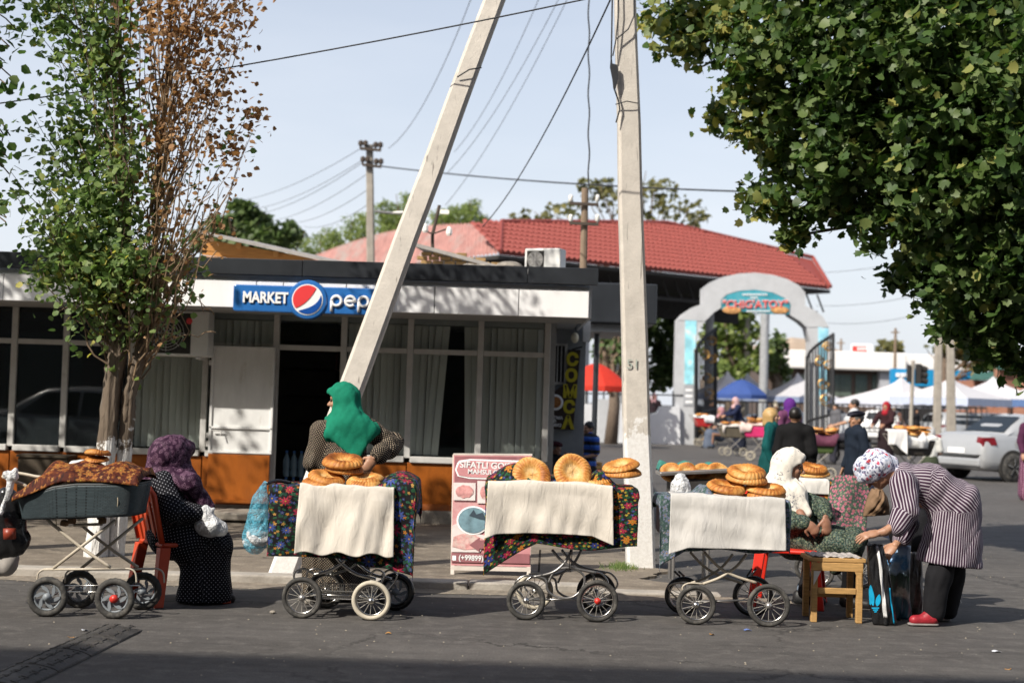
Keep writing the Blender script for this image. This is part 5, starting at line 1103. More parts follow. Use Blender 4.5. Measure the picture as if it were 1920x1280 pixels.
def cloth_plain(name, col, var=.12, rough=.85, sheen=0):
    m, nt, b = _new(name); co = pat_coord(nt); tc = N(nt, 'ShaderNodeTexCoord').outputs['Object']; nz = N(nt, 'ShaderNodeTexNoise', Scale=18.0, Detail=5.0); L(nt, tc, nz.inputs['Vector'])
    L(nt, ramp(nt, nz.outputs['Fac'], [(.3, tuple(x*(1-var) for x in col)), (.7, tuple(x*(1+var) for x in col))]), b.inputs['Base Color']); b.inputs['Roughness'].default_value = rough; b.inputs['Specular IOR Level'].default_value = .15; clothbump(nt, b, tc, 600, .2); return m
def skinmat(name, col):
    m, nt, b = _new(name); tc = N(nt, 'ShaderNodeTexCoord').outputs['Object']; nz = N(nt, 'ShaderNodeTexNoise', Scale=30.0, Detail=4.0); L(nt, tc, nz.inputs['Vector'])
    L(nt, ramp(nt, nz.outputs['Fac'], [(.3, tuple(x*.85 for x in col)), (.7, tuple(x*1.1 for x in col))]), b.inputs['Base Color']); b.inputs['Roughness'].default_value = .5; b.inputs['Subsurface Weight'].default_value = .08; b.inputs['Subsurface Radius'].default_value = (.01, .004, .002); return m
M_SKIN = skinmat('tanned_skin', (.36, .19, .115)); M_SKIN2 = skinmat('weathered_skin', (.27, .13, .08)); M_SKIN3 = skinmat('fair_skin', (.46, .27, .19)); M_EYE = mat('eye_dark', (.02, .014, .01), .2)
M_HAIRB = mat('black_hair', (.012, .01, .009), .45, stretch=(20, 20, 2)); M_HAIRY = mat('blonde_hair', (.42, .27, .11), .5, var=.25, stretch=(25, 25, 2)); M_BLKC = cloth_plain('black_cloth', (.012, .012, .014)); M_SHOEB = mat('black_shoe', (.015, .015, .016), .5)
# ---- anatomy
def frame(fwd, up=(0, 0, 1)):
    f_ = Vector(fwd).normalized(); u = Vector(up); u = (u-f_*u.dot(f_)).normalized(); s_ = f_.cross(u); return np.array([[s_.x, f_.x, u.x], [s_.y, f_.y, u.y], [s_.z, f_.z, u.z]])
def head_prims(c, fwd, up=(0, 0, 1), s=1.0):
    M = frame(fwd, up); c = A3(c); P = lambda x, y, z: c+M@A3((x*s, y*s, z*s)); e = lambda x, y, z, r, k=.015: ell(P(x, y, z), A3(r)*s, k*s, M)
    return [e(0, -.012, .025, (.074, .094, .09)), e(0, .022, -.045, (.056, .066, .066), .03), e(0, .062, -.085, (.024, .026, .02), .02), e(0, .078, .03, (.05, .02, .014), .012), cone(P(0, .088, .02), P(0, .116, -.02), .009*s, .014*s, .008*s), e(0, .104, -.026, (.018, .012, .009), .006), e(0, .088, -.05, (.024, .012, .006), .006), e(0, .086, -.061, (.021, .012, .006), .005),
      e(.036, .07, -.02, (.022, .02, .02), .012), e(-.036, .07, -.02, (.022, .02, .02), .012), cut(P(.031, .098, .008), A3((.017, .014, .009))*s, .008*s, M), cut(P(-.031, .098, .008), A3((.017, .014, .009))*s, .008*s, M), e(.076, -.008, -.002, (.01, .02, .03), .006), e(-.076, -.008, -.002, (.01, .02, .03), .006)], P, M
def hand_prims(w, d, n, size=1.0, curl=.35, spread=.12, thumb=1):
    """palm with four unequal bent fingers and a thumb; w wrist, d pointing direction, n back of the hand"""
    d = Vector(d).normalized(); n = Vector(n); n = (n-d*n.dot(d)).normalized(); s_ = d.cross(n)*thumb; w = Vector(w); z = size; pr = [cone(w, w+d*.05*z, .023*z, .034*z, .015*z, n, 1.7), cone(w+d*.045*z, w+d*.088*z, .036*z, .037*z, .015*z, n, 1.9)]
    for i, (o, l) in enumerate(((-.034, .062), (-.0115, .075), (.0115, .078), (.034, .068))):
        dd = (d+s_*(-o*spread*20)*-.2).normalized(); p0 = w+d*.088*z+s_*(-o*z if thumb else o*z); a = curl*(.8+.15*i); p1 = p0+(dd*math.cos(a)-n*math.sin(a))*l*.45*z; p2 = p1+(dd*math.cos(2*a)-n*math.sin(2*a))*l*.32*z; p3 = p2+(dd*math.cos(2.8*a)-n*math.sin(2.8*a))*l*.25*z
        pr += [cone(p0, p1, .0088*z, .008*z, .003), cone(p1, p2, .008*z, .0074*z, .001), cone(p2, p3, .0074*z, .0064*z, .001)]
    t0 = w+d*.022*z+s_*.024*z; t1 = t0+(d*.7+s_*.72-n*.25).normalized()*.042*z; t2 = t1+(d*.95+s_*.2-n*.3).normalized()*.034*z; pr += [cone(t0, t1, .014*z, .0115*z, .01), cone(t1, t2, .0108*z, .0085*z, .003)]
    return pr
def eyes(par, P, s=1.0):
    for sx_ in (-1, 1): MB().ell(P(sx_*.031, .081, .008), (.011*s, .011*s, .008*s), 8, 6).build('eye', M_EYE, par, smooth=True)
def shoe_prims(heel, toe, r_=.04): h_ = Vector(heel); t_ = Vector(toe); return [cone(h_+V(0, 0, .035), t_+V(0, 0, .028), r_, r_*.85, .02), cone(h_+V(0, 0, .07), h_.lerp(t_, .3)+V(0, 0, .06), r_*.85, r_*.6, .02)]
# ================================================================== woman in green headscarf, standing behind her pram
def green_woman():
    D = 10.45; w_ = lambda x, y, dd=0: W(x, y, D+dd)
    t = thing('person', 'woman in emerald headscarf and dotted dark dress standing behind a bread pram, back turned', 'person', (w_(640, 1100).x, D, 0))
    hc = w_(644, 752); hp, P, M = head_prims(hc, (-.97, .22, -.08)); bz = w_(640, 1000)
    skin = hp+[cone(w_(647, 772), w_(650, 800), .05, .055, .03), cone(w_(650, 815), w_(645, 900), .12, .13, .04), cone(w_(640, 930), w_(620, 1108, .08), .08, .045, .04), cone(w_(655, 930), w_(660, 1108, .02), .08, .045, .03), cone(w_(742, 834, .05), w_(702, 858, -.16), .036, .026, .02), cone(w_(588, 868, -.02), w_(610, 890, .25), .036, .026, .02)]
    sdf_obj('body', skin, M_SKIN, t, .013, extra=[(hand_prims(w_(703, 857, -.16), (-.55, -.1, -.75), (.3, -.95, .1), 1.0, .3), .005)]); eyes(t, P)
    dress = [cone(w_(650, 806), w_(646, 870), .135, .14, .05, (0, 1, 0), 1.25), cone(w_(646, 870), w_(642, 925), .15, .185, .06, (0, 1, 0), 1.1), cone(w_(642, 925), w_(632, 1030), .19, .22, .06), cone(w_(632, 1030), w_(628, 1104), .215, .235, .05), cone(w_(612, 812), w_(690, 806), .07, .07, .05), cone(w_(607, 814), w_(590, 866, -.02), .078, .064, .03), cone(w_(590, 866, -.02), w_(612, 888, .2), .06, .05, .03), cone(w_(696, 806), w_(736, 832, .05), .075, .066, .03), cone(w_(736, 832, .05), w_(709, 852, -.12), .064, .048, .03)]
    sdf_obj('dress', dress, cloth_dots('dotted_black_brown', (.012, .010, .009), (.42, .34, .25), .0135, .2), t, .011, (.015, 26, 6), 3, zmin=.03)
    sc_ = [ell(P(0, -.012, .03), (.09, .108, .104), .02, M), cone(P(0, .03, .07), P(0, .095, .078), .065, .022, .03), cone(P(0, -.02, .0), w_(650, 800), .09, .105, .05), cone(P(0, -.04, -.06), w_(680, 802, -.06), .07, .07, .05), cone(P(0, -.02, -.07), w_(622, 808, -.04), .065, .065, .05), cone(P(0, .05, -.07), P(0, .09, -.12), .05, .05, .05), cone(w_(650, 798), w_(618, 816, -.05), .09, .05, .05), cone(w_(655, 796), w_(697, 806, -.05), .09, .055, .05), cone(w_(655, 800, -.1), w_(668, 862, -.17), .10, .012, .09, (0, 1, 0), 2.2), cone(w_(630, 815, -.1), w_(660, 850, -.17), .05, .02, .04, (0, 1, 0), 2.2), cone(w_(690, 812, -.1), w_(670, 850, -.17), .045, .02, .04, (0, 1, 0), 2.2), cut(P(0, .17, -.02), (.125, .15, .098), .012, M)]
    sdf_obj('headscarf', sc_, cloth_plain('emerald_cloth', (.008, .165, .098), .12), t, .0095, (.005, 60, 10), 5)
    for i, (h_, o_) in enumerate((((618, 1112), .02), ((664, 1114), -.02))):
        q = G(h_[0], h_[1]); q.y = D+.1+o_; q.z = 0; sdf_obj('shoe', shoe_prims(q, q+V(-.15, .12, 0)), M_SHOEB, t, .014)
green_woman()
# ================================================================== seated woman in purple scarf
def purple_woman():
    D = 10.05; w_ = lambda x, y, dd=0: W(x, y, D+dd)
    t = thing('person', 'woman in purple patterned scarf and dotted black dress sitting on a red chair, back turned', 'person', (w_(350, 1120).x, D, 0))
    hp, P, M = head_prims(w_(322, 856), (.8, .58, -.12))
    skin = hp+[cone(w_(321, 875), w_(322, 905), .05, .06, .03), cone(w_(322, 920), w_(325, 1005), .14, .16, .05), cone(w_(335, 1012, .05), w_(398, 1022, .11), .065, .05, .03), cone(w_(398, 1022, .11), w_(396, 1115, .1), .045, .04, .02), cone(w_(340, 1016, 0), w_(400, 1024, .02), .065, .05, .03), cone(w_(400, 1024, .02), w_(396, 1118, .0), .045, .04, .02), cone(w_(318, 962, -.16), w_(372, 962, -.1), .045, .03, .02)]
    sdf_obj('body', skin, M_SKIN, t, .014, extra=[(hand_prims(w_(371, 962, -.1), (.9, .1, -.3), (.1, -.8, .5), 1.0, .5), .005)]); eyes(t, P)
    dress = [cone(w_(324, 918), w_(326, 1000), .145, .155, .05, (0, 1, 0), 1.1), cone(w_(308, 908, -.12), w_(322, 958, -.18), .085, .075, .03), cone(w_(322, 958, -.18), w_(366, 961, -.12), .07, .055, .03), cone(w_(332, 1000), w_(356, 1016), .165, .15, .05), cone(w_(350, 1018), w_(402, 1020, .06), .135, .12, .05), cone(w_(392, 1030, .05), w_(388, 1122, .04), .135, .165, .04), cone(w_(368, 1050, 0), w_(372, 1124, 0), .10, .14, .05)]
    m = cloth_dots('dotted_black_white', (.006, .006, .009), (.34, .34, .37), .0215, .12)
    sdf_obj('dress', dress, m, t, .0115, (.013, 20, 5), 9, zmin=.012)
    vest = [cone(w_(323, 930, .02), w_(323, 1003, .02), .155, .168, .05, (0, 1, 0), 1.1), cone(w_(335, 925, .02), w_(355, 985, .05), .14, .12, .05), cut(w_(318, 940, -.26), (.17, .14, .2), .02)]
    sdf_obj('vest', vest, cloth_plain('plum_knit', (.035, .014, .03), .3), t, .0125, (.006, 30, 20), 2)
    sc_ = [ell(P(0, -.015, .03), (.092, .115, .112), .02, M), cone(P(0, .04, .075), P(0, .1, .075), .075, .055, .05), cone(P(0, .03, -.02), P(0, .1, -.05), .085, .05, .05), cone(P(0, -.06, .0), w_(303, 893), .10, .12, .06), cone(w_(303, 880), w_(297, 905, -.02), .07, .06, .04), cone(w_(312, 890), w_(348, 905, .02), .10, .085, .05), cone(w_(345, 902), w_(382, 940, .06), .085, .05, .05), cone(w_(305, 895, -.08), w_(358, 905, -.12), .06, .055, .05), cone(w_(355, 905, -.1), w_(392, 950, -.05), .06, .035, .05)]
    sdf_obj('headscarf', sc_, cloth_rings('plum_paisley', (.028, .007, .024), (.3, .17, .25), 26), t, .0105, (.006, 50, 10), 6)
    q = w_(398, 1130); q.z = 0; q.y = D; sdf_obj('shoe', shoe_prims(q, q+V(.12, .06, 0)), M_SHOEB, t, .015)
    return t
purple_woman()
# ================================================================== old woman in white scarf, seated
def old_woman():
    D = 10.95; w_ = lambda x, y, dd=0: W(x, y, D+dd)
    t = thing('person', 'old woman in white headscarf with dark sprigs sitting in profile beside the pram', 'person', (w_(1510, 1120).x, D, 0))
    hp, P, M = head_prims(w_(1480, 874), (.93, -.3, -.22), s=1.03)
    skin = hp+[cone(w_(1474, 895), w_(1474, 922), .05, .06, .03), cone(w_(1480, 935), w_(1495, 1005), .13, .15, .05), cone(w_(1505, 1018, -.05), w_(1590, 1020, -.3), .08, .06, .03), cone(w_(1520, 1035, -.1), w_(1508, 1112, -.15), .055, .042, .03), cone(w_(1500, 962, -.2), w_(1514, 985, -.3), .036, .026, .02), cone(w_(1545, 950, -.05), w_(1548, 975, -.25), .036, .027, .02)]
    sdf_obj('body', skin, M_SKIN2, t, .012, extra=[(hand_prims(w_(1511, 978, -.3), (.55, -.1, -.5), (-.2, -.9, .3), 1.0, .6), .005), (hand_prims(w_(1548, 970, -.27), (.1, -.1, -.9), (.3, -.9, 0), 1.05, .6), .005)]); eyes(t, P)
    dk = cloth_floral('dark_green_print', (.012, .02, .016), [(.1, .14, .1), (.06, .1, .09)], [(.14, .15, .12), (.08, .1, .08)], [(.02, .05, .035), (.03, .045, .03)], 38, 70)
    coat = [cone(w_(1482, 942), w_(1494, 990), .125, .165, .05), cone(w_(1455, 935, -.05), w_(1485, 978, -.18), .075, .065, .03), cone(w_(1485, 978, -.18), w_(1507, 980, -.27), .06, .048, .03), cone(w_(1506, 938, .05), w_(1540, 954, -.05), .075, .062, .03), cone(w_(1540, 952, -.05), w_(1547, 966, -.2), .062, .05, .03), cone(w_(1490, 1005), w_(1525, 1020, -.1), .17, .13, .05), cone(w_(1520, 1018, -.1), w_(1600, 1022, -.32), .12, .085, .04), cone(w_(1510, 1012, .1), w_(1605, 1012, .02), .12, .085, .04), cone(w_(1560, 1030, -.15), w_(1570, 1060, -.15), .1, .06, .05)]
    sdf_obj('dress', coat, dk, t, .0125, (.01, 20, 12), 4)
    sdf_obj('trousers', [cone(w_(1530, 1030, -.12), w_(1509, 1108, -.15), .068, .055, .03), cone(w_(1600, 1025, -.3), w_(1592, 1110, -.1), .07, .055, .03)], M_BLKC, t, .015, (.006, 20, 10), 1)
    q = G(1504, 1131); q.z = 0; sdf_obj('sock', [cone(q+V(0, 0, .13), q+V(0, 0, .05), .042, .04, .02)], cloth_plain('grey_blue_sock', (.2, .25, .32)), t, .012); sdf_obj('shoe', shoe_prims(q+V(-.03, 0, 0), q+V(.13, -.06, 0), .045), M_SHOEB, t, .013)
    q2 = w_(1592, 1118, -.1); q2.z = 0; sdf_obj('shoe', shoe_prims(q2+V(-.03, 0, 0), q2+V(.13, -.06, 0), .045), M_SHOEB, t, .014)
    sc_ = [ell(P(0, -.015, .03), (.09, .112, .108), .02, M), cone(P(0, .02, .085), P(0, .075, .095), .06, .022, .03), cone(P(0, -.04, -.02), w_(1462, 915), .095, .11, .05), cut(P(0, .165, -.022), (.13, .16, .092), .012, M), cone(w_(1458, 915), w_(1452, 945, .02), .11, .10, .04), cone(P(0, .01, -.115), w_(1486, 922, -.02), .068, .095, .03), cone(P(0, .03, -.13), w_(1494, 925, -.08), .05, .07, .03), cone(w_(1490, 922, -.08), w_(1514, 962, -.16), .065, .035, .04), cone(w_(1475, 925, -.12), w_(1498, 978, -.19), .05, .02, .04)]
    m, nt, b = _new('white_sprigged_cloth'); co = pat_coord(nt); n1 = N(nt, 'ShaderNodeTexNoise', Scale=7.0, Detail=2.0); L(nt, co, n1.inputs['Vector']); n2 = N(nt, 'ShaderNodeTexNoise', Scale=55.0, Detail=6.0, Roughness=.8); L(nt, co, n2.inputs['Vector'])
    f = mathn(nt, 'MULTIPLY', ramp(nt, n1.outputs['Fac'], [(.52, 0), (.58, 1)]), ramp(nt, n2.outputs['Fac'], [(.53, 0), (.57, 1)])); L(nt, mixc(nt, f, (.64, .6, .53), (.03, .04, .09)), b.inputs['Base Color']); b.inputs['Roughness'].default_value = .8
    sdf_obj('headscarf', sc_, m, t, .0095, (.005, 55, 10), 8)
old_woman()
# ================================================================== woman bending over her bags
def bending_woman():
    D = 10.1; w_ = lambda x, y, dd=0: W(x, y, D+dd)
    t = thing('person', 'woman in purple and white striped tunic bending low over shopping bags', 'person', (w_(1750, 1160).x, D, 0))
    up = (-.72, -.05, .69); fwd = (-.62, -.1, -.75); hp, P, M = head_prims(w_(1645, 884), fwd, up)
    skin = hp+[cone(w_(1660, 884), w_(1690, 893), .05, .06, .03), cone(w_(1700, 905), w_(1785, 945), .1, .13, .05), cone(w_(1785, 960, -.05), w_(1755, 1145, -.08), .075, .05, .03), cone(w_(1790, 960, .12), w_(1778, 1140, .15), .085, .05, .03), cone(w_(1702, 965, -.2), w_(1660, 996, -.22), .042, .028, .02), cone(w_(1660, 996, -.22), w_(1648, 999, -.22), .028, .026, .02), cone(w_(1706, 990, .12), w_(1678, 1022, .0), .036, .027, .02)]
    sdf_obj('body', skin, M_SKIN, t, .012, extra=[(hand_prims(w_(1650, 998, -.22), (-.95, 0, -.22), (-.1, -.35, .9), 1.08, .22), .005), (hand_prims(w_(1680, 1020, 0), (-.7, -.1, -.7), (-.5, -.6, .5), 1.05, .5), .005)]); eyes(t, P)
    tunic = [cone(w_(1698, 900), w_(1745, 908), .105, .13, .05), cone(w_(1745, 908), w_(1790, 945), .13, .155, .05), cone(w_(1790, 950), w_(1781, 1052), .165, .215, .06, (0, 1, 0), 1.12), cone(w_(1694, 908, -.12), w_(1704, 958, -.2), .082, .068, .03), cone(w_(1704, 958, -.2), w_(1684, 986, -.22), .064, .054, .03), cone(w_(1700, 912, .15), w_(1706, 982, .14), .078, .062, .03), cone(w_(1706, 982, .14), w_(1690, 1010, .05), .06, .05, .03)]
    sdf_obj('tunic', tunic, cloth_stripes('plum_white_stripe', (.04, .016, .036), (.42, .38, .42), .021, .36), t, .0095, (.013, 22, 9), 12, plane=(w_(1783, 1058), (-.1, 0, -1)))
    sdf_obj('trousers', [cone(w_(1774, 1020, -.05), w_(1760, 1080, -.07), .085, .082, .04), cone(w_(1760, 1080, -.07), w_(1750, 1148, -.08), .082, .066, .03), cone(w_(1790, 1020, .08), w_(1784, 1080, .12), .085, .082, .03), cone(w_(1784, 1080, .14), w_(1776, 1144, .15), .08, .066, .03)], M_BLKC, t, .0125, (.008, 22, 6), 3)
    sc_ = [ell(P(0, -.02, .04), (.094, .118, .108), .02, M), ell(P(0, -.09, .0), (.075, .06, .07), .04, M), cone(P(0, -.1, -.04), w_(1686, 886, -.03), .05, .03, .04), cone(P(0, .05, .1), P(0, .085, .055), .06, .055, .04), cut(P(0, .15, -.06), (.075, .085, .095), .02, M)]
    m = cloth_floral('white_rose_print', (.56, .58, .66), [(.42, .02, .06), (.5, .05, .12)], [(.1, .12, .25), (.25, .1, .2), (.12, .13, .2)], [(.35, .4, .5), (.12, .12, .2)], 13, 30, r1=.2, r2=.18)
    sdf_obj('headscarf', sc_, m, t, .0095, (.009, 40, 24), 2)
    M_RS = mat('red_leather', (.3, .02, .03), .45, var=.25, scale=30, bump=.3); M_SOLE = mat('grey_sole', (.24, .22, .21), .8)
    for (x_, y_, dd) in ((1755, 1167, -.1), (1778, 1158, .16)):
        q = w_(x_, y_, dd); q.z = 0; toe = q+V(-.185, -.01, 0)
        sh_ = sdf_obj('shoe', [cone(q+V(-.03, 0, .045), toe+V(.03, 0, .04), .04, .036, .02), cone(q+V(-.02, 0, .07), q+V(-.06, 0, .075), .042, .035, .03)], M_RS, t, .0095); sdf_obj('sole', [cone(q+V(-.02, 0, .014), toe+V(.02, 0, .014), .042, .04, .01, (0, 0, 1), 3.2)], M_SOLE, sh_, .0095)
        sdf_obj('sock', [cone(q+V(-.015, 0, .1), q+V(-.02, 0, .07), .045, .045, .02)], cloth_plain('dark_sock', (.03, .02, .03)), t, .012)
bending_woman()
# ================================================================== people in the background: one generic figure, posed
def figure(lab, px, top_py, Y, face, top, bottom, head='hair', hcol=None, H=None, seat=0, skirt=False, arms='down', skin=M_SKIN, h=.022, lean=0, shoecol=None, bag=None, grp=None):
    """face: heading angle in degrees (0 = towards the viewer, 90 = to the right)"""
    ztop = W(px, top_py, Y).z; x0 = W(px, top_py, Y).x; H = H or (ztop if not seat else (ztop-seat)/.53); s = H/1.65
    t = thing('person', lab, 'person', (x0, Y, 0), R(face), grp); f_ = V(0, -1, 0)
    base = seat-.86*s if seat else 0
    z = lambda v: v*s+base; hip = V(0, 0, z(.86)); lo = V(0, -math.sin(lean), math.cos(lean)); up = lambda v: hip+lo*((v-.86)*s)
    sh = up(1.36); L_ = {}
    hp, P, M = head_prims(up(1.53), (0, -1, -.05-.5*math.sin(lean)), s=s)
    hands = []; al = []
    for q in (-1, 1):
        s0 = sh+V(q*.17*s, 0, 0)
        if arms == 'down': e, w_ = s0+V(q*.05*s, .02*s, -.27*s), s0+V(q*.06*s, -.06*s, -.5*s)
        elif arms == 'front': e, w_ = s0+V(q*.05*s, -.02*s, -.26*s), s0+V(-q*.02*s, -.25*s, -.3*s)
        elif arms == 'reach': e, w_ = s0+V(q*.04*s, -.17*s, -.2*s), s0+V(-q*.02*s, -.42*s, -.28*s)
        elif arms == 'chin': e, w_ = s0+V(q*.02*s, -.16*s, -.22*s), (s0+V(-q*.1*s, -.2*s, .02*s) if q > 0 else s0+V(-q*.05*s, -.3*s, -.3*s))
        al.append((s0, e, w_)); hands.append((hand_prims(w_, (w_-e), (q*.6, -.4, .4), s, .35, thumb=q), .01))
    legs = []
    for q in (-1, 1):
        h0 = hip+V(q*.09*s, 0, -.03*s)
        if seat: k_ = h0+V(q*.05*s, -.40*s, .0); a_ = V(k_.x, k_.y-.02, .08*s)
        else: k_ = h0+V(q*.01, -.03*s*(1 if q > 0 else -1), -.38*s); a_ = V(k_.x, k_.y+(.05*s if q < 0 else -.0), .08*s)
        legs.append((h0, k_, a_))
    sk = hp+[cone(up(1.44), sh, .05*s, .055*s, .03), cone(up(1.25), up(.95), .11*s, .11*s, .05, (0, 1, 0), 1.2)]
    for (a, b, c) in al: sk += [cone(a, b, .042*s, .036*s, .02), cone(b, c, .034*s, .025*s, .015)]
    for (a, b, c) in legs: sk += [cone(a, b, .075*s, .052*s, .03), cone(b, c, .05*s, .036*s, .02)]
    loc = dict(parent=t)
    def put(nm, pr, m_, hh=h, fold=None, extra=None, par=t):
        v, f = surfnet(pr, hh, fold, 3); at = suv(pr, v)
        for e_, eh_ in (extra or []):
            v2, f2 = surfnet(e_, eh_); f = np.concatenate([f, f2+len(v)]); v = np.concatenate([v, v2]); at = np.concatenate([at, suv(e_, v2)])
        o = bpy.data.objects.new(nm, npmesh(nm, v, f, {'suv': at}, True)); o.data.materials.append(m_); COL.objects.link(o); o.parent = par; return o
    put('body', sk, skin, h*.8, None, hands)
    tp = [cone(up(1.34), up(1.1), .135*s, .135*s, .05, (0, 1, 0), 1.3), cone(up(1.1), up(.84), .135*s, .16*s, .05, (0, 1, 0), 1.15), cone(sh+V(-.14*s, 0, -.01), sh+V(.14*s, 0, -.01), .068*s, .068*s, .05)]
    for (a, b, c) in al:
        if arms != 'short' and not (bag == 'short'): tp += [cone(a, b, .066*s, .056*s, .03), cone(b, b.lerp(c, .85), .055*s, .043*s, .03)]
        else: tp += [cone(a, a.lerp(b, .75), .068*s, .066*s, .03)]
    put('top', tp, top, h, (.008, 20, 9))
    if skirt:
        bt = [cone(up(.95), up(.8), .14*s, .17*s, .05)]
        if seat: bt += [cone(hip, (legs[0][1]+legs[1][1])/2, .17*s, .15*s, .05), cone((legs[0][1]+legs[1][1])/2, V(0, legs[0][2].y, .1), .15*s, .17*s, .04)]
        else: bt += [cone(hip, V(0, 0, .14*s), .17*s, .21*s, .05)]
    else:
        bt = [cone(up(.93), up(.85), .125*s, .14*s, .04, (0, 1, 0), 1.15)]
        for (a, b, c) in legs: bt += [cone(a, b, .098*s, .075*s, .03), cone(b, c+V(0, 0, .01), .07*s, .058*s, .02)]
    put('skirt' if skirt else 'trousers', bt, bottom, h, (.01, 18, 5))
    for (a, b, c) in legs: q = V(c.x, c.y, 0); put('shoe', shoe_prims(q+V(0, .03, 0), q+V(0, -.14*s, 0), .042*s), M_SHOEB if shoecol is None else shoecol, .022)
    if head == 'hair': put('hair', [ell(P(0, -.02, .04), A3((.084, .1, .092))*s, .02, M), cut(P(0, .11, -.03), A3((.075, .075, .085))*s, .01, M), cut(P(0, 0, -.12), A3((.12, .15, .07))*s, .01, M)], hcol, .013)
    if head == 'long': put('hair', [ell(P(0, -.02, .035), A3((.092, .108, .1))*s, .02, M), cone(P(0, -.05, .0), P(0, -.05, -.1), .09*s, .085*s, .04), cone(P(.07, .0, .0), P(.065, .01, -.1), .04*s, .035*s, .02), cone(P(-.07, .0, .0), P(-.065, .01, -.1), .04*s, .035*s, .02), cut(P(0, .14, -.03), A3((.06, .075, .085))*s, .01, M)], hcol, .014)
    if head == 'scarf': put('headscarf', [ell(P(0, -.015, .03), A3((.092, .112, .106))*s, .02, M), cone(P(0, -.02, -.03), P(0, -.03, -.17), .09*s, .11*s, .06), cone(P(0, .06, -.09), P(0, .06, -.15), .06*s, .09*s, .05), cut(P(0, .14, -.02), A3((.11, .09, .092))*s, .015, M)], hcol, .014)
    if head == 'cap':
        put('hair', [ell(P(0, -.02, .03), A3((.082, .098, .085))*s, .02, M), cut(P(0, .11, -.03), A3((.075, .075, .085))*s, .01, M), cut(P(0, 0, -.11), A3((.12, .15, .09))*s, .01, M)], mat('grey_hair', (.12, .11, .1), .6), .014)
        put('cap', [ell(P(0, -.01, .085), A3((.105, .125, .045))*s, .02, M), cone(P(-.03, .095, .068), P(.03, .095, .068), .03*s, .03*s, .02, M[:, 2], 2.2)], hcol, .012)
    return t
C = lambda n, c: cloth_plain(n, c)
def banded():
    m, nt, b = _new('blue_black_bands'); sp = N(nt, 'ShaderNodeSeparateXYZ'); L(nt, N(nt, 'ShaderNodeTexCoord').outputs['Object'], sp.inputs[0])
    fr = mathn(nt, 'FRACT', mathn(nt, 'MULTIPLY', sp.outputs['Z'], 8.0)); L(nt, ramp(nt, fr, [(.0, (.015, .08, .42)), (.35, (.04, .16, .6)), (.55, (.008, .009, .015))], 'CONSTANT'), b.inputs['Base Color']); b.inputs['Roughness'].default_value = .7; return m
figure('young man in blue and black banded football shirt sitting beside the annex', 1104, 781, 22, -50, banded(), C('dark_trousers', (.02, .02, .025)), 'hair', M_HAIRB, None, .45, arms='front', bag='short', h=.016)
figure('man in dark cap and black jacket resting his chin in the shade of the annex', 1042, 818, 18.2, 50, C('black_jacket', (.01, .01, .012)), C('dark_trousers2', (.02, .02, .02)), 'cap', C('maroon_cap', (.05, .012, .018)), None, .33, arms='chin', h=.016, skin=M_SKIN2)
figure('blonde woman in dark teal coat standing with her back to the gate', 1448, 765, 18.5, 68, C('teal_coat', (.006, .075, .075)), C('teal_coat2', (.006, .06, .06)), 'long', M_HAIRY, skirt=True, h=.016, skin=M_SKIN3)
figure('black-haired woman in black jumper walking away from the old woman', 1492, 764, 16.5, 160, C('black_jumper', (.008, .008, .009)), C('black_skirt', (.01, .01, .012)), 'hair', M_HAIRB, skirt=True, h=.016)
figure('woman in violet scarf half hidden behind the black-haired woman', 1480, 747, 24, -150, C('mauve_dress', (.12, .04, .09)), C('mauve_dress2', (.1, .035, .08)), 'scarf', C('violet_scarf', (.09, .02, .17)), skirt=True)
figure('man in flat cap and navy jacket walking left past the striped woman', 1606, 771, 17.5, -75, C('navy_jacket', (.012, .018, .03)), C('navy_trousers', (.012, .014, .022)), 'cap', C('slate_cap', (.03, .03, .042)), h=.014, skin=M_SKIN)
figure('woman in red headscarf and dark dress standing behind the railing side carts', 1662, 753, 36, -40, C('maroon_dark_dress', (.03, .012, .014)), C('dark_skirt', (.02, .012, .014)), 'scarf', C('red_scarf', (.28, .015, .025)), skirt=True, arms='reach')
figure('man in white and grey shirt riding behind the man in flat cap', 1602, 741, 38, -100, C('white_grey_shirt', (.45, .46, .47)), C('dark_jeans', (.03, .03, .04)), 'hair', M_HAIRB, arms='reach', seat=.75, bag='short')
figure('woman in pale pink scarf and navy coat serving bread under the blue umbrella', 1388, 744, 47, -75, C('navy_coat', (.015, .02, .05)), C('navy_skirt', (.015, .018, .03)), 'scarf', C('pale_pink_scarf', (.5, .32, .32)), skirt=True, arms='reach', lean=.25)
figure('woman in dusty pink scarf sitting beside the left gate leaf', 1352, 758, 49, -60, C('black_coat', (.014, .014, .018)), C('grey_blue_skirt', (.09, .11, .15)), 'scarf', C('dusty_pink_scarf', (.4, .2, .22)), seat=.5, skirt=True, arms='front')
figure('person in white shirt squatting between the loaded cart and the grey-shaded saloon car', 1745, 793, 31, 160, C('white_shirt', (.55, .55, .52)), C('olive_skirt', (.04, .05, .03)), 'scarf', C('pale_scarf', (.5, .5, .5)), seat=.35, skirt=True, arms='front', bag='short')
figure('woman in purple checked dress cut off by the right picture edge', 1934, 770, 24.8, 20, C('dark_purple_top', (.07, .02, .05)), cloth_stripes('purple_check', (.08, .02, .05), (.3, .16, .22), .05, .3), 'scarf', C('purple_scarf2', (.06, .02, .06)), H=1.55, skirt=True, h=.018)
figure('person in pink cap standing behind the low wall left of the gate', 1227, 738, 56, -20, C('black_top3', (.02, .012, .016)), C('dark3', (.02, .02, .02)), 'scarf', C('pink_scarf3', (.45, .25, .27)), skirt=True)
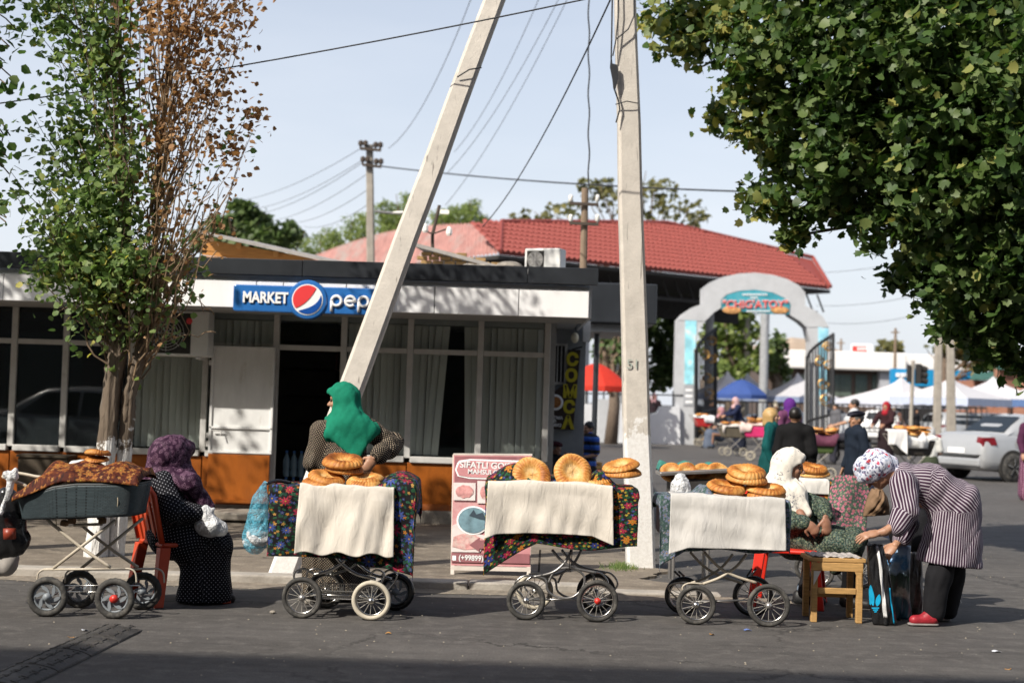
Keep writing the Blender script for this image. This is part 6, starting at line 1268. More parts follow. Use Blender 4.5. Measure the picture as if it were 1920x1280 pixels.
figure('person in dark clothes behind the low wall, left of the pink-capped one', 1216, 741, 56.5, 40, C('black_top4', (.03, .014, .02)), C('dark4', (.02, .02, .02)), 'hair', mat('auburn_hair', (.2, .08, .03), .5))
figure('person in dark coat standing beyond the left gate leaf', 1334, 752, 57, 30, C('dark_coat5', (.02, .02, .026)), C('dark5', (.03, .03, .035)), 'hair', M_HAIRB, h=.03)
figure('person in grey jacket by the railing left of the man in flat cap', 1567, 757, 50, -60, C('grey_jacket6', (.1, .1, .11)), C('dark6', (.02, .02, .03)), 'hair', M_HAIRB, h=.03)
figure('woman in black scarf by the tents behind the dark pram', 1716, 764, 48, 40, C('black_dress7', (.02, .018, .02)), C('black_skirt7', (.02, .018, .02)), 'scarf', C('black_scarf7', (.015, .015, .018)), skirt=True, h=.03)
figure('woman in brown dress seen through the gateway right of the blue umbrella', 1455, 752, 58, 80, C('brown_dress8', (.14, .07, .04)), C('brown_skirt8', (.12, .06, .04)), 'scarf', C('cream_scarf8', (.5, .45, .36)), skirt=True, h=.03)
# ------------------------------------------------------------------ bread
def bread_mesh(seed, R_=.132, H_=.047, ridges=34, swirl=6.0):
    r = np.random.default_rng(seed); nu, prof = 136, []
    for q in np.linspace(0, 1, 20): prof.append(q)
    pr = np.array([0, .12, .24, .33, .40, .48, .56, .64, .72, .80, .87, .93, .975, 1.0, .985, .94, .85, .6, .3, 0]); pz = np.array([.46, .46, .48, .54, .70, .86, .94, 1.0, .99, .93, .82, .66, .48, .32, .18, .08, .02, 0, 0, 0])
    th = np.linspace(0, 2*np.pi, nu, endpoint=False); v = []; tone = []
    lop = 1+.035*np.sin(th+r.uniform(0, 6))+.025*np.sin(2*th+r.uniform(0, 6))+.012*np.sin(5*th+r.uniform(0, 6)); hv = 1+.10*np.sin(th+r.uniform(0, 6))+.06*np.sin(3*th+r.uniform(0, 6))
    jit = .25*np.sin(3*th+r.uniform(0, 6))+.2*np.sin(7*th+r.uniform(0, 6))
    for i, (a, z) in enumerate(zip(pr, pz)):
        top = i <= 14; w_ = np.clip((a-.5)/.25, 0, 1)*np.clip((1.06-a)/.1, 0, 1) if top else 0*a
        rid = np.sin(ridges*(th+.09*jit)+swirl*a*1.4)*(.62+.38*np.sin(2*th+seed*1.7)); rr = a*R_*lop*(1+.014*rid*(w_ if np.isscalar(w_) else w_)); zz = z*H_*hv+.0024*rid*w_+.0015*r.normal(size=nu)*(1 if top else 0)
        v.append(np.stack([rr*np.cos(th), rr*np.sin(th), zz], 1))
        bake = (.22 if a < .36 else .32+.42*math.sin(min(1, (a-.36)/.5)*math.pi*.85)) if top else .3
        tone.append(np.clip(bake+.15*rid*w_+.12*np.sin(2*th+seed)+.07*r.normal(size=nu)+(.16*(r.random(nu) < .12) if a < .36 else 0), 0, 1))
    v = np.concatenate(v); tone = np.concatenate(tone); k = len(pr); f = []
    for i in range(k-1):
        j = np.arange(nu); f.append(np.stack([i*nu+j, i*nu+(j+1) % nu, (i+1)*nu+(j+1) % nu, (i+1)*nu+j], 1)[:, ::-1])
    return npmesh('flatbread', v, np.concatenate(f), {'tone': tone}, True)
def breadmat():
    m, nt, b = _new('golden_crust'); at = N(nt, 'ShaderNodeAttribute', attribute_name='tone'); tc = N(nt, 'ShaderNodeTexCoord').outputs['Object']; n1 = N(nt, 'ShaderNodeTexNoise', Scale=22.0, Detail=6.0, Roughness=.7); L(nt, tc, n1.inputs['Vector'])
    oi = N(nt, 'ShaderNodeObjectInfo'); n0 = N(nt, 'ShaderNodeTexNoise', Scale=7.0, Detail=3.0); vadd = N(nt, 'ShaderNodeVectorMath', operation='ADD'); L(nt, tc, vadd.inputs[0]); L(nt, oi.outputs['Location'], vadd.inputs[1]); L(nt, vadd.outputs[0], n0.inputs['Vector']); L(nt, vadd.outputs[0], n1.inputs['Vector']); f = mathn(nt, 'ADD', at.outputs['Fac'], mathn(nt, 'MULTIPLY', mathn(nt, 'SUBTRACT', n1.outputs['Fac'], .5), .6)); f = mathn(nt, 'ADD', f, mathn(nt, 'MULTIPLY', mathn(nt, 'SUBTRACT', n0.outputs['Fac'], .5), 1.0)); f = mathn(nt, 'ADD', f, mathn(nt, 'MULTIPLY', mathn(nt, 'SUBTRACT', oi.outputs['Random'], .5), .3)); c = ramp(nt, f, [(0, (.64, .43, .2)), (.25, (.6, .345, .115)), (.5, (.5, .22, .05)), (.75, (.34, .115, .022)), (1, (.17, .05, .01))])
    vo = N(nt, 'ShaderNodeTexVoronoi', Scale=120.0); L(nt, tc, vo.inputs['Vector']); c = mixc(nt, mathn(nt, 'MULTIPLY', ramp(nt, vo.outputs['Distance'], [(.1, .5), (.22, 0)]), ramp(nt, n1.outputs['Fac'], [(.5, 0), (.56, 1)])), c, (.1, .06, .03))
    L(nt, c, b.inputs['Base Color']); b.inputs['Roughness'].default_value = .55; b.inputs['Specular IOR Level'].default_value = .3; bn = N(nt, 'ShaderNodeBump', Strength=.35, Distance=.004); L(nt, n1.outputs['Fac'], bn.inputs['Height']); L(nt, bn.outputs['Normal'], b.inputs['Normal']); return m
M_BREAD = breadmat(); BREADS = [bread_mesh(i, ridges=(34, 30, 38, 26)[i]) for i in range(4)]
for q in BREADS: q.materials.append(M_BREAD)
nb = [0]
def bread(lab, loc, tilt=0, roll=0, s=1.0, grp='flatbreads', spin=None):
    o = bpy.data.objects.new('flatbread', BREADS[nb[0] % 4]); COL.objects.link(o); nb[0] += 1
    o.location = loc; o.rotation_euler = (Matrix.Rotation(roll, 4, 'Y') @ Matrix.Rotation(tilt, 4, 'X') @ Matrix.Rotation(spin if spin is not None else nb[0]*1.3, 4, 'Z')).to_euler(); q_ = nb[0]*2.399; o.scale = (s*(1+.04*math.sin(q_)), s*(1+.04*math.cos(q_)), s*(1+.14*math.sin(q_*1.7))); return tag(o, lab, 'bread', grp)
# ------------------------------------------------------------------ cloth over a table-like top
def drape(name, lab, m_, x0, x1, y0, y1, zt, ol, orr, of, ob, step=.012, flare=.08, amp=.012, freq=22, seed=1, parent=None, skew=0, wr=.0, thick=.0025, cat='cloth'):
    r = np.random.default_rng(seed); fz = zt if callable(zt) else (lambda x, y: zt); fo = of if callable(of) else (lambda x: of); fl = ol if callable(ol) else (lambda y: ol); fr_ = orr if callable(orr) else (lambda y: orr); fb = ob if callable(ob) else (lambda x: ob)
    mo = max(fo(x0), fo(x1), fo((x0+x1)/2)); nx = int((x1-x0+max(fl(y0), .001)+max(fr_(y0), .001))/step); ny = int((y1-y0+mo+.02+fb(x0))/step); kk = r.normal(size=(6, 2)); ph = r.uniform(0, 6.3, 6)
    m_b = MB(); Wv = {}
    L0, L1 = fl(y0), fr_(y0); TX = (x1-x0)+L0+L1
    tyf = mo; TYt = (y1-y0)+tyf+max(ob if not callable(ob) else ob(x0), 0)
    def fn(a, b):
        u = x0-L0+a*TX; v = y0-tyf+b*TYt; cu = min(max(u, x0), x1)
        if v < y0: v = y0-(y0-v)/tyf*fo(u)
        cx = min(max(u, x0), x1); cy = min(max(v, y0), y1); ox, oy = u-cx, v-cy; h_ = math.hypot(ox, oy); wn = 0
        for q in range(6): wn += math.sin(kk[q, 0]*u*17+kk[q, 1]*v*17+ph[q])
        wn *= wr/2.2
        if h_ < 1e-6: z = fz(u, v)+wn; p = Vector((u, v, z))
        else:
            dx, dy = ox/h_, oy/h_; s_ = cx*1.0+cy*.7+math.atan2(dy, dx)*.12
            fo_ = math.sin(s_*freq*.6+1.9*math.sin(s_*4.3+seed)+seed)+.55*math.sin(s_*freq*1.5+2.2*math.sin(s_*6.1+seed*2)+h_*5)+.22*math.sin(s_*freq*3.4+h_*14+1.7*seed+2*math.sin(s_*9))
            out = .012*(1-math.exp(-h_/.015))+flare*h_+amp*fo_*min(1, h_/.22)*(.5+.5*min(1, h_/.4))+wn*min(1, h_/.08); p = Vector((cx+dx*out+skew*h_*(u-(x0+x1)/2), cy+dy*out, fz(cx, cy)-h_*.985+.01*math.exp(-h_/.02)-.01))
        return p
    m_b.grid(fn, nx, ny, 0, (TX, TYt)); o = m_b.build(name, m_, parent, smooth=True, solid=thick)
    if lab: tag(o, lab, cat)
    return o
# ------------------------------------------------------------------ prams
M_TYRE = mat('dusty_tyre', (.045, .043, .04), .85, var=.3, scale=30, dirt=((.13, .12, .105), .5)); M_TYREW = mat('cream_tyre', (.5, .45, .36), .8, var=.12, dirt=((.25, .22, .18), .58)); M_CHROME = mat('dull_chrome', (.5, .48, .45), .25, 1.0, var=.15, dirt=((.2, .14, .1), .62)); M_CREAM = mat('cream_enamel_tube', (.5, .44, .35), .45, var=.12, dirt=((.2, .13, .08), .6)); M_GREYP = mat('grey_plastic', (.2, .22, .24), .5, var=.1); M_REDP = mat('red_plastic', (.5, .03, .02), .4, var=.12, dirt=((.32, .03, .02), .6)); M_STRING = mat('twine', (.42, .36, .26), .9)
spoke_cache = {}
def ringmesh(R_, r_, n=40, k=8, knob=0):
    m_ = MB(); m_.tube([(R_*math.cos(2*math.pi*i/n), 0, R_*math.sin(2*math.pi*i/n)) for i in range(n)], [r_*(1+(knob if i % 2 else 0)) for i in range(n)], k, closed=True); return m_
def wheel(par, c, R_, style='spoke', tyre=None, hubm=None, ns=14, tr=.016):
    key = (style, round(R_, 3), ns, (tyre or M_TYRE).name, (hubm or M_CHROME).name, tr)
    if key not in spoke_cache:
        d = {}
        if style == 'spoke':
            d['tyre'] = (ringmesh(R_-tr, tr).mesh('wheel', True), tyre or M_TYRE); d['rim'] = (ringmesh(R_-2*tr-.002, .007).mesh('rim', True), M_CHROME)
            hb = MB(); hb.lathe([(.0, -.028), (.02, -.024), (.022, -.01), (.022, .01), (.02, .024), (0, .028)], 16, ax='y'); d['hub'] = (hb.mesh('hub', True), hubm or M_CHROME)
            sp = MB(); sp.tube([(.015, .012, 0), (R_-2*tr, 0, .0)], .0023, 5); d['spoke'] = (sp.mesh('spoke'), mat('dull_spoke', (.32, .3, .27), .6, .2))
        else:
            d['tyre'] = (ringmesh(R_-.02, .021, 48, 8, .13).mesh('wheel', True), tyre or M_TYRE); d['rim'] = (ringmesh(R_-.044, .008).mesh('rim', True), M_GREYP)
            hb = MB(); hb.lathe([(.0, -.032), (.026, -.028), (.026, .01), (0, .012)], 20, ax='y'); d['hub'] = (hb.mesh('hub', True), hubm or M_GREYP)
            b = MB(); n = 10; a0, a1 = [], []
            for i in range(n+1):
                q = i/n; rr = .02+(R_-.066)*q; t0 = 1.05*q; wd = .16+.42*math.sin(math.pi*min(1, q*1.1))*.9
                a0.append((rr*math.cos(t0), rr*math.sin(t0))); a1.append((rr*math.cos(t0+wd), rr*math.sin(t0+wd)))
            b.prism(a0+a1[::-1], (0, -.012, 0), (1, 0, 0), (0, 0, 1), (0, .012, 0)); d['spoke'] = (b.mesh('blade'), M_GREYP)
        for me, m_ in d.values(): me.materials.append(m_)
        spoke_cache[key] = d
    d = spoke_cache[key]; w_ = bpy.data.objects.new('wheel', d['tyre'][0]); COL.objects.link(w_); w_.parent = par; w_.matrix_parent_inverse = worldm(par).inverted(); w_.location = c; w_.rotation_euler = (0, random.random()*6, random.uniform(-.09, .09))
    for nm in ('rim', 'hub'):
        o = bpy.data.objects.new(nm, d[nm][0]); COL.objects.link(o); o.parent = w_
    n = ns if style == 'spoke' else 6
    for i in range(n):
        o = bpy.data.objects.new('spoke' if style == 'spoke' else 'rim_blade', d['spoke'][0]); COL.objects.link(o); o.parent = w_; o.rotation_euler = (0, 2*math.pi*i/n, math.pi if (i % 2 and style == 'spoke') else 0)
        if i % 2 and style == 'spoke': o.rotation_euler = (0, 2*math.pi*i/n, 0); o.scale = (1, -1, 1)
    return w_
def tubes(par, nm, m_, r_, pts, n=8): return MB().tube([W(p[0], p[1], p[2]) for p in pts], r_, n).build(nm, m_, par, smooth=True)
def arcp(pts, k=5):
    """smooth a pixel path"""
    out = []; P = [np.array(p, dtype=float) for p in pts]
    for i in range(len(P)-1):
        p0, p1, p2, p3 = P[max(i-1, 0)], P[i], P[i+1], P[min(i+2, len(P)-1)]
        for q in range(k): t = q/k; out.append(.5*((2*p1)+(-p0+p2)*t+(2*p0-5*p1+4*p2-p3)*t*t+(-p0+3*p1-3*p2+p3)*t**3))
    out.append(P[-1]); return [tuple(x) for x in out]
# ---- pram 1: grey-wheeled pram with a wicker basket
n1, f1 = 9.25, 9.66
C1 = thing('bread_pram', 'old cream pram with dark wicker basket and grey plastic wheels at far left', 'pram', (W(150, 1150, n1).x, n1, 0))
def wheel_on(par, px, D, R_, **k): x_ = W(px, 1100, D).x; return wheel(par, (x_, D, R_), R_, **k)
wheel_on(C1, 90, n1, .128, style='blade'); wheel_on(C1, 216, n1, .13, style='blade', hubm=M_REDP); wheel_on(C1, 149, f1, .126, style='blade'); wheel_on(C1, 268, f1, .126, style='blade')
for (D, dx, m_) in ((n1+.05, 0, M_CREAM), (f1-.05, 52, M_CREAM)):
    tubes(C1, 'cross_tube', m_, .0105, [(100+dx, 1065, D), (216+dx, 975-(4 if dx else 0), D)]); tubes(C1, 'cross_tube', m_, .0105, arcp([(98+dx, 982, D), (150+dx, 1024, D), (207+dx, 1063, D)]))
    tubes(C1, 'bottom_rail', m_, .008, [(82+dx, 1067, D), (235+dx, 1066, D)])
    for px in (76, 250): tubes(C1, 'spring', m_, .006, arcp([(px+dx-6+(12 if px > 100 else 0), 1092, D), (px+dx-4+(8 if px > 100 else 0), 1074, D), (px+dx+10-(16 if px > 100 else 0), 1066, D), (px+dx+30-(56 if px > 100 else 0), 1066, D)]))
tubes(C1, 'handle_side', M_CREAM, .011, arcp([(6, 893, n1+.02), (28, 902, n1+.02), (50, 912, n1+.03), (62, 935, n1+.04), (78, 962, n1+.05), (98, 982, n1+.05), (112, 992, n1+.05)])); tubes(C1, 'handle_side', M_CREAM, .011, arcp([(30, 886, f1-.04), (62, 892, f1-.04), (100, 905, f1-.05), (150, 975, f1-.05)])); tubes(C1, 'handle_bar', M_CREAM, .012, [(6, 893, n1+.02), (30, 886, f1-.04)])
for px in (90, 216): MB().tube([(W(px, 1100, n1).x, n1, .128), (W(px, 1100, n1).x+.03, f1, .128)], .006, 6).build('axle', M_STEEL, C1)
for y_, D in ((1097, f1-.12), (1109, n1+.2)): tubes(C1, 'brake_rod', M_CHROME, .004, [(100, y_, D), (262, y_, D)])
tubes(C1, 'support_rail', M_CREAM, .010, [(138, 984, n1+.06), (192, 982, n1+.06)])
for px, py in ((121, 980), (135, 976), (190, 969), (192, 976)): MB().box(W(px, py, n1+.07), (.04, .06, .035), Matrix.Rotation(.2*(px % 3), 3, 'Y')).build('wood_block', mat('raw_wood_block', (.2, .12, .06), .8), C1, bevel=.004)
def wicker():
    m, nt, b = _new('dark_teal_wicker'); co = N(nt, 'ShaderNodeTexCoord').outputs['UV']; br = N(nt, 'ShaderNodeTexBrick', Scale=1.0); br.offset = .5; br.inputs['Brick Width'].default_value = .028; br.inputs['Row Height'].default_value = .0115; br.inputs['Mortar Size'].default_value = .0016; br.inputs['Mortar Smooth'].default_value = .6
    br.inputs['Color1'].default_value = (.032, .05, .058, 1); br.inputs['Color2'].default_value = (.05, .075, .085, 1); br.inputs['Mortar'].default_value = (.006, .01, .012, 1); L(nt, co, br.inputs['Vector']); L(nt, br.outputs['Color'], b.inputs['Base Color']); b.inputs['Roughness'].default_value = .55
    bn = N(nt, 'ShaderNodeBump', Strength=.9, Distance=.006); bn.invert = True; L(nt, br.outputs['Fac'], bn.inputs['Height']); L(nt, bn.outputs['Normal'], b.inputs['Normal']); return m
M_WICK = wicker(); bx0, bx1 = W(28, 940, n1).x, W(258, 940, n1).x; BL = bx1-bx0; Yc = (n1+f1)/2
def bask(a, b):  # a around, b height
    t = a*2*math.pi; lx = BL/2+.045*0; e = .22; cx = (abs(math.cos(t))**.42)*math.copysign(1, math.cos(t)); sy = (abs(math.sin(t))**.42)*math.copysign(1, math.sin(t)); x = (bx0+bx1)/2+cx*(BL/2)*(.93+.07*b); y = Yc-sy*(.25)*(.9+.1*b)
    q = (x-bx0)/BL; zt = 1.5-(940-724)/290+(.115 if q > .35 else .115*max(0, q/.35))*1.0; zt = W(30+q*225, 937-(30*min(1, q/.4)), n1).z; zb = W(45+q*205, 975-8*q, n1).z; return Vector((x, y, zb+(zt-zb)*b))
m_ = MB(); m_.grid(bask, 96, 10, 0, (2*BL+1.0, .26)); m_.build('basket', M_WICK, C1, smooth=True, solid=.012)
bt = MB(); bt.grid(lambda a, b: Vector(((bx0+bx1)/2, Yc, bask(a, 0).z)).lerp(bask(a, 0), b), 40, 1); bt.build('basket_bottom', M_WICK, C1)
MB().tube([bask(i/80, 1.0) for i in range(80)], .008, 6, closed=True).build('basket_rim', M_WICK, C1)
for px in (100, 220): tubes(C1, 'tie_string', M_STRING, .0035, [(px, 906, n1-.02), (px+1, 940, n1-.03), (px-3 if px > 200 else px+6, 985, n1+.02)], 5); 
M_BRF = cloth_floral('brown_gold_print', (.06, .012, .006), [(.26, .1, .025), (.2, .06, .015)], [(.16, .045, .012), (.28, .13, .04)], [(.03, .008, .005), (.1, .024, .009)], 13, 26, uv=True)
def heap(x, y):
    q = min(1, max(0, (x-bx0)/BL)); rim = W(30+q*225, 937-(30*min(1, q/.4)), n1).z; e = max(0, 1-((y-Yc)/.26)**2)**.5; return rim+.012+.13*e*math.sin(math.pi*(.06+.88*q))**.5+.008*math.sin(q*17+y*5)*e
drape('bread_cover', 'brown and gold flowered quilt heaped over the wicker basket', M_BRF, bx0+.0, bx1-.0, Yc-.245, Yc+.24, heap, .02, .02, .03, .02, wr=.02, amp=.006, seed=4)
bread('small round bun, lower of two on the wicker pram', W(181, 864, Yc), .15, 0, .62, 'breads on the wicker pram'); bread('small round bun, upper of two on the wicker pram', W(182, 853, Yc), -.05, .05, .65, 'breads on the wicker pram')
def film(name, col, alpha):
    m, nt, b = _new(name); tc = N(nt, 'ShaderNodeTexCoord').outputs['Object']; vo = N(nt, 'ShaderNodeTexVoronoi', Scale=26.0); n1_ = N(nt, 'ShaderNodeTexNoise', Scale=16.0, Detail=5.0, Distortion=1.5); L(nt, tc, n1_.inputs['Vector'])
    ad = N(nt, 'ShaderNodeVectorMath', operation='ADD'); sc_ = N(nt, 'ShaderNodeVectorMath', operation='SCALE'); sc_.inputs['Scale'].default_value = .12; L(nt, n1_.outputs['Color'], sc_.inputs[0]); L(nt, tc, ad.inputs[0]); L(nt, sc_.outputs[0], ad.inputs[1]); L(nt, ad.outputs[0], vo.inputs['Vector'])
    b.inputs['Base Color'].default_value = c4(col); b.inputs['Roughness'].default_value = .28; L(nt, ramp(nt, n1_.outputs['Fac'], [(.35, max(0, alpha-.2)), (.65, min(1, alpha+.15))]), b.inputs['Alpha'])
    bn = N(nt, 'ShaderNodeBump', Strength=.8, Distance=.02); L(nt, vo.outputs['Distance'], bn.inputs['Height']); L(nt, bn.outputs['Normal'], b.inputs['Normal']); MATS[name] = m; return m
sdf_obj('white_packet', [cone(W(138, 878, Yc), W(160, 877, Yc), .03, .03, .02), ell(W(150, 870, Yc), (.06, .04, .025), .02)], mat('white_plastic_film', (.75, .75, .74), .35, var=.05, trans=.2), None, .01, (.006, 40, 40), 2); tag(bpy.context.scene.objects['white_packet'], 'white plastic packet lying beside the buns on the wicker pram', 'packet')
M_PLW = film('thin_white_film', (.78, .79, .8), .8); M_PLB = film('thin_blue_film', (.12, .5, .68), .5); M_PLK = mat('black_plastic_film', (.012, .012, .013), .25, var=.3, spec=.6)
def bagobj(nm, lab, prims, m_, h=.009, fold=(.012, 36, 14), seed=1, cat='bag'):
    o = sdf_obj(nm, prims, m_, None, h, fold, seed); return tag(o, lab, cat)
KT = bagobj('tied_bag', 'white plastic ties knotted round the handle of the wicker pram', [cone(W(12, 890, n1), W(26, 893, n1), .02, .022, .02), cone(W(22, 893, n1), W(14, 935, n1), .02, .012, .02), cone(W(24, 890, n1), W(30, 882, n1), .012, .008, .01), cone(W(16, 920, n1), W(2, 960, n1), .012, .006, .01)], M_PLW, .007, (.006, 60, 30))
kb = bagobj('shopping_bag', 'glossy black printed bag hanging at the left picture edge', [cone(W(12, 950, n1+.12), W(2, 1005, n1+.12), .10, .14, .06, (0, 1, 0), 1.8), cone(W(20, 985, n1+.12), W(24, 1010, n1+.12), .09, .1, .05, (0, 1, 0), 1.8), cone(W(8, 925, n1+.1), W(8, 960, n1+.12), .03, .09, .05)], M_PLK, .01, (.01, 30, 14))
MB().tube([W(18, 1010, n1-.0), W(18, 990, n1-.0)], .04, 16).build('printed_cup', mat('print_red', (.25, .04, .02), .4), kb, smooth=True)
sdf_obj('paper_sack', [cone(W(-12, 1020, n1+.4), W(5, 1050, n1+.4), .12, .09, .05, (0, 1, 0), 1.6)], mat('grey_paper', (.42, .39, .36), .8), None, .012, (.012, 26, 20)); tag(bpy.context.scene.objects['paper_sack'], 'crumpled grey paper sack on the ground at the left edge', 'sack')
# ---- pram 2 : in front of the green-scarfed woman
BLK = (.008, .007, .008); M_FLOR = cloth_floral('black_bright_floral', BLK, [(.24, .012, .04), (.035, .055, .2), (.3, .022, .045), (.04, .065, .22)], [(.36, .13, .02), (.2, .014, .035), (.4, .22, .06), (.03, .05, .16)], [(.012, .06, .025), (.022, .085, .045), (.01, .045, .03)], 8.5, 21, uv=True, petals=9, r1=.36, r2=.29)
M_FLOR2 = cloth_floral('black_red_blue_floral', BLK, [(.26, .014, .04), (.025, .035, .17), (.38, .13, .015), (.27, .015, .045)], [(.4, .19, .02), (.24, .014, .04), (.025, .035, .19), (.34, .25, .03)], [(.008, .055, .02), (.014, .07, .028)], 10.5, 24, uv=True, petals=6, r1=.34, r2=.28)
M_FLOR3 = cloth_floral('grey_green_paisley', (.05, .085, .08), [(.17, .19, .27), (.13, .15, .22)], [(.2, .22, .3), (.08, .12, .12), (.24, .24, .28)], [(.03, .07, .055), (.1, .15, .14)], 17, 38, uv=True, petals=4)
M_LINEN = None
def linen(name, col):
    m, nt, b = _new(name); co = N(nt, 'ShaderNodeTexCoord').outputs['Object']; n1_ = N(nt, 'ShaderNodeTexNoise', Scale=4.0, Detail=6.0); L(nt, co, n1_.inputs['Vector']); mp = N(nt, 'ShaderNodeMapping'); mp.inputs['Scale'].default_value = (1.5, 1.5, .5); mp.inputs['Rotation'].default_value = (0, R(25), 0); L(nt, co, mp.inputs['Vector']); n2 = N(nt, 'ShaderNodeTexNoise', Scale=10.0, Detail=4.0, Distortion=1.0); L(nt, mp.outputs[0], n2.inputs['Vector'])
    c = ramp(nt, n1_.outputs['Fac'], [(.25, tuple(x*.78 for x in col)), (.5, tuple(x*.95 for x in col)), (.7, col)]); L(nt, c, b.inputs['Base Color']); b.inputs['Roughness'].default_value = .9; b.inputs['Specular IOR Level'].default_value = .1
    bn = N(nt, 'ShaderNodeBump', Strength=.45, Distance=.02); L(nt, n2.outputs['Fac'], bn.inputs['Height']); L(nt, bn.outputs['Normal'], b.inputs['Normal']); return m
M_LINEN = linen('unbleached_linen', (.62, .57, .5))
n2_, f2_ = 9.5, 9.98
C2 = thing('bread_pram', 'pram with chrome frame and one cream tyre under bright floral cloth before the green-scarfed woman', 'pram', (W(640, 1157, n2_).x, n2_, 0))
wheel_on(C2, 567, n2_, .137, hubm=mat('hub_cap', (.4, .38, .36), .3, .7)); wheel_on(C2, 697, n2_, .132, tyre=M_TYREW); wheel_on(C2, 612, f2_, .13); wheel_on(C2, 742, f2_, .13, tyre=M_PLK, style='blade')
for D, dx in ((n2_+.06, 0), (f2_-.06, 30)):
    tubes(C2, 'curved_tube', M_CHROME, .011, arcp([(625+dx, 1036, D), (640+dx, 1056, D), (668+dx, 1076, D), (705+dx, 1085, D)])); tubes(C2, 'curved_tube', M_CHROME, .011, arcp([(655+dx, 1036, D), (640+dx, 1056, D), (615+dx, 1070, D), (588+dx, 1077, D)]))
    tubes(C2, 'spring', M_CHROME, .007, arcp([(567+dx*.8, 1110, D), (552+dx*.8, 1085, D), (555+dx*.8, 1070, D), (572+dx*.8, 1066, D), (590+dx*.8, 1077, D)])); tubes(C2, 'spring', M_CHROME, .007, arcp([(700+dx*.8, 1110, D), (716+dx*.8, 1090, D), (720+dx*.8, 1075, D), (705+dx*.8, 1068, D), (690+dx*.8, 1080, D)]))
    tubes(C2, 'lower_rail', M_CHROME, .006, [(570+dx, 1113, D), (695+dx, 1118, D)])
for px in (570, 698): MB().tube([(W(px, 1100, n2_).x, n2_, .135), (W(px, 1100, n2_).x+.06, f2_, .132)], .007, 6).build('axle', M_STEEL, C2)
gb0, gb1 = W(600, 1092, n2_+.1), W(690, 1124, n2_+.1)
for k in range(26): x_ = gb0.x+(gb1.x-gb0.x)*k/25; MB().tube([(x_, n2_+.1, gb0.z), (x_+.004, n2_+.1, gb1.z)], .0032, 4).build('basket_bar', M_CHROME, C2)
for z_ in (gb0.z, (gb0.z+gb1.z)/2, gb1.z): MB().tube([(gb0.x, n2_+.1, z_), (gb1.x, n2_+.1, z_)], .004, 5).build('basket_wire', M_CHROME, C2)
MB().bb((gb0.x, n2_+.12, gb1.z), (gb1.x, f2_-.1, gb1.z+.006)).build('basket_floor', M_STEEL, C2)
z2 = W(650, 914, n2_).z; tx0, tx1 = W(508, 914, n2_).x, W(778, 914, n2_).x
MB().bb((tx0+.01, n2_+.01, z2-.2), (tx1-.01, f2_-.02, z2-.012)).build('pram_body', mat('navy_pram_body', (.02, .025, .05), .6), C2, bevel=.03)
def of2(u):
    px = 508+(u-tx0)/(tx1-tx0)*270
    return .46 if px < 640 else .46+.13*min(1, max(0, (px-640)/110))
def top2(x, y):
    px = 508+(x-tx0)/(tx1-tx0)*270; b_ = .10*math.exp(-((px-745)/42)**2)*(1 if y > n2_-.3 else 1); return z2+b_*(.5+.5*min(1, max(0, (y-n2_)/.2)))+.0
drape('floral_cloth', 'black cloth with large red and blue flowers draped over the pram before the green-scarfed woman', M_FLOR, tx0, tx1, n2_, f2_, top2, .05, .20, of2, .25, seed=3, amp=.008, freq=13, flare=.03, wr=.004)
drape('linen_cloth', 'wrinkled cream linen cloth hanging over the floral cloth, with six loaves above', M_LINEN, W(564, 914, n2_).x, W(740, 914, n2_).x, n2_-.04, n2_+.3, z2+.016, .0, .0, lambda u: .445+.012*math.sin(u*30), .0, step=.008, seed=8, amp=.015, freq=19, flare=.09, wr=.008, skew=.1)
z0 = z2+.02
for (lab, px, py, dd, ti, ro, s_) in (('bottom loaf of the left pair before the green-scarfed woman', 606, 909, .14, .12, .02, 1.0), ('top loaf of the left pair before the green-scarfed woman', 611, 899, .14, .22, .12, 1.02), ('bottom loaf of the right pair before the green-scarfed woman', 686, 911, .12, .1, .0, .98), ('top loaf of the right pair before the green-scarfed woman', 684, 902, .14, .2, -.08, .96), ('lower loaf of the raised middle pair before the green-scarfed woman', 647, 884, .2, .14, .06, 1.02), ('topmost loaf of all before the green-scarfed woman', 643, 871, .2, .2, .0, 1.06)):
    bread(lab, W(px, py, n2_+dd), ti, ro, s_, 'loaves on the floral pram')
bagobj('plastic_bag', 'translucent blue plastic bag hanging left of the floral pram', [cone(W(496, 905, n2_+.1), W(488, 935, n2_+.1), .012, .04, .03), cone(W(487, 940, n2_+.1), W(480, 1005, n2_+.1), .05, .085, .05, (0, 1, 0), 1.5), cone(W(482, 1000, n2_+.1), W(478, 1018, n2_+.1), .08, .07, .04)], M_PLB, .008, (.004, 60, 5), 4)
tubes(C2, 'handle_bar', M_PLK, .012, arcp([(500, 906, n2_+.1), (520, 901, n2_+.15), (545, 905, n2_+.2)]))
bagobj('plastic_packet', 'white crumpled plastic inside the hanging blue bag', [ell(W(481, 1008, n2_+.08), (.075, .05, .05), .02)], M_PLW, .009, (.014, 40, 40), 9, 'packet')
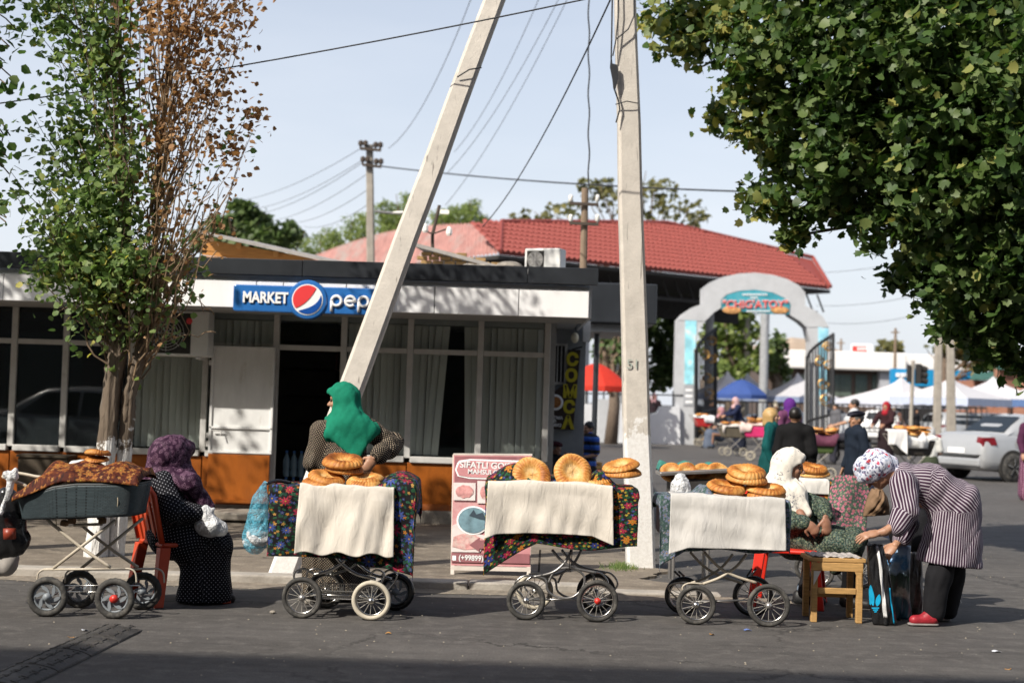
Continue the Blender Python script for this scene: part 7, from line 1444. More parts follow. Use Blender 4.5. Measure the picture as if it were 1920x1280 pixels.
# ---- pram 3
n3, f3 = 9.72, 10.2
C3 = thing('bread_pram', 'pram with looped steel frame and dusty spoked wheels in front of the advertising board', 'pram', (W(1050, 1158, n3).x, n3, 0))
wheel_on(C3, 987, n3, .133); wheel_on(C3, 1121, n3, .143, hubm=M_REDP, tyre=M_TYRE); wheel_on(C3, 1003, f3, .133, tyre=M_TYREW); wheel_on(C3, 1118, f3, .14)
for D, dx in ((n3+.06, 0), (f3-.06, 18)):
    tubes(C3, 'curved_tube', M_STEEL, .010, arcp([(1072+dx, 1030, D), (1058+dx, 1055, D), (1035+dx, 1073, D), (1000+dx, 1081, D)])); tubes(C3, 'curved_tube', M_STEEL, .010, arcp([(1035+dx, 1030, D), (1055+dx, 1052, D), (1080+dx, 1065, D), (1118+dx, 1073, D)]))
    tubes(C3, 'loop_spring', M_STEEL, .008, arcp([(1000+dx, 1080, D), (1022+dx, 1085, D), (1028+dx, 1108, D), (1050+dx, 1120, D), (1075+dx, 1118, D), (1093+dx, 1100, D), (1095+dx, 1080, D), (1080+dx, 1067, D), (1060+dx, 1064, D), (1040+dx, 1070, D), (1028+dx, 1092, D)])); tubes(C3, 'lower_rail', M_CHROME, .006, [(990+dx, 1124, D), (1118+dx, 1122, D)])
    tubes(C3, 'spring', M_CHROME, .007, arcp([(987+dx, 1124, D), (965+dx, 1098, D), (980+dx, 1080, D), (1002+dx, 1080, D)])); tubes(C3, 'spring', M_CHROME, .007, arcp([(1121+dx, 1120, D), (1140+dx, 1095, D), (1128+dx, 1075, D), (1110+dx, 1072, D)]))
for px, R_ in ((987, .133), (1121, .143)): MB().tube([(W(px, 1100, n3).x, n3, R_), (W(px, 1100, n3).x+.03, f3, R_)], .007, 6).build('axle', M_STEEL, C3)
for px in (1012, 1014, 1070, 1073): tubes(C3, 'tie_string', M_PLK, .003, [(px, 1030, n3+.03), (px-3, 1072, n3+.03)], 4)
z3 = W(1050, 912, n3).z; ux0, ux1 = W(912, 912, n3).x, W(1196, 912, n3).x
MB().bb((ux0+.01, n3+.01, z3-.3), (ux1-.01, f3-.02, z3-.012)).build('pram_body', mat('navy_pram_body', (.02, .025, .05), .6), C3, bevel=.03)
def px3(u): return 912+(u-ux0)/(ux1-ux0)*284
def of3(u):
    p = px3(u); return .40+(.17*max(0, (1010-p)/90) if p < 1010 else 0)+(.02*math.sin(p*.03))
def top3(x, y):
    p = px3(x); b_ = .13*math.exp(-((p-965)/45)**2)+.10*math.exp(-((p-1128)/22)**2)+.05*math.exp(-((p-1045)/30)**2); return z3+b_*(min(1, max(0, (y-n3)/.12)))
drape('floral_cloth', 'black cloth with small red, orange and blue flowers on the pram by the advertising board', M_FLOR2, ux0, ux1, n3, f3, top3, .02, .05, of3, .2, seed=6, amp=.007, freq=10, flare=.035, wr=.004)
drape('linen_cloth', 'wrinkled cream linen cloth hanging beside the advertising board, two loaves propped on it', M_LINEN, W(915, 912, n3).x, W(1148, 912, n3).x, n3-.04, n3+.2, lambda x, y: z3+.016+.02*math.sin((px3(x)-912)/240*3.14), .0, .0, lambda u: .345+.05*max(0, (px3(u)-1110)/40 if px3(u) > 1110 else 0)+.03*max(0, (935-px3(u))/25), .0, step=.008, seed=5, amp=.014, freq=15, flare=.09, wr=.008, skew=.08)
for (lab, px, py, dd, ti, ro, s_) in (('propped round loaf, left of two facing the viewer on the floral pram', 998, 892, .08, 1.12, 0, 1.02), ('propped round loaf, right of two facing the viewer on the floral pram', 1073, 886, .1, 1.1, .05, 1.04), ('lower loaf of the tilted pair at the right end of the floral pram', 1168, 892, .15, .1, -.05, 1.0), ('upper loaf of the tilted pair at the right end of the floral pram', 1165, 877, .15, .22, -.18, 1.0), ('loaf peeping out flat below the left propped loaf', 972, 908, .1, .05, 0, .8), ('loaf lying flat between the propped loaves and the tilted pair', 1115, 907, .14, .12, 0, .9)):
    bread(lab, W(px, py, n3+dd), ti, ro, s_, 'loaves on the pram by the advertising board')
# ---- pram 4
n4, f4 = 9.74, 10.2
C4 = thing('bread_pram', 'pram with arching cream frame tubes and thin spoked wheels beside the old woman', 'pram', (W(1370, 1165, n4).x, n4, 0))
wheel_on(C4, 1306, n4, .135); wheel_on(C4, 1442, n4, .146, hubm=mat('hub_cap', (.4, .38, .36), .3, .7)); wheel_on(C4, 1282, f4, .135, tyre=M_PLK); wheel_on(C4, 1412, f4, .145, tyre=M_PLK)
for D, dx in ((n4+.06, 0), (f4-.06, -26)):
    tubes(C4, 'curved_tube', M_CREAM, .010, arcp([(1400+dx, 1038, D), (1380+dx, 1062, D), (1350+dx, 1082, D), (1318+dx, 1094, D)])); tubes(C4, 'curved_tube', M_CREAM, .010, arcp([(1320+dx, 1034, D), (1345+dx, 1060, D), (1375+dx, 1078, D), (1418+dx, 1092, D)])); tubes(C4, 'lower_rail', M_STEEL, .006, [(1310+dx, 1128, D), (1405+dx, 1124, D)])
    tubes(C4, 'spring', M_CREAM, .006, arcp([(1306+dx, 1130, D), (1280+dx, 1105, D), (1290+dx, 1093, D), (1318+dx, 1094, D)])); tubes(C4, 'brake_lever', M_PLK, .008, [(1272+dx*.3, 1070, D), (1283+dx*.3, 1080, D)]); tubes(C4, 'brake_lever', M_PLK, .007, [(1418+dx*.3, 1065, D), (1408+dx*.3, 1080, D)])
for px, R_ in ((1306, .135), (1442, .146)): MB().tube([(W(px, 1100, n4).x, n4, R_), (W(px, 1100, n4).x-.05, f4, R_)], .007, 6).build('axle', M_STEEL, C4)
z4 = W(1360, 934, n4).z; vx0, vx1 = W(1240, 934, n4).x, W(1480, 934, n4).x
MB().bb((vx0+.01, n4+.01, z4-.28), (vx1-.01, f4-.02, z4-.012)).build('pram_body', mat('navy_pram_body', (.02, .025, .05), .6), C4, bevel=.03)
def px4(u): return 1240+(u-vx0)/(vx1-vx0)*240
def of4(u):
    p = px4(u); return .35+(.12*max(0, (1285-p)/45) if p < 1285 else 0)+.01*math.sin(p*.05)
def top4(x, y):
    p = px4(x); return z4+.07*math.exp(-((p-1330)/14)**2)*min(1, max(0, (y-n4)/.15))
drape('paisley_cloth', 'grey-green paisley cloth draped over the pram beside the old woman', M_FLOR3, vx0, vx1, n4, f4, top4, .06, .11, of4, .1, seed=9, amp=.008, freq=12, flare=.04, wr=.004)
drape('linen_cloth', 'pale grey linen cloth hanging over the paisley cloth beside the old woman', linen('grey_linen', (.56, .54, .51)), W(1256, 934, n4).x, W(1470, 934, n4).x, n4-.04, n4+.2, z4+.016, .0, .0, lambda u: .345+.05*max(0, (1290-px4(u))/35), .0, step=.008, seed=2, amp=.011, freq=11, flare=.09, wr=.006, skew=.05)
for (lab, px, py, dd, ti, ro, s_) in (('bottom loaf of the left pair beside the old woman', 1360, 931, .16, .12, .03, 1.0), ('upper loaf of the left pair beside the old woman', 1362, 919, .16, .2, .1, 1.02), ('bottom loaf of the right pair beside the old woman', 1435, 933, .14, .1, -.03, 1.02), ('upper loaf of the right pair beside the old woman', 1436, 921, .14, .2, .04, 1.03), ('lower loaf of the raised middle pair beside the old woman', 1398, 903, .2, .14, .06, 1.05), ('topmost loaf of all beside the old woman', 1400, 890, .2, .3, .05, 1.08)):
    bread(lab, W(px, py, n4+dd), ti, ro, s_, 'loaves on the paisley pram')
# ------------------------------------------------------------------ street furniture and small things near the prams
def chair(lab, loc, rz, m_, s=1.0, grp=None, arms=True):
    t = thing('plastic_chair', lab, 'chair', loc, rz, grp)
    MB().bb((-.22, -.22, .40), (.22, .22, .43)).build('seat', m_, t, world=False, bevel=.012)
    for x_, y_ in ((-.2, -.2), (.2, -.2), (-.2, .2), (.2, .2)):
        ox, oy = math.copysign(.05, x_), math.copysign(.05, y_); b = .032; q = MB()
        q.hexa([V(x_+ox-b, y_+oy-b, 0), V(x_+ox+b, y_+oy-b, 0), V(x_+ox+b, y_+oy+b, 0), V(x_+ox-b, y_+oy+b, 0), V(x_-b*1.2, y_-b*1.2, .40), V(x_+b*1.2, y_-b*1.2, .40), V(x_+b*1.2, y_+b*1.2, .40), V(x_-b*1.2, y_+b*1.2, .40)]); q.build('leg', m_, t, world=False, bevel=.006)
    for k in range(5): x_ = -.17+k*.085; MB().bar((x_, .21, .43), (x_*1.1, .30, .78), .045, .015, (0, 1, 0)).build('back_slat', m_, t, world=False)
    MB().tube([(-.21, .22, .43), (-.23, .30, .76), (-.15, .32, .83), (.15, .32, .83), (.23, .30, .76), (.21, .22, .43)], .02, 8).build('back_frame', m_, t, world=False, smooth=True)
    for q in ((-1, 1) if arms else ()): MB().tube([(q*.21, .25, .62), (q*.25, .0, .63), (q*.25, -.2, .6), (q*.23, -.22, .42)], .018, 8).build('armrest', m_, t, world=False, smooth=True)
    return t
M_RC = mat('orange_red_plastic', (.5, .055, .015), .42, var=.1, scale=8); M_RC2 = mat('bright_red_plastic', (.6, .025, .012), .42, var=.08)
q = W(343, 1115, 10.15); chair('orange-red plastic chair under the purple-scarfed woman', (q.x-.03, 10.12, 0), R(126), M_RC, arms=False)
q = W(1490, 1110, 10.75); chair('bright red plastic chair under the old woman', (q.x-.02, 10.9, 0), R(75), M_RC2, arms=False)
# wooden stool with papers
ST = thing('wooden_stool', 'rough pale wooden stool covered with newspaper beside the shopping bags', 'stool', (W(1570, 1160, 10.1).x, 10.1, 0)); M_WD = mat('raw_pine', (.46, .27, .1), .65, var=.25, scale=5, stretch=(2, 2, 14), bump=.1)
sx0, sx1, sy0, sy1 = W(1522, 1050, 10.02).x, W(1620, 1050, 10.02).x, 10.02, 10.34; stz = W(1570, 1046, 10.02).z
for k in range(3): MB().bb((sx0-.015, sy0+k*.107, stz-.028), (sx1+.015, sy0+k*.107+.102, stz)).build('top_plank', M_WD, ST, bevel=.004)
for x_ in (sx0+.025, sx1-.025):
    for y_ in (sy0+.02, sy1-.03): MB().box((x_, y_, (stz-.03)/2), (.042, .042, stz-.032)).build('leg', M_WD, ST, bevel=.004)
MB().bb((sx0+.004, sy0-.004, stz-.09), (sx1-.004, sy0+.018, stz-.032)).build('apron', M_WD, ST, bevel=.003); MB().bb((sx0+.05, sy0+.005, .2), (sx1-.05, sy0+.03, .24)).build('stretcher', M_WD, ST, bevel=.003); MB().bb((sx0+.05, sy1-.04, .14), (sx1-.05, sy1-.015, .18)).build('stretcher', M_WD, ST, bevel=.003)
for x_, d_ in ((sx0+.045, 1), (sx1-.045, -1)): MB().prism([(0, 0), (d_*.05, 0), (0, -.10)], (x_-d_*.03, sy0-.008, stz-.092), (1, 0, 0), (0, 0, 1), (0, .004, 0)).build('gusset', mat('white_tin', (.6, .58, .54), .5) if d_ > 0 else M_WD, ST)
np_ = MB(); np_.grid(lambda a, b: V(sx0+.01+(sx1-sx0-.02)*a, sy0+.01+(sy1-sy0)*b, stz+.006+.006*math.sin(a*19)*math.sin(b*9+1)+.004*math.sin(a*41)), 30, 12); o = np_.build('newspaper', mat('grey_newsprint', (.36, .33, .31), .9, var=.5, scale=40), smooth=True, solid=.003); tag(o, 'crumpled newspaper lying on the wooden stool', 'newspaper')
# shopping bags
def flatbag(nm, lab, pts, D, th, m_, cat='bag', tilt=0.0, seed=1):
    """upright carrier bag: front outline in pixels, belly and creases"""
    r = np.random.default_rng(seed); n = 26; left, right = pts; t = thing(nm, lab, cat, (W(left[-1][0], left[-1][1], D).x, D, 0)); 
    def lerp_path(p, v):
        k = v*(len(p)-1); i = min(int(k), len(p)-2); f_ = k-i; return (p[i][0]+(p[i+1][0]-p[i][0])*f_, p[i][1]+(p[i+1][1]-p[i][1])*f_)
    ph = r.uniform(0, 6, 8)
    def fn(side):
        def g_(u, v):
            a, b = lerp_path(left, v), lerp_path(right, v); px = a[0]+(b[0]-a[0])*u; py = a[1]+(b[1]-a[1])*u; bulge = math.sin(math.pi*u)**.6*th*(.35+.65*math.sin(math.pi*min(1, .15+v*.85))); cr = .008*(math.sin(u*17+v*9+ph[0])+math.sin(u*9-v*14+ph[1])+.6*math.sin(u*31+v*23+ph[2]))*math.sin(math.pi*u)
            p = W(px, py, D); p.y += side*(bulge+cr); p.y += tilt*v; p.z = max(p.z, .004); return p
        return g_
    body = MB(); body.grid(fn(-1), n, n, 0, (.3, .5)); body.grid(fn(1), n, n, 0, (.3, .5)); body.build('body', m_, t, smooth=True, solid=.002); return t, fn(-1)
TB, fb_ = flatbag('shopping_bag', 'tall black shopping bag with blue leaf emblem and white stripe beside the stool', ([(1626, 1018), (1626, 1070), (1630, 1130), (1637, 1172)], [(1655, 1020), (1668, 1070), (1676, 1130), (1682, 1170)]), 9.98, .06, M_PLK)
M_CY = mat('cyan_print', (.01, .32, .55), .35); 
def onbag(nm, fn, poly, m_, par, off=.006):
    q = MB(); k = len(poly); vs = []
    for u, v in poly: p = fn(u, v).copy(); p.y -= off; vs.append(p)
    q.add(vs, [tuple(range(k))]); return q.build(nm, m_, par, solid=.002)
q = MB(); q.grid(lambda a, b: fb_(.44+.14*a+.0*b, .02+.86*b)+V(0, -.007, 0), 3, 20); q.build('white_stripe', mat('white_print', (.72, .72, .72), .4), TB, solid=.002, smooth=True)
q = MB(); q.grid(lambda a, b: fb_(.82+.06*a, .5+.48*b)+V(0, -.007, 0), 2, 14); q.build('blue_stripe', M_CY, TB, solid=.002, smooth=True)
for c0, c1, w_ in (((.10, .70), (.06, .47), .09), ((.24, .70), (.34, .56), .08), ((.02, .69), (-.02, .56), .05)):
    pl = []
    for i in range(13): a_ = i/12; ww = w_*math.sin(math.pi*a_)**.8; pl.append((max(.0, c0[0]+(c1[0]-c0[0])*a_-ww), c0[1]+(c1[1]-c0[1])*a_))
    for i in range(11, 0, -1): a_ = i/12; ww = w_*math.sin(math.pi*a_)**.8; pl.append((c0[0]+(c1[0]-c0[0])*a_+ww, c0[1]+(c1[1]-c0[1])*a_))
    onbag('emblem_leaf', fb_, pl, M_CY, TB)
for k in range(3): onbag('emblem_stripe', fb_, [(.04+k*.03, .725+k*.028), (.30-k*.05, .715+k*.028), (.29-k*.05, .732+k*.028), (.05+k*.03, .742+k*.028)], M_CY, TB)
def scenery():
    m, nt, b = _new('mountain_print'); sp = N(nt, 'ShaderNodeSeparateXYZ'); tc = N(nt, 'ShaderNodeTexCoord').outputs['Object']; L(nt, tc, sp.inputs[0]); n1_ = N(nt, 'ShaderNodeTexNoise', Scale=12.0, Detail=6.0); L(nt, tc, n1_.inputs['Vector'])
    z = mathn(nt, 'ADD', mathn(nt, 'MULTIPLY', sp.outputs['Z'], 2.1), mathn(nt, 'MULTIPLY', mathn(nt, 'SUBTRACT', n1_.outputs['Fac'], .5), .55)); L(nt, ramp(nt, z, [(.1, (.01, .06, .1)), (.32, (.04, .1, .13)), (.42, (.42, .38, .33)), (.5, (.06, .08, .07)), (.68, (.015, .04, .025)), (.78, (.3, .4, .5)), (.88, (.05, .2, .42)), (1, (.35, .5, .7))]), b.inputs['Base Color']); b.inputs['Roughness'].default_value = .3; return m
flatbag('shopping_bag', 'shopping bag printed with a blue mountain scene under the bending woman', ([(1652, 1024), (1655, 1070), (1662, 1120), (1668, 1162)], [(1708, 1022), (1706, 1070), (1706, 1120), (1710, 1158)]), 10.25, .08, scenery(), seed=4)
flatbag('shopping_bag', 'dark bag with pale mottled print behind the mountain-scene bag', ([(1700, 1035), (1700, 1080), (1702, 1130), (1705, 1155)], [(1728, 1035), (1730, 1080), (1730, 1130), (1728, 1152)]), 10.4, .05, mat('mottled_grey_print', (.14, .13, .12), .4, var=.7, scale=14), seed=6)
bagobj('plastic_bag', 'white plastic bag held in the lap of the purple-scarfed woman', [cone(W(386, 958, 9.93), W(396, 985, 9.93), .035, .07, .04), cone(W(380, 985, 9.93), W(412, 992, 9.95), .055, .05, .04, (0, 1, 0), 1.4), cone(W(390, 960, 9.93), W(400, 955, 9.93), .02, .012, .02)], M_PLW, .008, (.006, 45, 20), 12)
bagobj('plastic_bag', 'small white knotted plastic bag standing behind the paisley pram', [cone(W(1278, 893, 10.6), W(1278, 912, 10.6), .012, .04, .03), cone(W(1276, 915, 10.6), W(1276, 945, 10.6), .065, .08, .04), cone(W(1272, 893, 10.6), W(1266, 905, 10.6), .01, .02, .02)], M_PLW, .008, (.01, 50, 20), 13)
# tray of breads on a low pram behind the paisley pram
TR = thing('bread_tray', 'steel tray lined with green cloth holding a row of round breads behind the paisley pram', 'tray', (W(1300, 1000, 12).x, 12, 0)); ta0, ta1 = W(1238, 892, 11.9), W(1366, 886, 11.9)
MB().hexa([ta0, ta1, ta1+V(0, 0, .03), ta0+V(0, 0, .03), ta0+V(0, .4, 0), ta1+V(0, .4, 0), ta1+V(0, .4, .03), ta0+V(0, .4, .03)]).build('pan', M_STEEL, TR, bevel=.006)
MB().bb((ta0.x+.1, 11.95, .35), (ta1.x-.1, 12.3, ta0.z-.02)).build('dark_box', M_DARK, TR)
for x_ in (ta0.x+.14, ta1.x-.14):
    for y_ in (12.0, 12.26): MB().tube([(x_, y_, 0), (x_, y_, .36)], .015, 8).build('leg', M_STEEL, TR)
drape('green_cloth', 'sea-green cloth rumpled under the row of round breads', C('sea_green_cloth', (.05, .2, .17)), ta0.x+.03, ta1.x-.02, 12.16, 12.3, lambda x, y: ta0.z+.1+.02*math.sin(x*30), .07, .02, .04, .05, wr=.01, seed=5)
for k, px in enumerate((1258, 1287, 1318, 1346)): bread('round bread in the steel tray, %s from the left' % ('first', 'second', 'third', 'fourth')[k], W(px, 886, 12.05)+V(0, 0, .0), .95, .1*(k-1.5), .72, 'round breads in the steel tray')
# cart behind the old woman, hung with cloths
CB = thing('cloth_covered_pram', 'pram behind the old woman hung with flowered cloth and topped by loaves', 'pram', (W(1575, 1050, 11.9).x, 11.9, 0)); cx0, cx1 = W(1505, 950, 11.9).x, W(1640, 950, 11.9).x; zc_ = W(1530, 897, 11.9).z
MB().bb((cx0, 11.9, zc_-.3), (cx1, 12.3, zc_-.02)).build('pram_body', mat('navy_pram_body', (.02, .025, .05), .6), CB, bevel=.03)
for x_ in (cx0+.15, cx1-.1): wheel(CB, (x_, 11.92, .13), .13); wheel(CB, (x_, 12.28, .13), .13)
for q in (0, 1): MB().tube([(cx0+.15, 11.95+q*.3, .13), (cx1-.12, 11.95+q*.3, zc_-.3)], .011, 7).build('cross_tube', M_STEEL, CB); MB().tube([(cx1-.1, 11.95+q*.3, .13), (cx0+.12, 11.95+q*.3, zc_-.3)], .011, 7).build('cross_tube', M_STEEL, CB)
drape('white_cloth', 'white cloth edge lying under the two loaves behind the old woman', linen('white_cotton', (.66, .64, .6)), cx0, W(1552, 900, 11.9).x, 11.88, 12.25, zc_, .03, .02, .12, .0, seed=3, amp=.02)
drape('red_floral_cloth', 'dark red flowered cloth hanging below the white cloth behind the old woman', cloth_floral('red_black_floral', (.16, .012, .012), [(.5, .2, .03), (.05, .06, .2)], [(.55, .3, .05), (.02, .05, .03)], [(.02, .06, .02)], 9, 22, uv=True), cx0+.02, W(1558, 900, 11.9).x, 11.9, 12.2, zc_-.012, .02, .02, .3, .0, seed=7, amp=.01)
M_PF = cloth_floral('green_pink_ditsy', (.05, .07, .055), [(.36, .1, .16), (.3, .09, .13)], [(.36, .13, .18), (.2, .2, .14), (.3, .08, .14)], [(.03, .08, .045), (.09, .12, .09)], 24, 40, uv=True, petals=5, r1=.36)
pf = MB()
def pfn(a, b):
    tl_, tr_, bl_, br_ = (1562, 893), (1632, 900), (1536, 1000), (1622, 1012); x = (tl_[0]+(tr_[0]-tl_[0])*a)*(1-b)+(bl_[0]+(br_[0]-bl_[0])*a)*b; y = (tl_[1]+(tr_[1]-tl_[1])*a)*(1-b)+(bl_[1]+(br_[1]-bl_[1])*a)*b-6*math.sin(a*math.pi)*(1-b); return W(x, y, 11.55-.35*b+.015*math.sin(a*8+b*3)+.02*math.sin(a*5-b*9)-.04*math.sin(a*math.pi))
pf.grid(pfn, 30, 34, 0, (.36, .48)); tag(pf.build('flowered_sheet', M_PF, smooth=True, solid=.006), 'green sheet with pink flowers spread over a chair back between the two women', 'cloth')
bread('upper loaf of the pair behind the old woman', W(1522, 883, 12.05), .15, .06, 1.05, 'loaves behind the old woman'); bread('lower loaf of the pair behind the old woman', W(1526, 892, 12.05), .1, -.03, 1.0, 'loaves behind the old woman')
flatbag('canvas_bag', 'tan canvas bag propped beyond the bending woman', ([(1634, 916), (1626, 932), (1620, 952), (1618, 968)], [(1654, 916), (1664, 932), (1668, 950), (1668, 964)]), 11.2, .09, C('tan_canvas', (.2, .125, .075)), seed=9)
FC = thing('folding_chair', 'dark folding metal chair standing behind the bending woman', 'chair', (W(1790, 1130, 10.9).x, 10.9, 0))
for a_, b_ in (((1660, 1115), (1700, 960)), ((1800, 1130), (1780, 1040)), ((1735, 1120), (1680, 970))): MB().tube([W(a_[0], a_[1], 10.9), W(b_[0], b_[1], 10.9)], .011, 7).build('tube', M_STEEL, FC)
MB().bb(W(1672, 1012, 10.8), W(1775, 1000, 11.1)).build('seat', mat('navy_seat', (.02, .03, .06), .6), FC)
MB().bar(W(1685, 940, 11.1), W(1745, 948, 11.1), .03, .2).build('back', mat('brown_back', (.1, .05, .025), .6), FC)
bagobj('black_coat', 'black coat heaped on the folding chair under the bending woman', [cone(W(1700, 965, 10.85), W(1725, 985, 10.85), .11, .12, .05), cone(W(1700, 1000, 10.8), W(1730, 1015, 10.8), .11, .11, .05), cone(W(1760, 960, 10.9), W(1765, 1010, 10.9), .1, .08, .05)], M_BLKC, .014, (.015, 22, 12), 5, 'coat')
# advertising board
AB = thing('advertising_board', 'pink and maroon A-frame advertising board with white lettering and meat pictures', 'board', (W(920, 1078, 11.9).x, 11.9, 0)); DA = 11.9; Pq = lambda px, py, dd=0: W(px, py, DA+dd+(1080-py)*.0007)
M_PINK = mat('faded_pink_print', (.5, .22, .23), .6, var=.12, scale=6, dirt=((.6, .42, .4), .55)); M_MAR = mat('faded_maroon_print', (.26, .1, .11), .6, var=.18, scale=7, dirt=((.5, .32, .32), .62)); M_PALE = mat('pale_print', (.66, .58, .56), .6, var=.12, scale=9); M_BW = mat('board_wood', (.62, .56, .5), .7, var=.15)
def quad(pts, nm, m_, par, dd=0, th=.012, bev=0):
    a = [Pq(p[0], p[1], dd) for p in pts]; b = [p+V(0, th, 0) for p in a]; n = len(a); q = MB(); q.add(a+b, [tuple(range(n))[::-1], tuple(range(n, 2*n))]+[(i, (i+1) % n, n+(i+1) % n, n+i) for i in range(n)]); return q.build(nm, m_, par, bevel=bev)
quad([(846, 1059), (994, 1062), (997, 853), (851, 852)], 'panel', M_PINK, AB)
quad([(852, 940), (995, 943), (996, 856), (853, 855)], 'maroon_field', M_MAR, AB, -.004, .003)
nc = [(855, 888), (858, 895), (858, 873), (868, 868), (880, 860), (985, 862), (990, 873), (990, 892), (980, 901), (875, 897), (862, 893)]
quad([(858, 892), (861, 893), (880, 897), (976, 900), (990, 893), (990, 869), (977, 863), (882, 860), (861, 863), (857, 868), (853, 880)], 'title_border', MS_W, AB, -.008, .003); quad([(860, 890), (863, 891), (881, 894), (975, 897), (987, 890), (987, 871), (976, 866), (883, 863), (863, 866), (860, 870), (856, 880)], 'title_field', M_PINK, AB, -.012, .003)
put_text('lettering', "SIFATLI GO‘SHT", Pq(921, 873, -.016), (1, 0, -.008), (0, 0, 1), .074, MS_W, AB, off=.0018, ext=.001, wscale=1.02); put_text('lettering', 'MAHSULOTLARI', Pq(922, 885.5, -.016), (1, 0, -.008), (0, 0, 1), .056, MS_W, AB, off=.0014, ext=.001)
MEAT = mat('meat_picture', (.52, .24, .23), .6, var=.5, scale=16, dirt=((.62, .56, .5), .5)); 
quad([(850, 937), (891, 938), (892, 905), (850, 904)], 'picture', M_PALE, AB, -.012, .003); quad([(895, 943), (935, 944), (936, 902), (895, 901)], 'picture', M_PALE, AB, -.012, .003); quad([(940, 940), (990, 941), (990, 905), (940, 904)], 'picture', MEAT, AB, -.012, .003)
for c_, r_ in (((871, 921), (17, 12)), ((915, 923), (15, 15))): quad([(c_[0]+r_[0]*math.cos(i*.35), c_[1]-r_[1]*math.sin(i*.35)*(1+.1*math.sin(i*3))) for i in range(18)][::-1], 'meat_shape', MEAT, AB, -.016, .003)
quad([(887+31*math.cos(i*.2618), 975-27*math.sin(i*.2618)) for i in range(24)][::-1], 'round_frame', MS_W, AB, -.012, .003); quad([(887+28*math.cos(i*.2618), 975-24*math.sin(i*.2618)) for i in range(24)][::-1], 'cow_picture', mat('blue_grey_picture', (.13, .22, .26), .6, var=.4, scale=12), AB, -.016, .003)
quad([(880, 966), (888, 955), (893, 964), (905, 960), (912, 975), (898, 972)], 'cow_head', mat('dark_blue_picture', (.03, .05, .07), .6), AB, -.02, .003)
quad([(846, 1034), (900, 1035), (915, 1005), (880, 996), (858, 980), (848, 985)], 'pale_ground', M_PALE, AB, -.008, .003)
quad([(848, 1024), (870, 1030), (898, 1028), (908, 1012), (890, 1002), (866, 1000), (850, 1006)], 'sausage_picture', MEAT, AB, -.012, .003)
quad([(880, 1021), (899, 1034), (899, 1028), (940, 1029), (940, 1013), (899, 1012), (899, 1007)], 'arrow', M_MAR, AB, -.016, .003); put_text('lettering', '2', Pq(915, 1020, -.02), (1, 0, 0), (0, 0, 1), .07, MS_W, AB, off=.002, ext=.001)
quad([(846, 1053), (993, 1056), (993, 1038), (846, 1036)], 'phone_band', M_MAR, AB, -.012, .003); put_text('lettering', '(+99899) 8', Pq(888, 1046, -.016), (1, 0, -.01), (0, 0, 1), .062, MS_W, AB, off=.0015, ext=.001, wscale=.9); quad([(848, 1050), (855, 1050), (855, 1041), (848, 1041)], 'phone_icon', MS_W, AB, -.016, .003)
for px in (849, 992): MB().bar(Pq(px-1, 1082, .01), Pq(px+3, 852, .02), .03, .02, (0, 1, 0)).build('frame_leg', M_BW, AB)
for px in (860, 985): q = Pq(px, 1074, .45); q.z = 0; MB().bar(q, Pq(px, 860, .04), .03, .02, (0, 1, 0)).build('rear_leg', M_BW, AB)
MB().bar(Pq(846, 1064, .008), Pq(995, 1067, .008), .02, .035, (0, 0, 1)).build('frame_rail', M_BW, AB); MB().bar(Pq(850, 851, .008), Pq(998, 852, .008), .02, .015).build('frame_rail', M_BW, AB)
# litter
def litter(nm, lab, px, py, prims_fn, m_, cat): q = G(px, py); return tag(MB().ell((q.x, q.y, prims_fn[2]), prims_fn, 9, 6).build(nm, m_, smooth=False), lab, cat)
litter('stone', 'small pale stone on the road left of the floral pram', 511, 1150, (.022, .016, .012), M_CONC, 'stone'); litter('stone', 'white stone beside the foot of the upright pole', 1203, 1068, (.03, .02, .018), mat('white_stone', (.6, .58, .55), .8), 'stone'); litter('stone', 'grey stone under the pram before the green-scarfed woman', 577, 1133, (.025, .02, .02), M_CONC, 'stone'); litter('stone', 'dark stone on the pavement edge at far left', 22, 1062, (.03, .025, .02), M_CONC, 'stone')
def flat(nm, lab, px, py, a, b, col, cat, rz=0):
    q = G(px, py); m_ = MB(); c_, s_ = math.cos(rz), math.sin(rz); m_.grid(lambda u, v: V(q.x+(u-.5)*a*c_-(v-.5)*b*s_, q.y+(u-.5)*a*s_+(v-.5)*b*c_, .004+.01*math.sin(u*3+rz)*math.sin(v*4+1)**2), 4, 3); return tag(m_.build(nm, mat(nm+'_%.2f' % col[0], col, .7), solid=.001), lab, cat)
flat('wrapper', 'small blue wrapper on the road below the paisley pram', 1402, 1182, .05, .03, (.12, .18, .42), 'litter', .2); flat('paper_scrap', 'white paper scrap on the road at far right', 1869, 1222, .06, .03, (.6, .62, .66), 'litter', .4); flat('paper_scrap', 'white paper scrap near the rubber bump', 160, 1182, .05, .025, (.6, .58, .55), 'litter', 1.2)
for k, (px, py, lab) in enumerate(((728, 1188, 'orange leaf on the road below the floral pram'), (1335, 1190, 'yellow leaf on the road left of the blue wrapper'), (1207, 1096, 'orange leaf on the pavement behind the pole foot'), (1890, 1254, 'dry leaf in the shade at the far right'), (133, 1194, 'dry leaf just above the rubber bump'), (1540, 1122, 'dry leaf under the stool'))): flat('fallen_leaf', lab, px, py, .035, .022, (.4, .2, .05), 'leaf', k*.9)
rs_ = np.random.default_rng(99); gv, gf = [], []
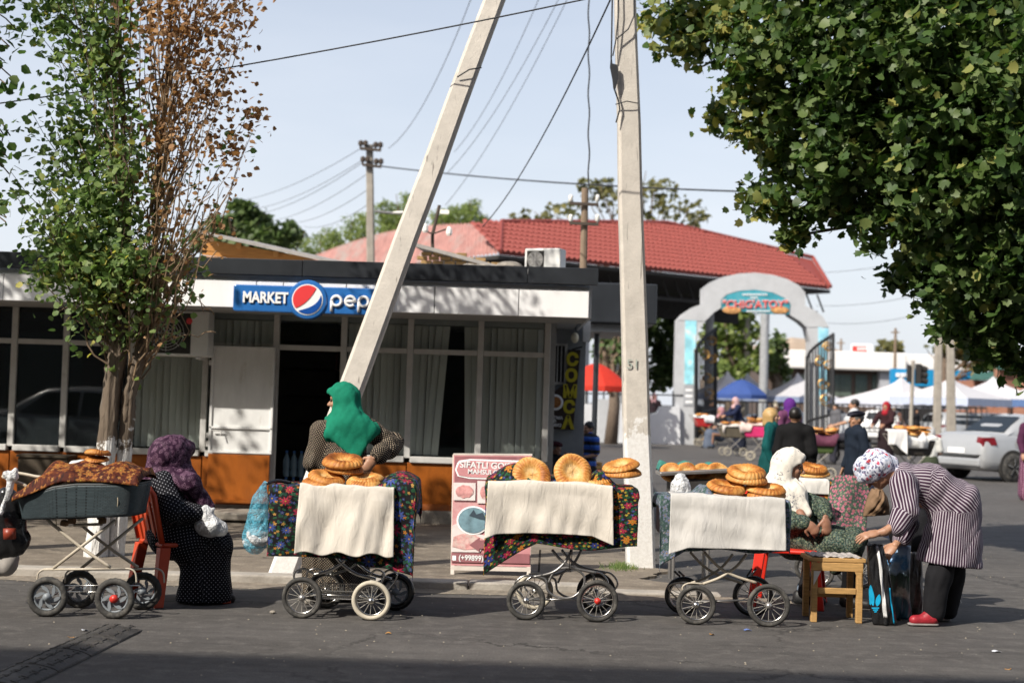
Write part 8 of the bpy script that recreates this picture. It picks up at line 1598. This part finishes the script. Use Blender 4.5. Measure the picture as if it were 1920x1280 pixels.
for k in range(1500):
    x_, y_ = rs_.uniform(-4.5, 5.5), rs_.uniform(7.2, 15)
    if k > 700: x_, y_ = rs_.uniform(-5, 1.4), 11.0+rs_.normal()*.12
    z_ = .003 if (y_ < 11.0 or x_ > 1.2) else .024; s_ = rs_.uniform(.003, .009); n0 = len(gv); a_ = rs_.uniform(0, 6.3)
    gv += [(x_+s_*math.cos(a_+t_), y_+s_*math.sin(a_+t_), z_) for t_ in (0, 2.1, 4.2)]+[(x_, y_, z_+s_*.8)]; gf += [(n0, n0+1, n0+3), (n0+1, n0+2, n0+3), (n0+2, n0, n0+3)]
tag(link('grit', npmesh('grit', np.array(gv), np.array(gf)), mat('grit_stone', (.3, .26, .2), .9, var=.3)), kind='stuff')
# ------------------------------------------------------------------ cars
M_CARG = mat('car_glass', (.012, .016, .018), .06, var=.05, spec=.8); M_CARW = mat('white_car_paint', (.68, .69, .7), .22, var=.02, spec=.6); M_CARS = mat('silver_and_tree_shade_paint', (.4, .41, .42), .28, .3, var=.03); M_LAMP = mat('tail_lamp', (.16, .006, .012), .15, spec=.7)  # silver also serves as the tree-shaded white of the right-edge saloon
def car(lab, loc, rz, paint, hatch=False, detail=True):
    t = thing('parked_car', lab, 'car', loc, rz, 'cars parked by the market')
    def loft(nm, secs, m_):
        q = MB(); k = len(secs[0]); 
        for s_ in secs: q.v += [tuple(p) for p in s_]
        for i in range(len(secs)-1):
            for j in range(k-1): q.f.append((i*k+j, i*k+j+1, (i+1)*k+j+1, (i+1)*k+j)); q.mi.append(0)
        q.f.append(tuple(range(k))[::-1]); q.f.append(tuple((len(secs)-1)*k+j for j in range(k))); q.mi += [0, 0]; return q.build(nm, m_, t, world=False, smooth=True)
    def sec(x, hw, zb, zt, crown=.02): half = [(hw*.8, zb), (hw*.97, zb+.06), (hw, zb+.22), (hw*1.0, (zb+zt)/2+.05), (hw*.975, zt-.13), (hw*.93, zt-.04), (hw*.84, zt), (hw*.4, zt+crown)]; return [V(x, y, z) for y, z in half]+[V(x, -y, z) for y, z in half[::-1]]+[V(x, half[0][0], half[0][1])]
    body = [(0.0, .70, .36, .62), (.03, .78, .28, .80), (.10, .83, .24, .98), (.3, .855, .22, 1.04), (.75, .865, .2, 1.03), (1.4, .87, .2, .99), (2.2, .87, .2, .96), (3.0, .87, .2, .95), (3.5, .86, .2, .90), (4.0, .83, .22, .80), (4.3, .76, .26, .66), (4.4, .66, .34, .54)]
    if hatch: body[1] = (.03, .8, .28, .92); body[2] = (.1, .84, .24, 1.0)
    loft('body', [sec(*b) for b in body], paint)
    def gsec(x, hb, zb, ht, zt): half = [(hb, zb), (hb*.985, zb+.02), ((hb+ht)/2+.03, (zb+zt)/2), (ht+.02, zt-.05), (ht-.06, zt), (ht*.4, zt+.02)]; return [V(x, y, z) for y, z in half]+[V(x, -y, z) for y, z in half[::-1]]+[V(x, half[0][0], half[0][1])]
    gh = [(.72, .74, 1.0, .72, 1.02), (1.0, .76, .98, .66, 1.22), (1.38, .77, .96, .61, 1.42), (1.9, .77, .95, .6, 1.46), (2.4, .77, .94, .6, 1.44), (2.8, .76, .93, .64, 1.24), (3.25, .73, .92, .7, .95)]
    if hatch: gh = [(.08, .76, .98, .72, 1.0), (.28, .77, .97, .64, 1.36), (.6, .77, .96, .61, 1.45), (1.9, .77, .95, .6, 1.47)]+gh[4:]
    loft('greenhouse', [gsec(*g_) for g_ in gh], paint)
    sw = lambda s_: [V(x, s_*(y+.008), z) for x, y, z in (((1.02, .765, 1.02), (2.0, .775, .99), (2.0, .64, 1.38), (1.45, .64, 1.37)) if not hatch else ((.5, .765, 1.02), (2.0, .775, .99), (2.0, .64, 1.38), (.65, .64, 1.37)))]; sw2 = lambda s_: [V(x, s_*(y+.008), z) for x, y, z in ((2.06, .775, .99), (2.98, .745, .97), (2.52, .645, 1.36), (2.06, .64, 1.38))]
    for s_ in (-1, 1):
        for fn_ in (sw, sw2): q = MB(); q.add(fn_(s_), [(0, 1, 2, 3)]); q.build('side_window', M_CARG, t, world=False, solid=.012)
    rw_ = [V(.78, .62, 1.06), V(1.32, .52, 1.405), V(1.32, -.52, 1.405), V(.78, -.62, 1.06)] if not hatch else [V(.10, .62, 1.05), V(.27, .52, 1.34), V(.27, -.52, 1.34), V(.10, -.62, 1.05)]
    q = MB(); q.add([p+V(-.012, 0, .02) for p in rw_], [(0, 1, 2, 3)]); q.build('rear_window', M_CARG, t, world=False, solid=.012); q = MB(); q.add([V(3.2, .62, 1.0), V(2.5, .52, 1.42), V(2.5, -.52, 1.42), V(3.2, -.62, 1.0)], [(0, 1, 2, 3)]); q.build('windscreen', M_CARG, t, world=False, solid=.014)
    for s_ in (-1, 1):
        for x_ in (.82, 3.5):
            MB().lathe([(.37, s_*.80), (.37, s_*.876), (.33, s_*.878)], 30, (x_, 0, .33), 'y').build('wheel_arch', M_DARK, t, world=False)
            w_ = MB().lathe([(.2, s_*.70), (.3, s_*.72), (.315, s_*.76), (.315, s_*.86), (.3, s_*.89), (.2, s_*.892)], 30, (x_, 0, .315), 'y').build('wheel', M_TYRE, t, world=False, smooth=True); MB().lathe([(.205, s_*.885), (.2, s_*.895), (.06, s_*.88), (0, s_*.9)], 24, (x_, 0, .315), 'y').build('rim', M_DARK, w_, world=False)
            for k in range(5): a_ = 2*math.pi*k/5+.3; MB().bar((x_+.04*math.cos(a_), s_*.9, .315+.04*math.sin(a_)), (x_+.195*math.cos(a_), s_*.9, .315+.195*math.sin(a_)), .02, .06, (0, 1, 0)).build('rim_spoke', M_CHROME, w_, world=False)
        q = MB(); q.hexa([V(.045, s_*.55, .78), V(.05, s_*.78, .76), V(.04, s_*.79, .96), V(.055, s_*.6, .97), V(.2, s_*.55, .78), V(.36, s_*.875, .80), V(.30, s_*.862, .97), V(.25, s_*.6, .97)]); q.build('tail_light', M_LAMP, t, world=False); MB().ell((4.22, s_*.58, .66), (.12, .16, .07)).build('headlight', mat('headlamp', (.6, .62, .64), .1), t, world=False, smooth=True)
        MB().ell((2.75, s_*.95, 1.02), (.06, .1, .06)).build('wing_mirror', paint, t, world=False, smooth=True)
    MB().bb((-.012, -.26, .60), (.03, .26, .71)).build('number_plate', MS_W, t, world=False); MB().bb((-.03, -.74, .32), (.1, .74, .5)).build('rear_bumper', paint, t, world=False, bevel=.04)
    MB().box((.98, -.872, .82), (.16, .006, .15)).build('fuel_flap', paint, t, world=False, bevel=.01)
    return t
q = W(1792, 900, 31.6); car('white saloon car, painted grey for tree shade, seen from behind at the right picture edge', (q.x, q.y, 0), R(24), M_CARS)  # white car; its grey paint stands in for tree shade
for lab, px, Y, rz, pa, hb in (('white hatchback parked behind the red-scarfed woman', 1650, 60, 70, M_CARW, True), ('silver hatchback parked behind the concrete posts', 1742, 56, 20, M_CARS, True), ('white car parked behind the tent leg', 1835, 62, 60, M_CARW, False), ('white car parked nearest the brick building', 1880, 64, 60, M_CARW, False), ('silver car glimpsed through the gateway', 1480, 72, 10, M_CARS, False), ('white car glimpsed behind the blue umbrella', 1400, 75, 5, M_CARW, False), ('silver car beyond the low wall left of the gate', 1225, 72, 15, M_CARS, False)):
    q = W(px, 780, Y); car(lab, (q.x, Y, 0), R(rz), pa, hb)
car('white saloon car parked left of the camera, mirrored in the shop window', (-9.0, 9.0, 0), R(5), M_CARW)
# ------------------------------------------------------------------ loaded prams in the background
def far_pram(lab, px, Y, rz, bodycol, clothcol, ztop=.85, w_=.85, loaves=6, seed=1, extra=None):
    x_ = W(px, 800, Y).x; t = thing('bread_pram', lab, 'pram', (x_, Y, 0), rz, 'prams by the gate'); r = random.Random(seed)
    bc_ = mat('pram_body_%.3f_%.3f' % (bodycol[0], bodycol[1]), bodycol, .6)
    for sx_ in (-.24, .24):
        for sy_ in (-.22, .22): w0 = MB(); w0.tube([(sx_+.11*math.cos(a*.3927), sy_, .13+.11*math.sin(a*.3927)) for a in range(16)], .016, 6, closed=True); w1 = w0.build('wheel', mat('cream_wheel', (.4, .36, .28), .7), t, world=False, smooth=True); MB().lathe([(.03, -.02), (.03, .02)], 8, (sx_, sy_, .13), 'y').build('hub', mat('far_frame_metal', (.26, .24, .21), .65, .1), w1, world=False); [MB().tube([(sx_, sy_, .13), (sx_+.1*math.cos(a), sy_, .13+.1*math.sin(a))], .004, 4).build('spoke', mat('far_frame_metal', (.26, .24, .21), .65, .1), w1, world=False) for a in (0, 1.05, 2.1, 3.14, 4.19, 5.24)]
    for sy_ in (-.2, .2): MB().tube([(-.24, sy_, .14), (.22, sy_, ztop-.28)], .012, 6).build('cross_tube', mat('far_frame_metal', (.26, .24, .21), .65, .1), t, world=False); MB().tube([(.24, sy_, .14), (-.22, sy_, ztop-.28)], .012, 6).build('cross_tube', mat('far_frame_metal', (.26, .24, .21), .65, .1), t, world=False)
    MB().tube([(-.3, -.2, ztop-.25), (-.55, -.2, ztop+.1), (-.55, .2, ztop+.1), (-.3, .2, ztop-.25)], .012, 6).build('handle', mat('far_frame_metal', (.26, .24, .21), .65, .1), t, world=False)
    b = MB(); b.hexa([V(-w_/2*.75, -.22, ztop-.32), V(w_/2*.75, -.22, ztop-.32), V(w_/2, -.25, ztop), V(-w_/2, -.25, ztop), V(-w_/2*.75, .22, ztop-.32), V(w_/2*.75, .22, ztop-.32), V(w_/2, .25, ztop), V(-w_/2, .25, ztop)]); b.build('pram_body', bc_, t, world=False, bevel=.04)
    cl = MB(); cl.grid(lambda u, v: V((u-.5)*w_*1.06, (v-.5)*.56, ztop+.02+.05*math.sin(u*9+seed)*math.sin(v*6)+.04-(.22 if v < .08 else 0)*(1 if math.sin(u*5+seed) > -.3 else .2)), 22, 12); o = cl.build('cover_cloth', mat('cover_%.3f_%.3f' % (clothcol[0], clothcol[1]), clothcol, .8, var=.3, scale=12), t, world=False, smooth=True, solid=.006)
    M4 = Matrix.Rotation(rz, 4, 'Z')
    for k in range(loaves):
        p = M4 @ V((k % 3-1)*.24+r.uniform(-.03, .03), r.uniform(-.08, .08), ztop+.1+(k//3)*.065); bread('%s loaf on the %s' % (('left lower', 'middle lower', 'right lower', 'left second', 'middle second', 'right second', 'left top', 'middle top', 'right top')[k], extra), (x_+p.x, Y+p.y, p.z), r.uniform(-.1, .25), r.uniform(-.15, .15), 1.0, 'loaves on the far prams')
    return t
far_pram('pink pram heaped with bread before the gateway', 1425, 39, -.25, (.5, .02, .12), (.55, .42, .38), .95, .95, 6, 2, 'pink pram')
far_pram('pram with white cover and brown load between the pink pram and the umbrella', 1375, 42, .2, (.12, .1, .07), (.6, .55, .5), .85, .8, 3, 3, 'white-covered pram')
far_pram('red pram behind the left gate leaf', 1322, 51, .1, (.4, .02, .02), (.65, .65, .66), 1.0, .8, 2, 4, 'red pram')
far_pram('green pram with plum cloth and loaves right of the black-haired woman', 1535, 30, -.1, (.05, .08, .02), (.1, .025, .05), .86, .75, 6, 5, 'green pram')
far_pram('dark pram stacked with golden loaves in front of the grey-shaded saloon car', 1712, 29, .15, (.03, .025, .02), (.62, .62, .6), .9, .8, 9, 6, 'dark pram')
drape('white_cloth', 'white cloth hanging in a point from the dark pram by the grey-shaded saloon car', linen('white_cotton2', (.68, .67, .66)), W(1665, 810, 28.6).x, W(1700, 810, 28.6).x, 28.6, 28.8, W(1690, 805, 28.6).z, .02, .03, lambda u: .3+.35*max(0, (u-W(1680, 810, 28.6).x)*2.5), .0, step=.03, amp=.03, seed=2)
bagobj('plastic_bag', 'white plastic bag hanging from the dark pram by the grey-shaded saloon car', [cone(W(1731, 812, 28.6), W(1730, 825, 28.6), .03, .1, .03), cone(W(1730, 825, 28.6), W(1729, 835, 28.6), .1, .06, .03)], M_PLW, .02, None, 3)
mo = thing('scooter', 'dark scooter under the man in white and grey shirt', 'scooter', (W(1600, 800, 38).x, 38, 0), R(-10))
for x_ in (-.6, .6): MB().tube([(x_+.24*math.cos(a*.35), 0, .28+.24*math.sin(a*.35)) for a in range(18)], .045, 6, closed=True).build('wheel', M_TYRE, mo, world=False, smooth=True)
MB().tube([(.6, 0, .28), (.35, 0, .5), (-.2, 0, .55), (-.6, 0, .5)], [.08, .14, .16, .1], 8).build('body', M_PLK, mo, world=False, smooth=True); MB().tube([(-.6, 0, .28), (-.48, 0, .95)], .04, 7).build('fork', M_STEEL, mo, world=False); MB().tube([(-.45, -.3, 1.0), (-.48, 0, .95), (-.45, .3, 1.0)], .02, 6).build('handlebar', M_STEEL, mo, world=False); MB().ell((-.55, 0, .9), (.08, .12, .1)).build('headlamp', M_PLW, mo, world=False, smooth=True)
for nm, lab, px, D, sz in (('wooden_crate', 'low seat crate under the young man in the banded shirt', 1103, 25.0, .44), ('wooden_crate', 'low crate under the man in the dark cap', 1042, 18.2, .32)):
    x_ = W(px, 850, D).x; t = thing(nm, lab, 'crate', (x_, D, 0), .3)
    for k in range(4): MB().bb((-.2, -.19, .02+k*(sz-.06)/4), (.2, -.17, .02+k*(sz-.06)/4+(sz-.06)/4*.8)).build('slat', M_WD, t, world=False); MB().bb((-.2, .15, .02+k*(sz-.06)/4), (.2, .17, .02+k*(sz-.06)/4+(sz-.06)/4*.8)).build('slat', M_WD, t, world=False)
    MB().bb((-.2, -.17, sz-.04), (.2, .15, sz-.01)).build('top', M_WD, t, world=False); [MB().bb((q_*.18-.02, -.169, 0), (q_*.18+.02, .149, sz-.041)).build('corner_post', M_WD, t, world=False) for q_ in (-1, 1)]
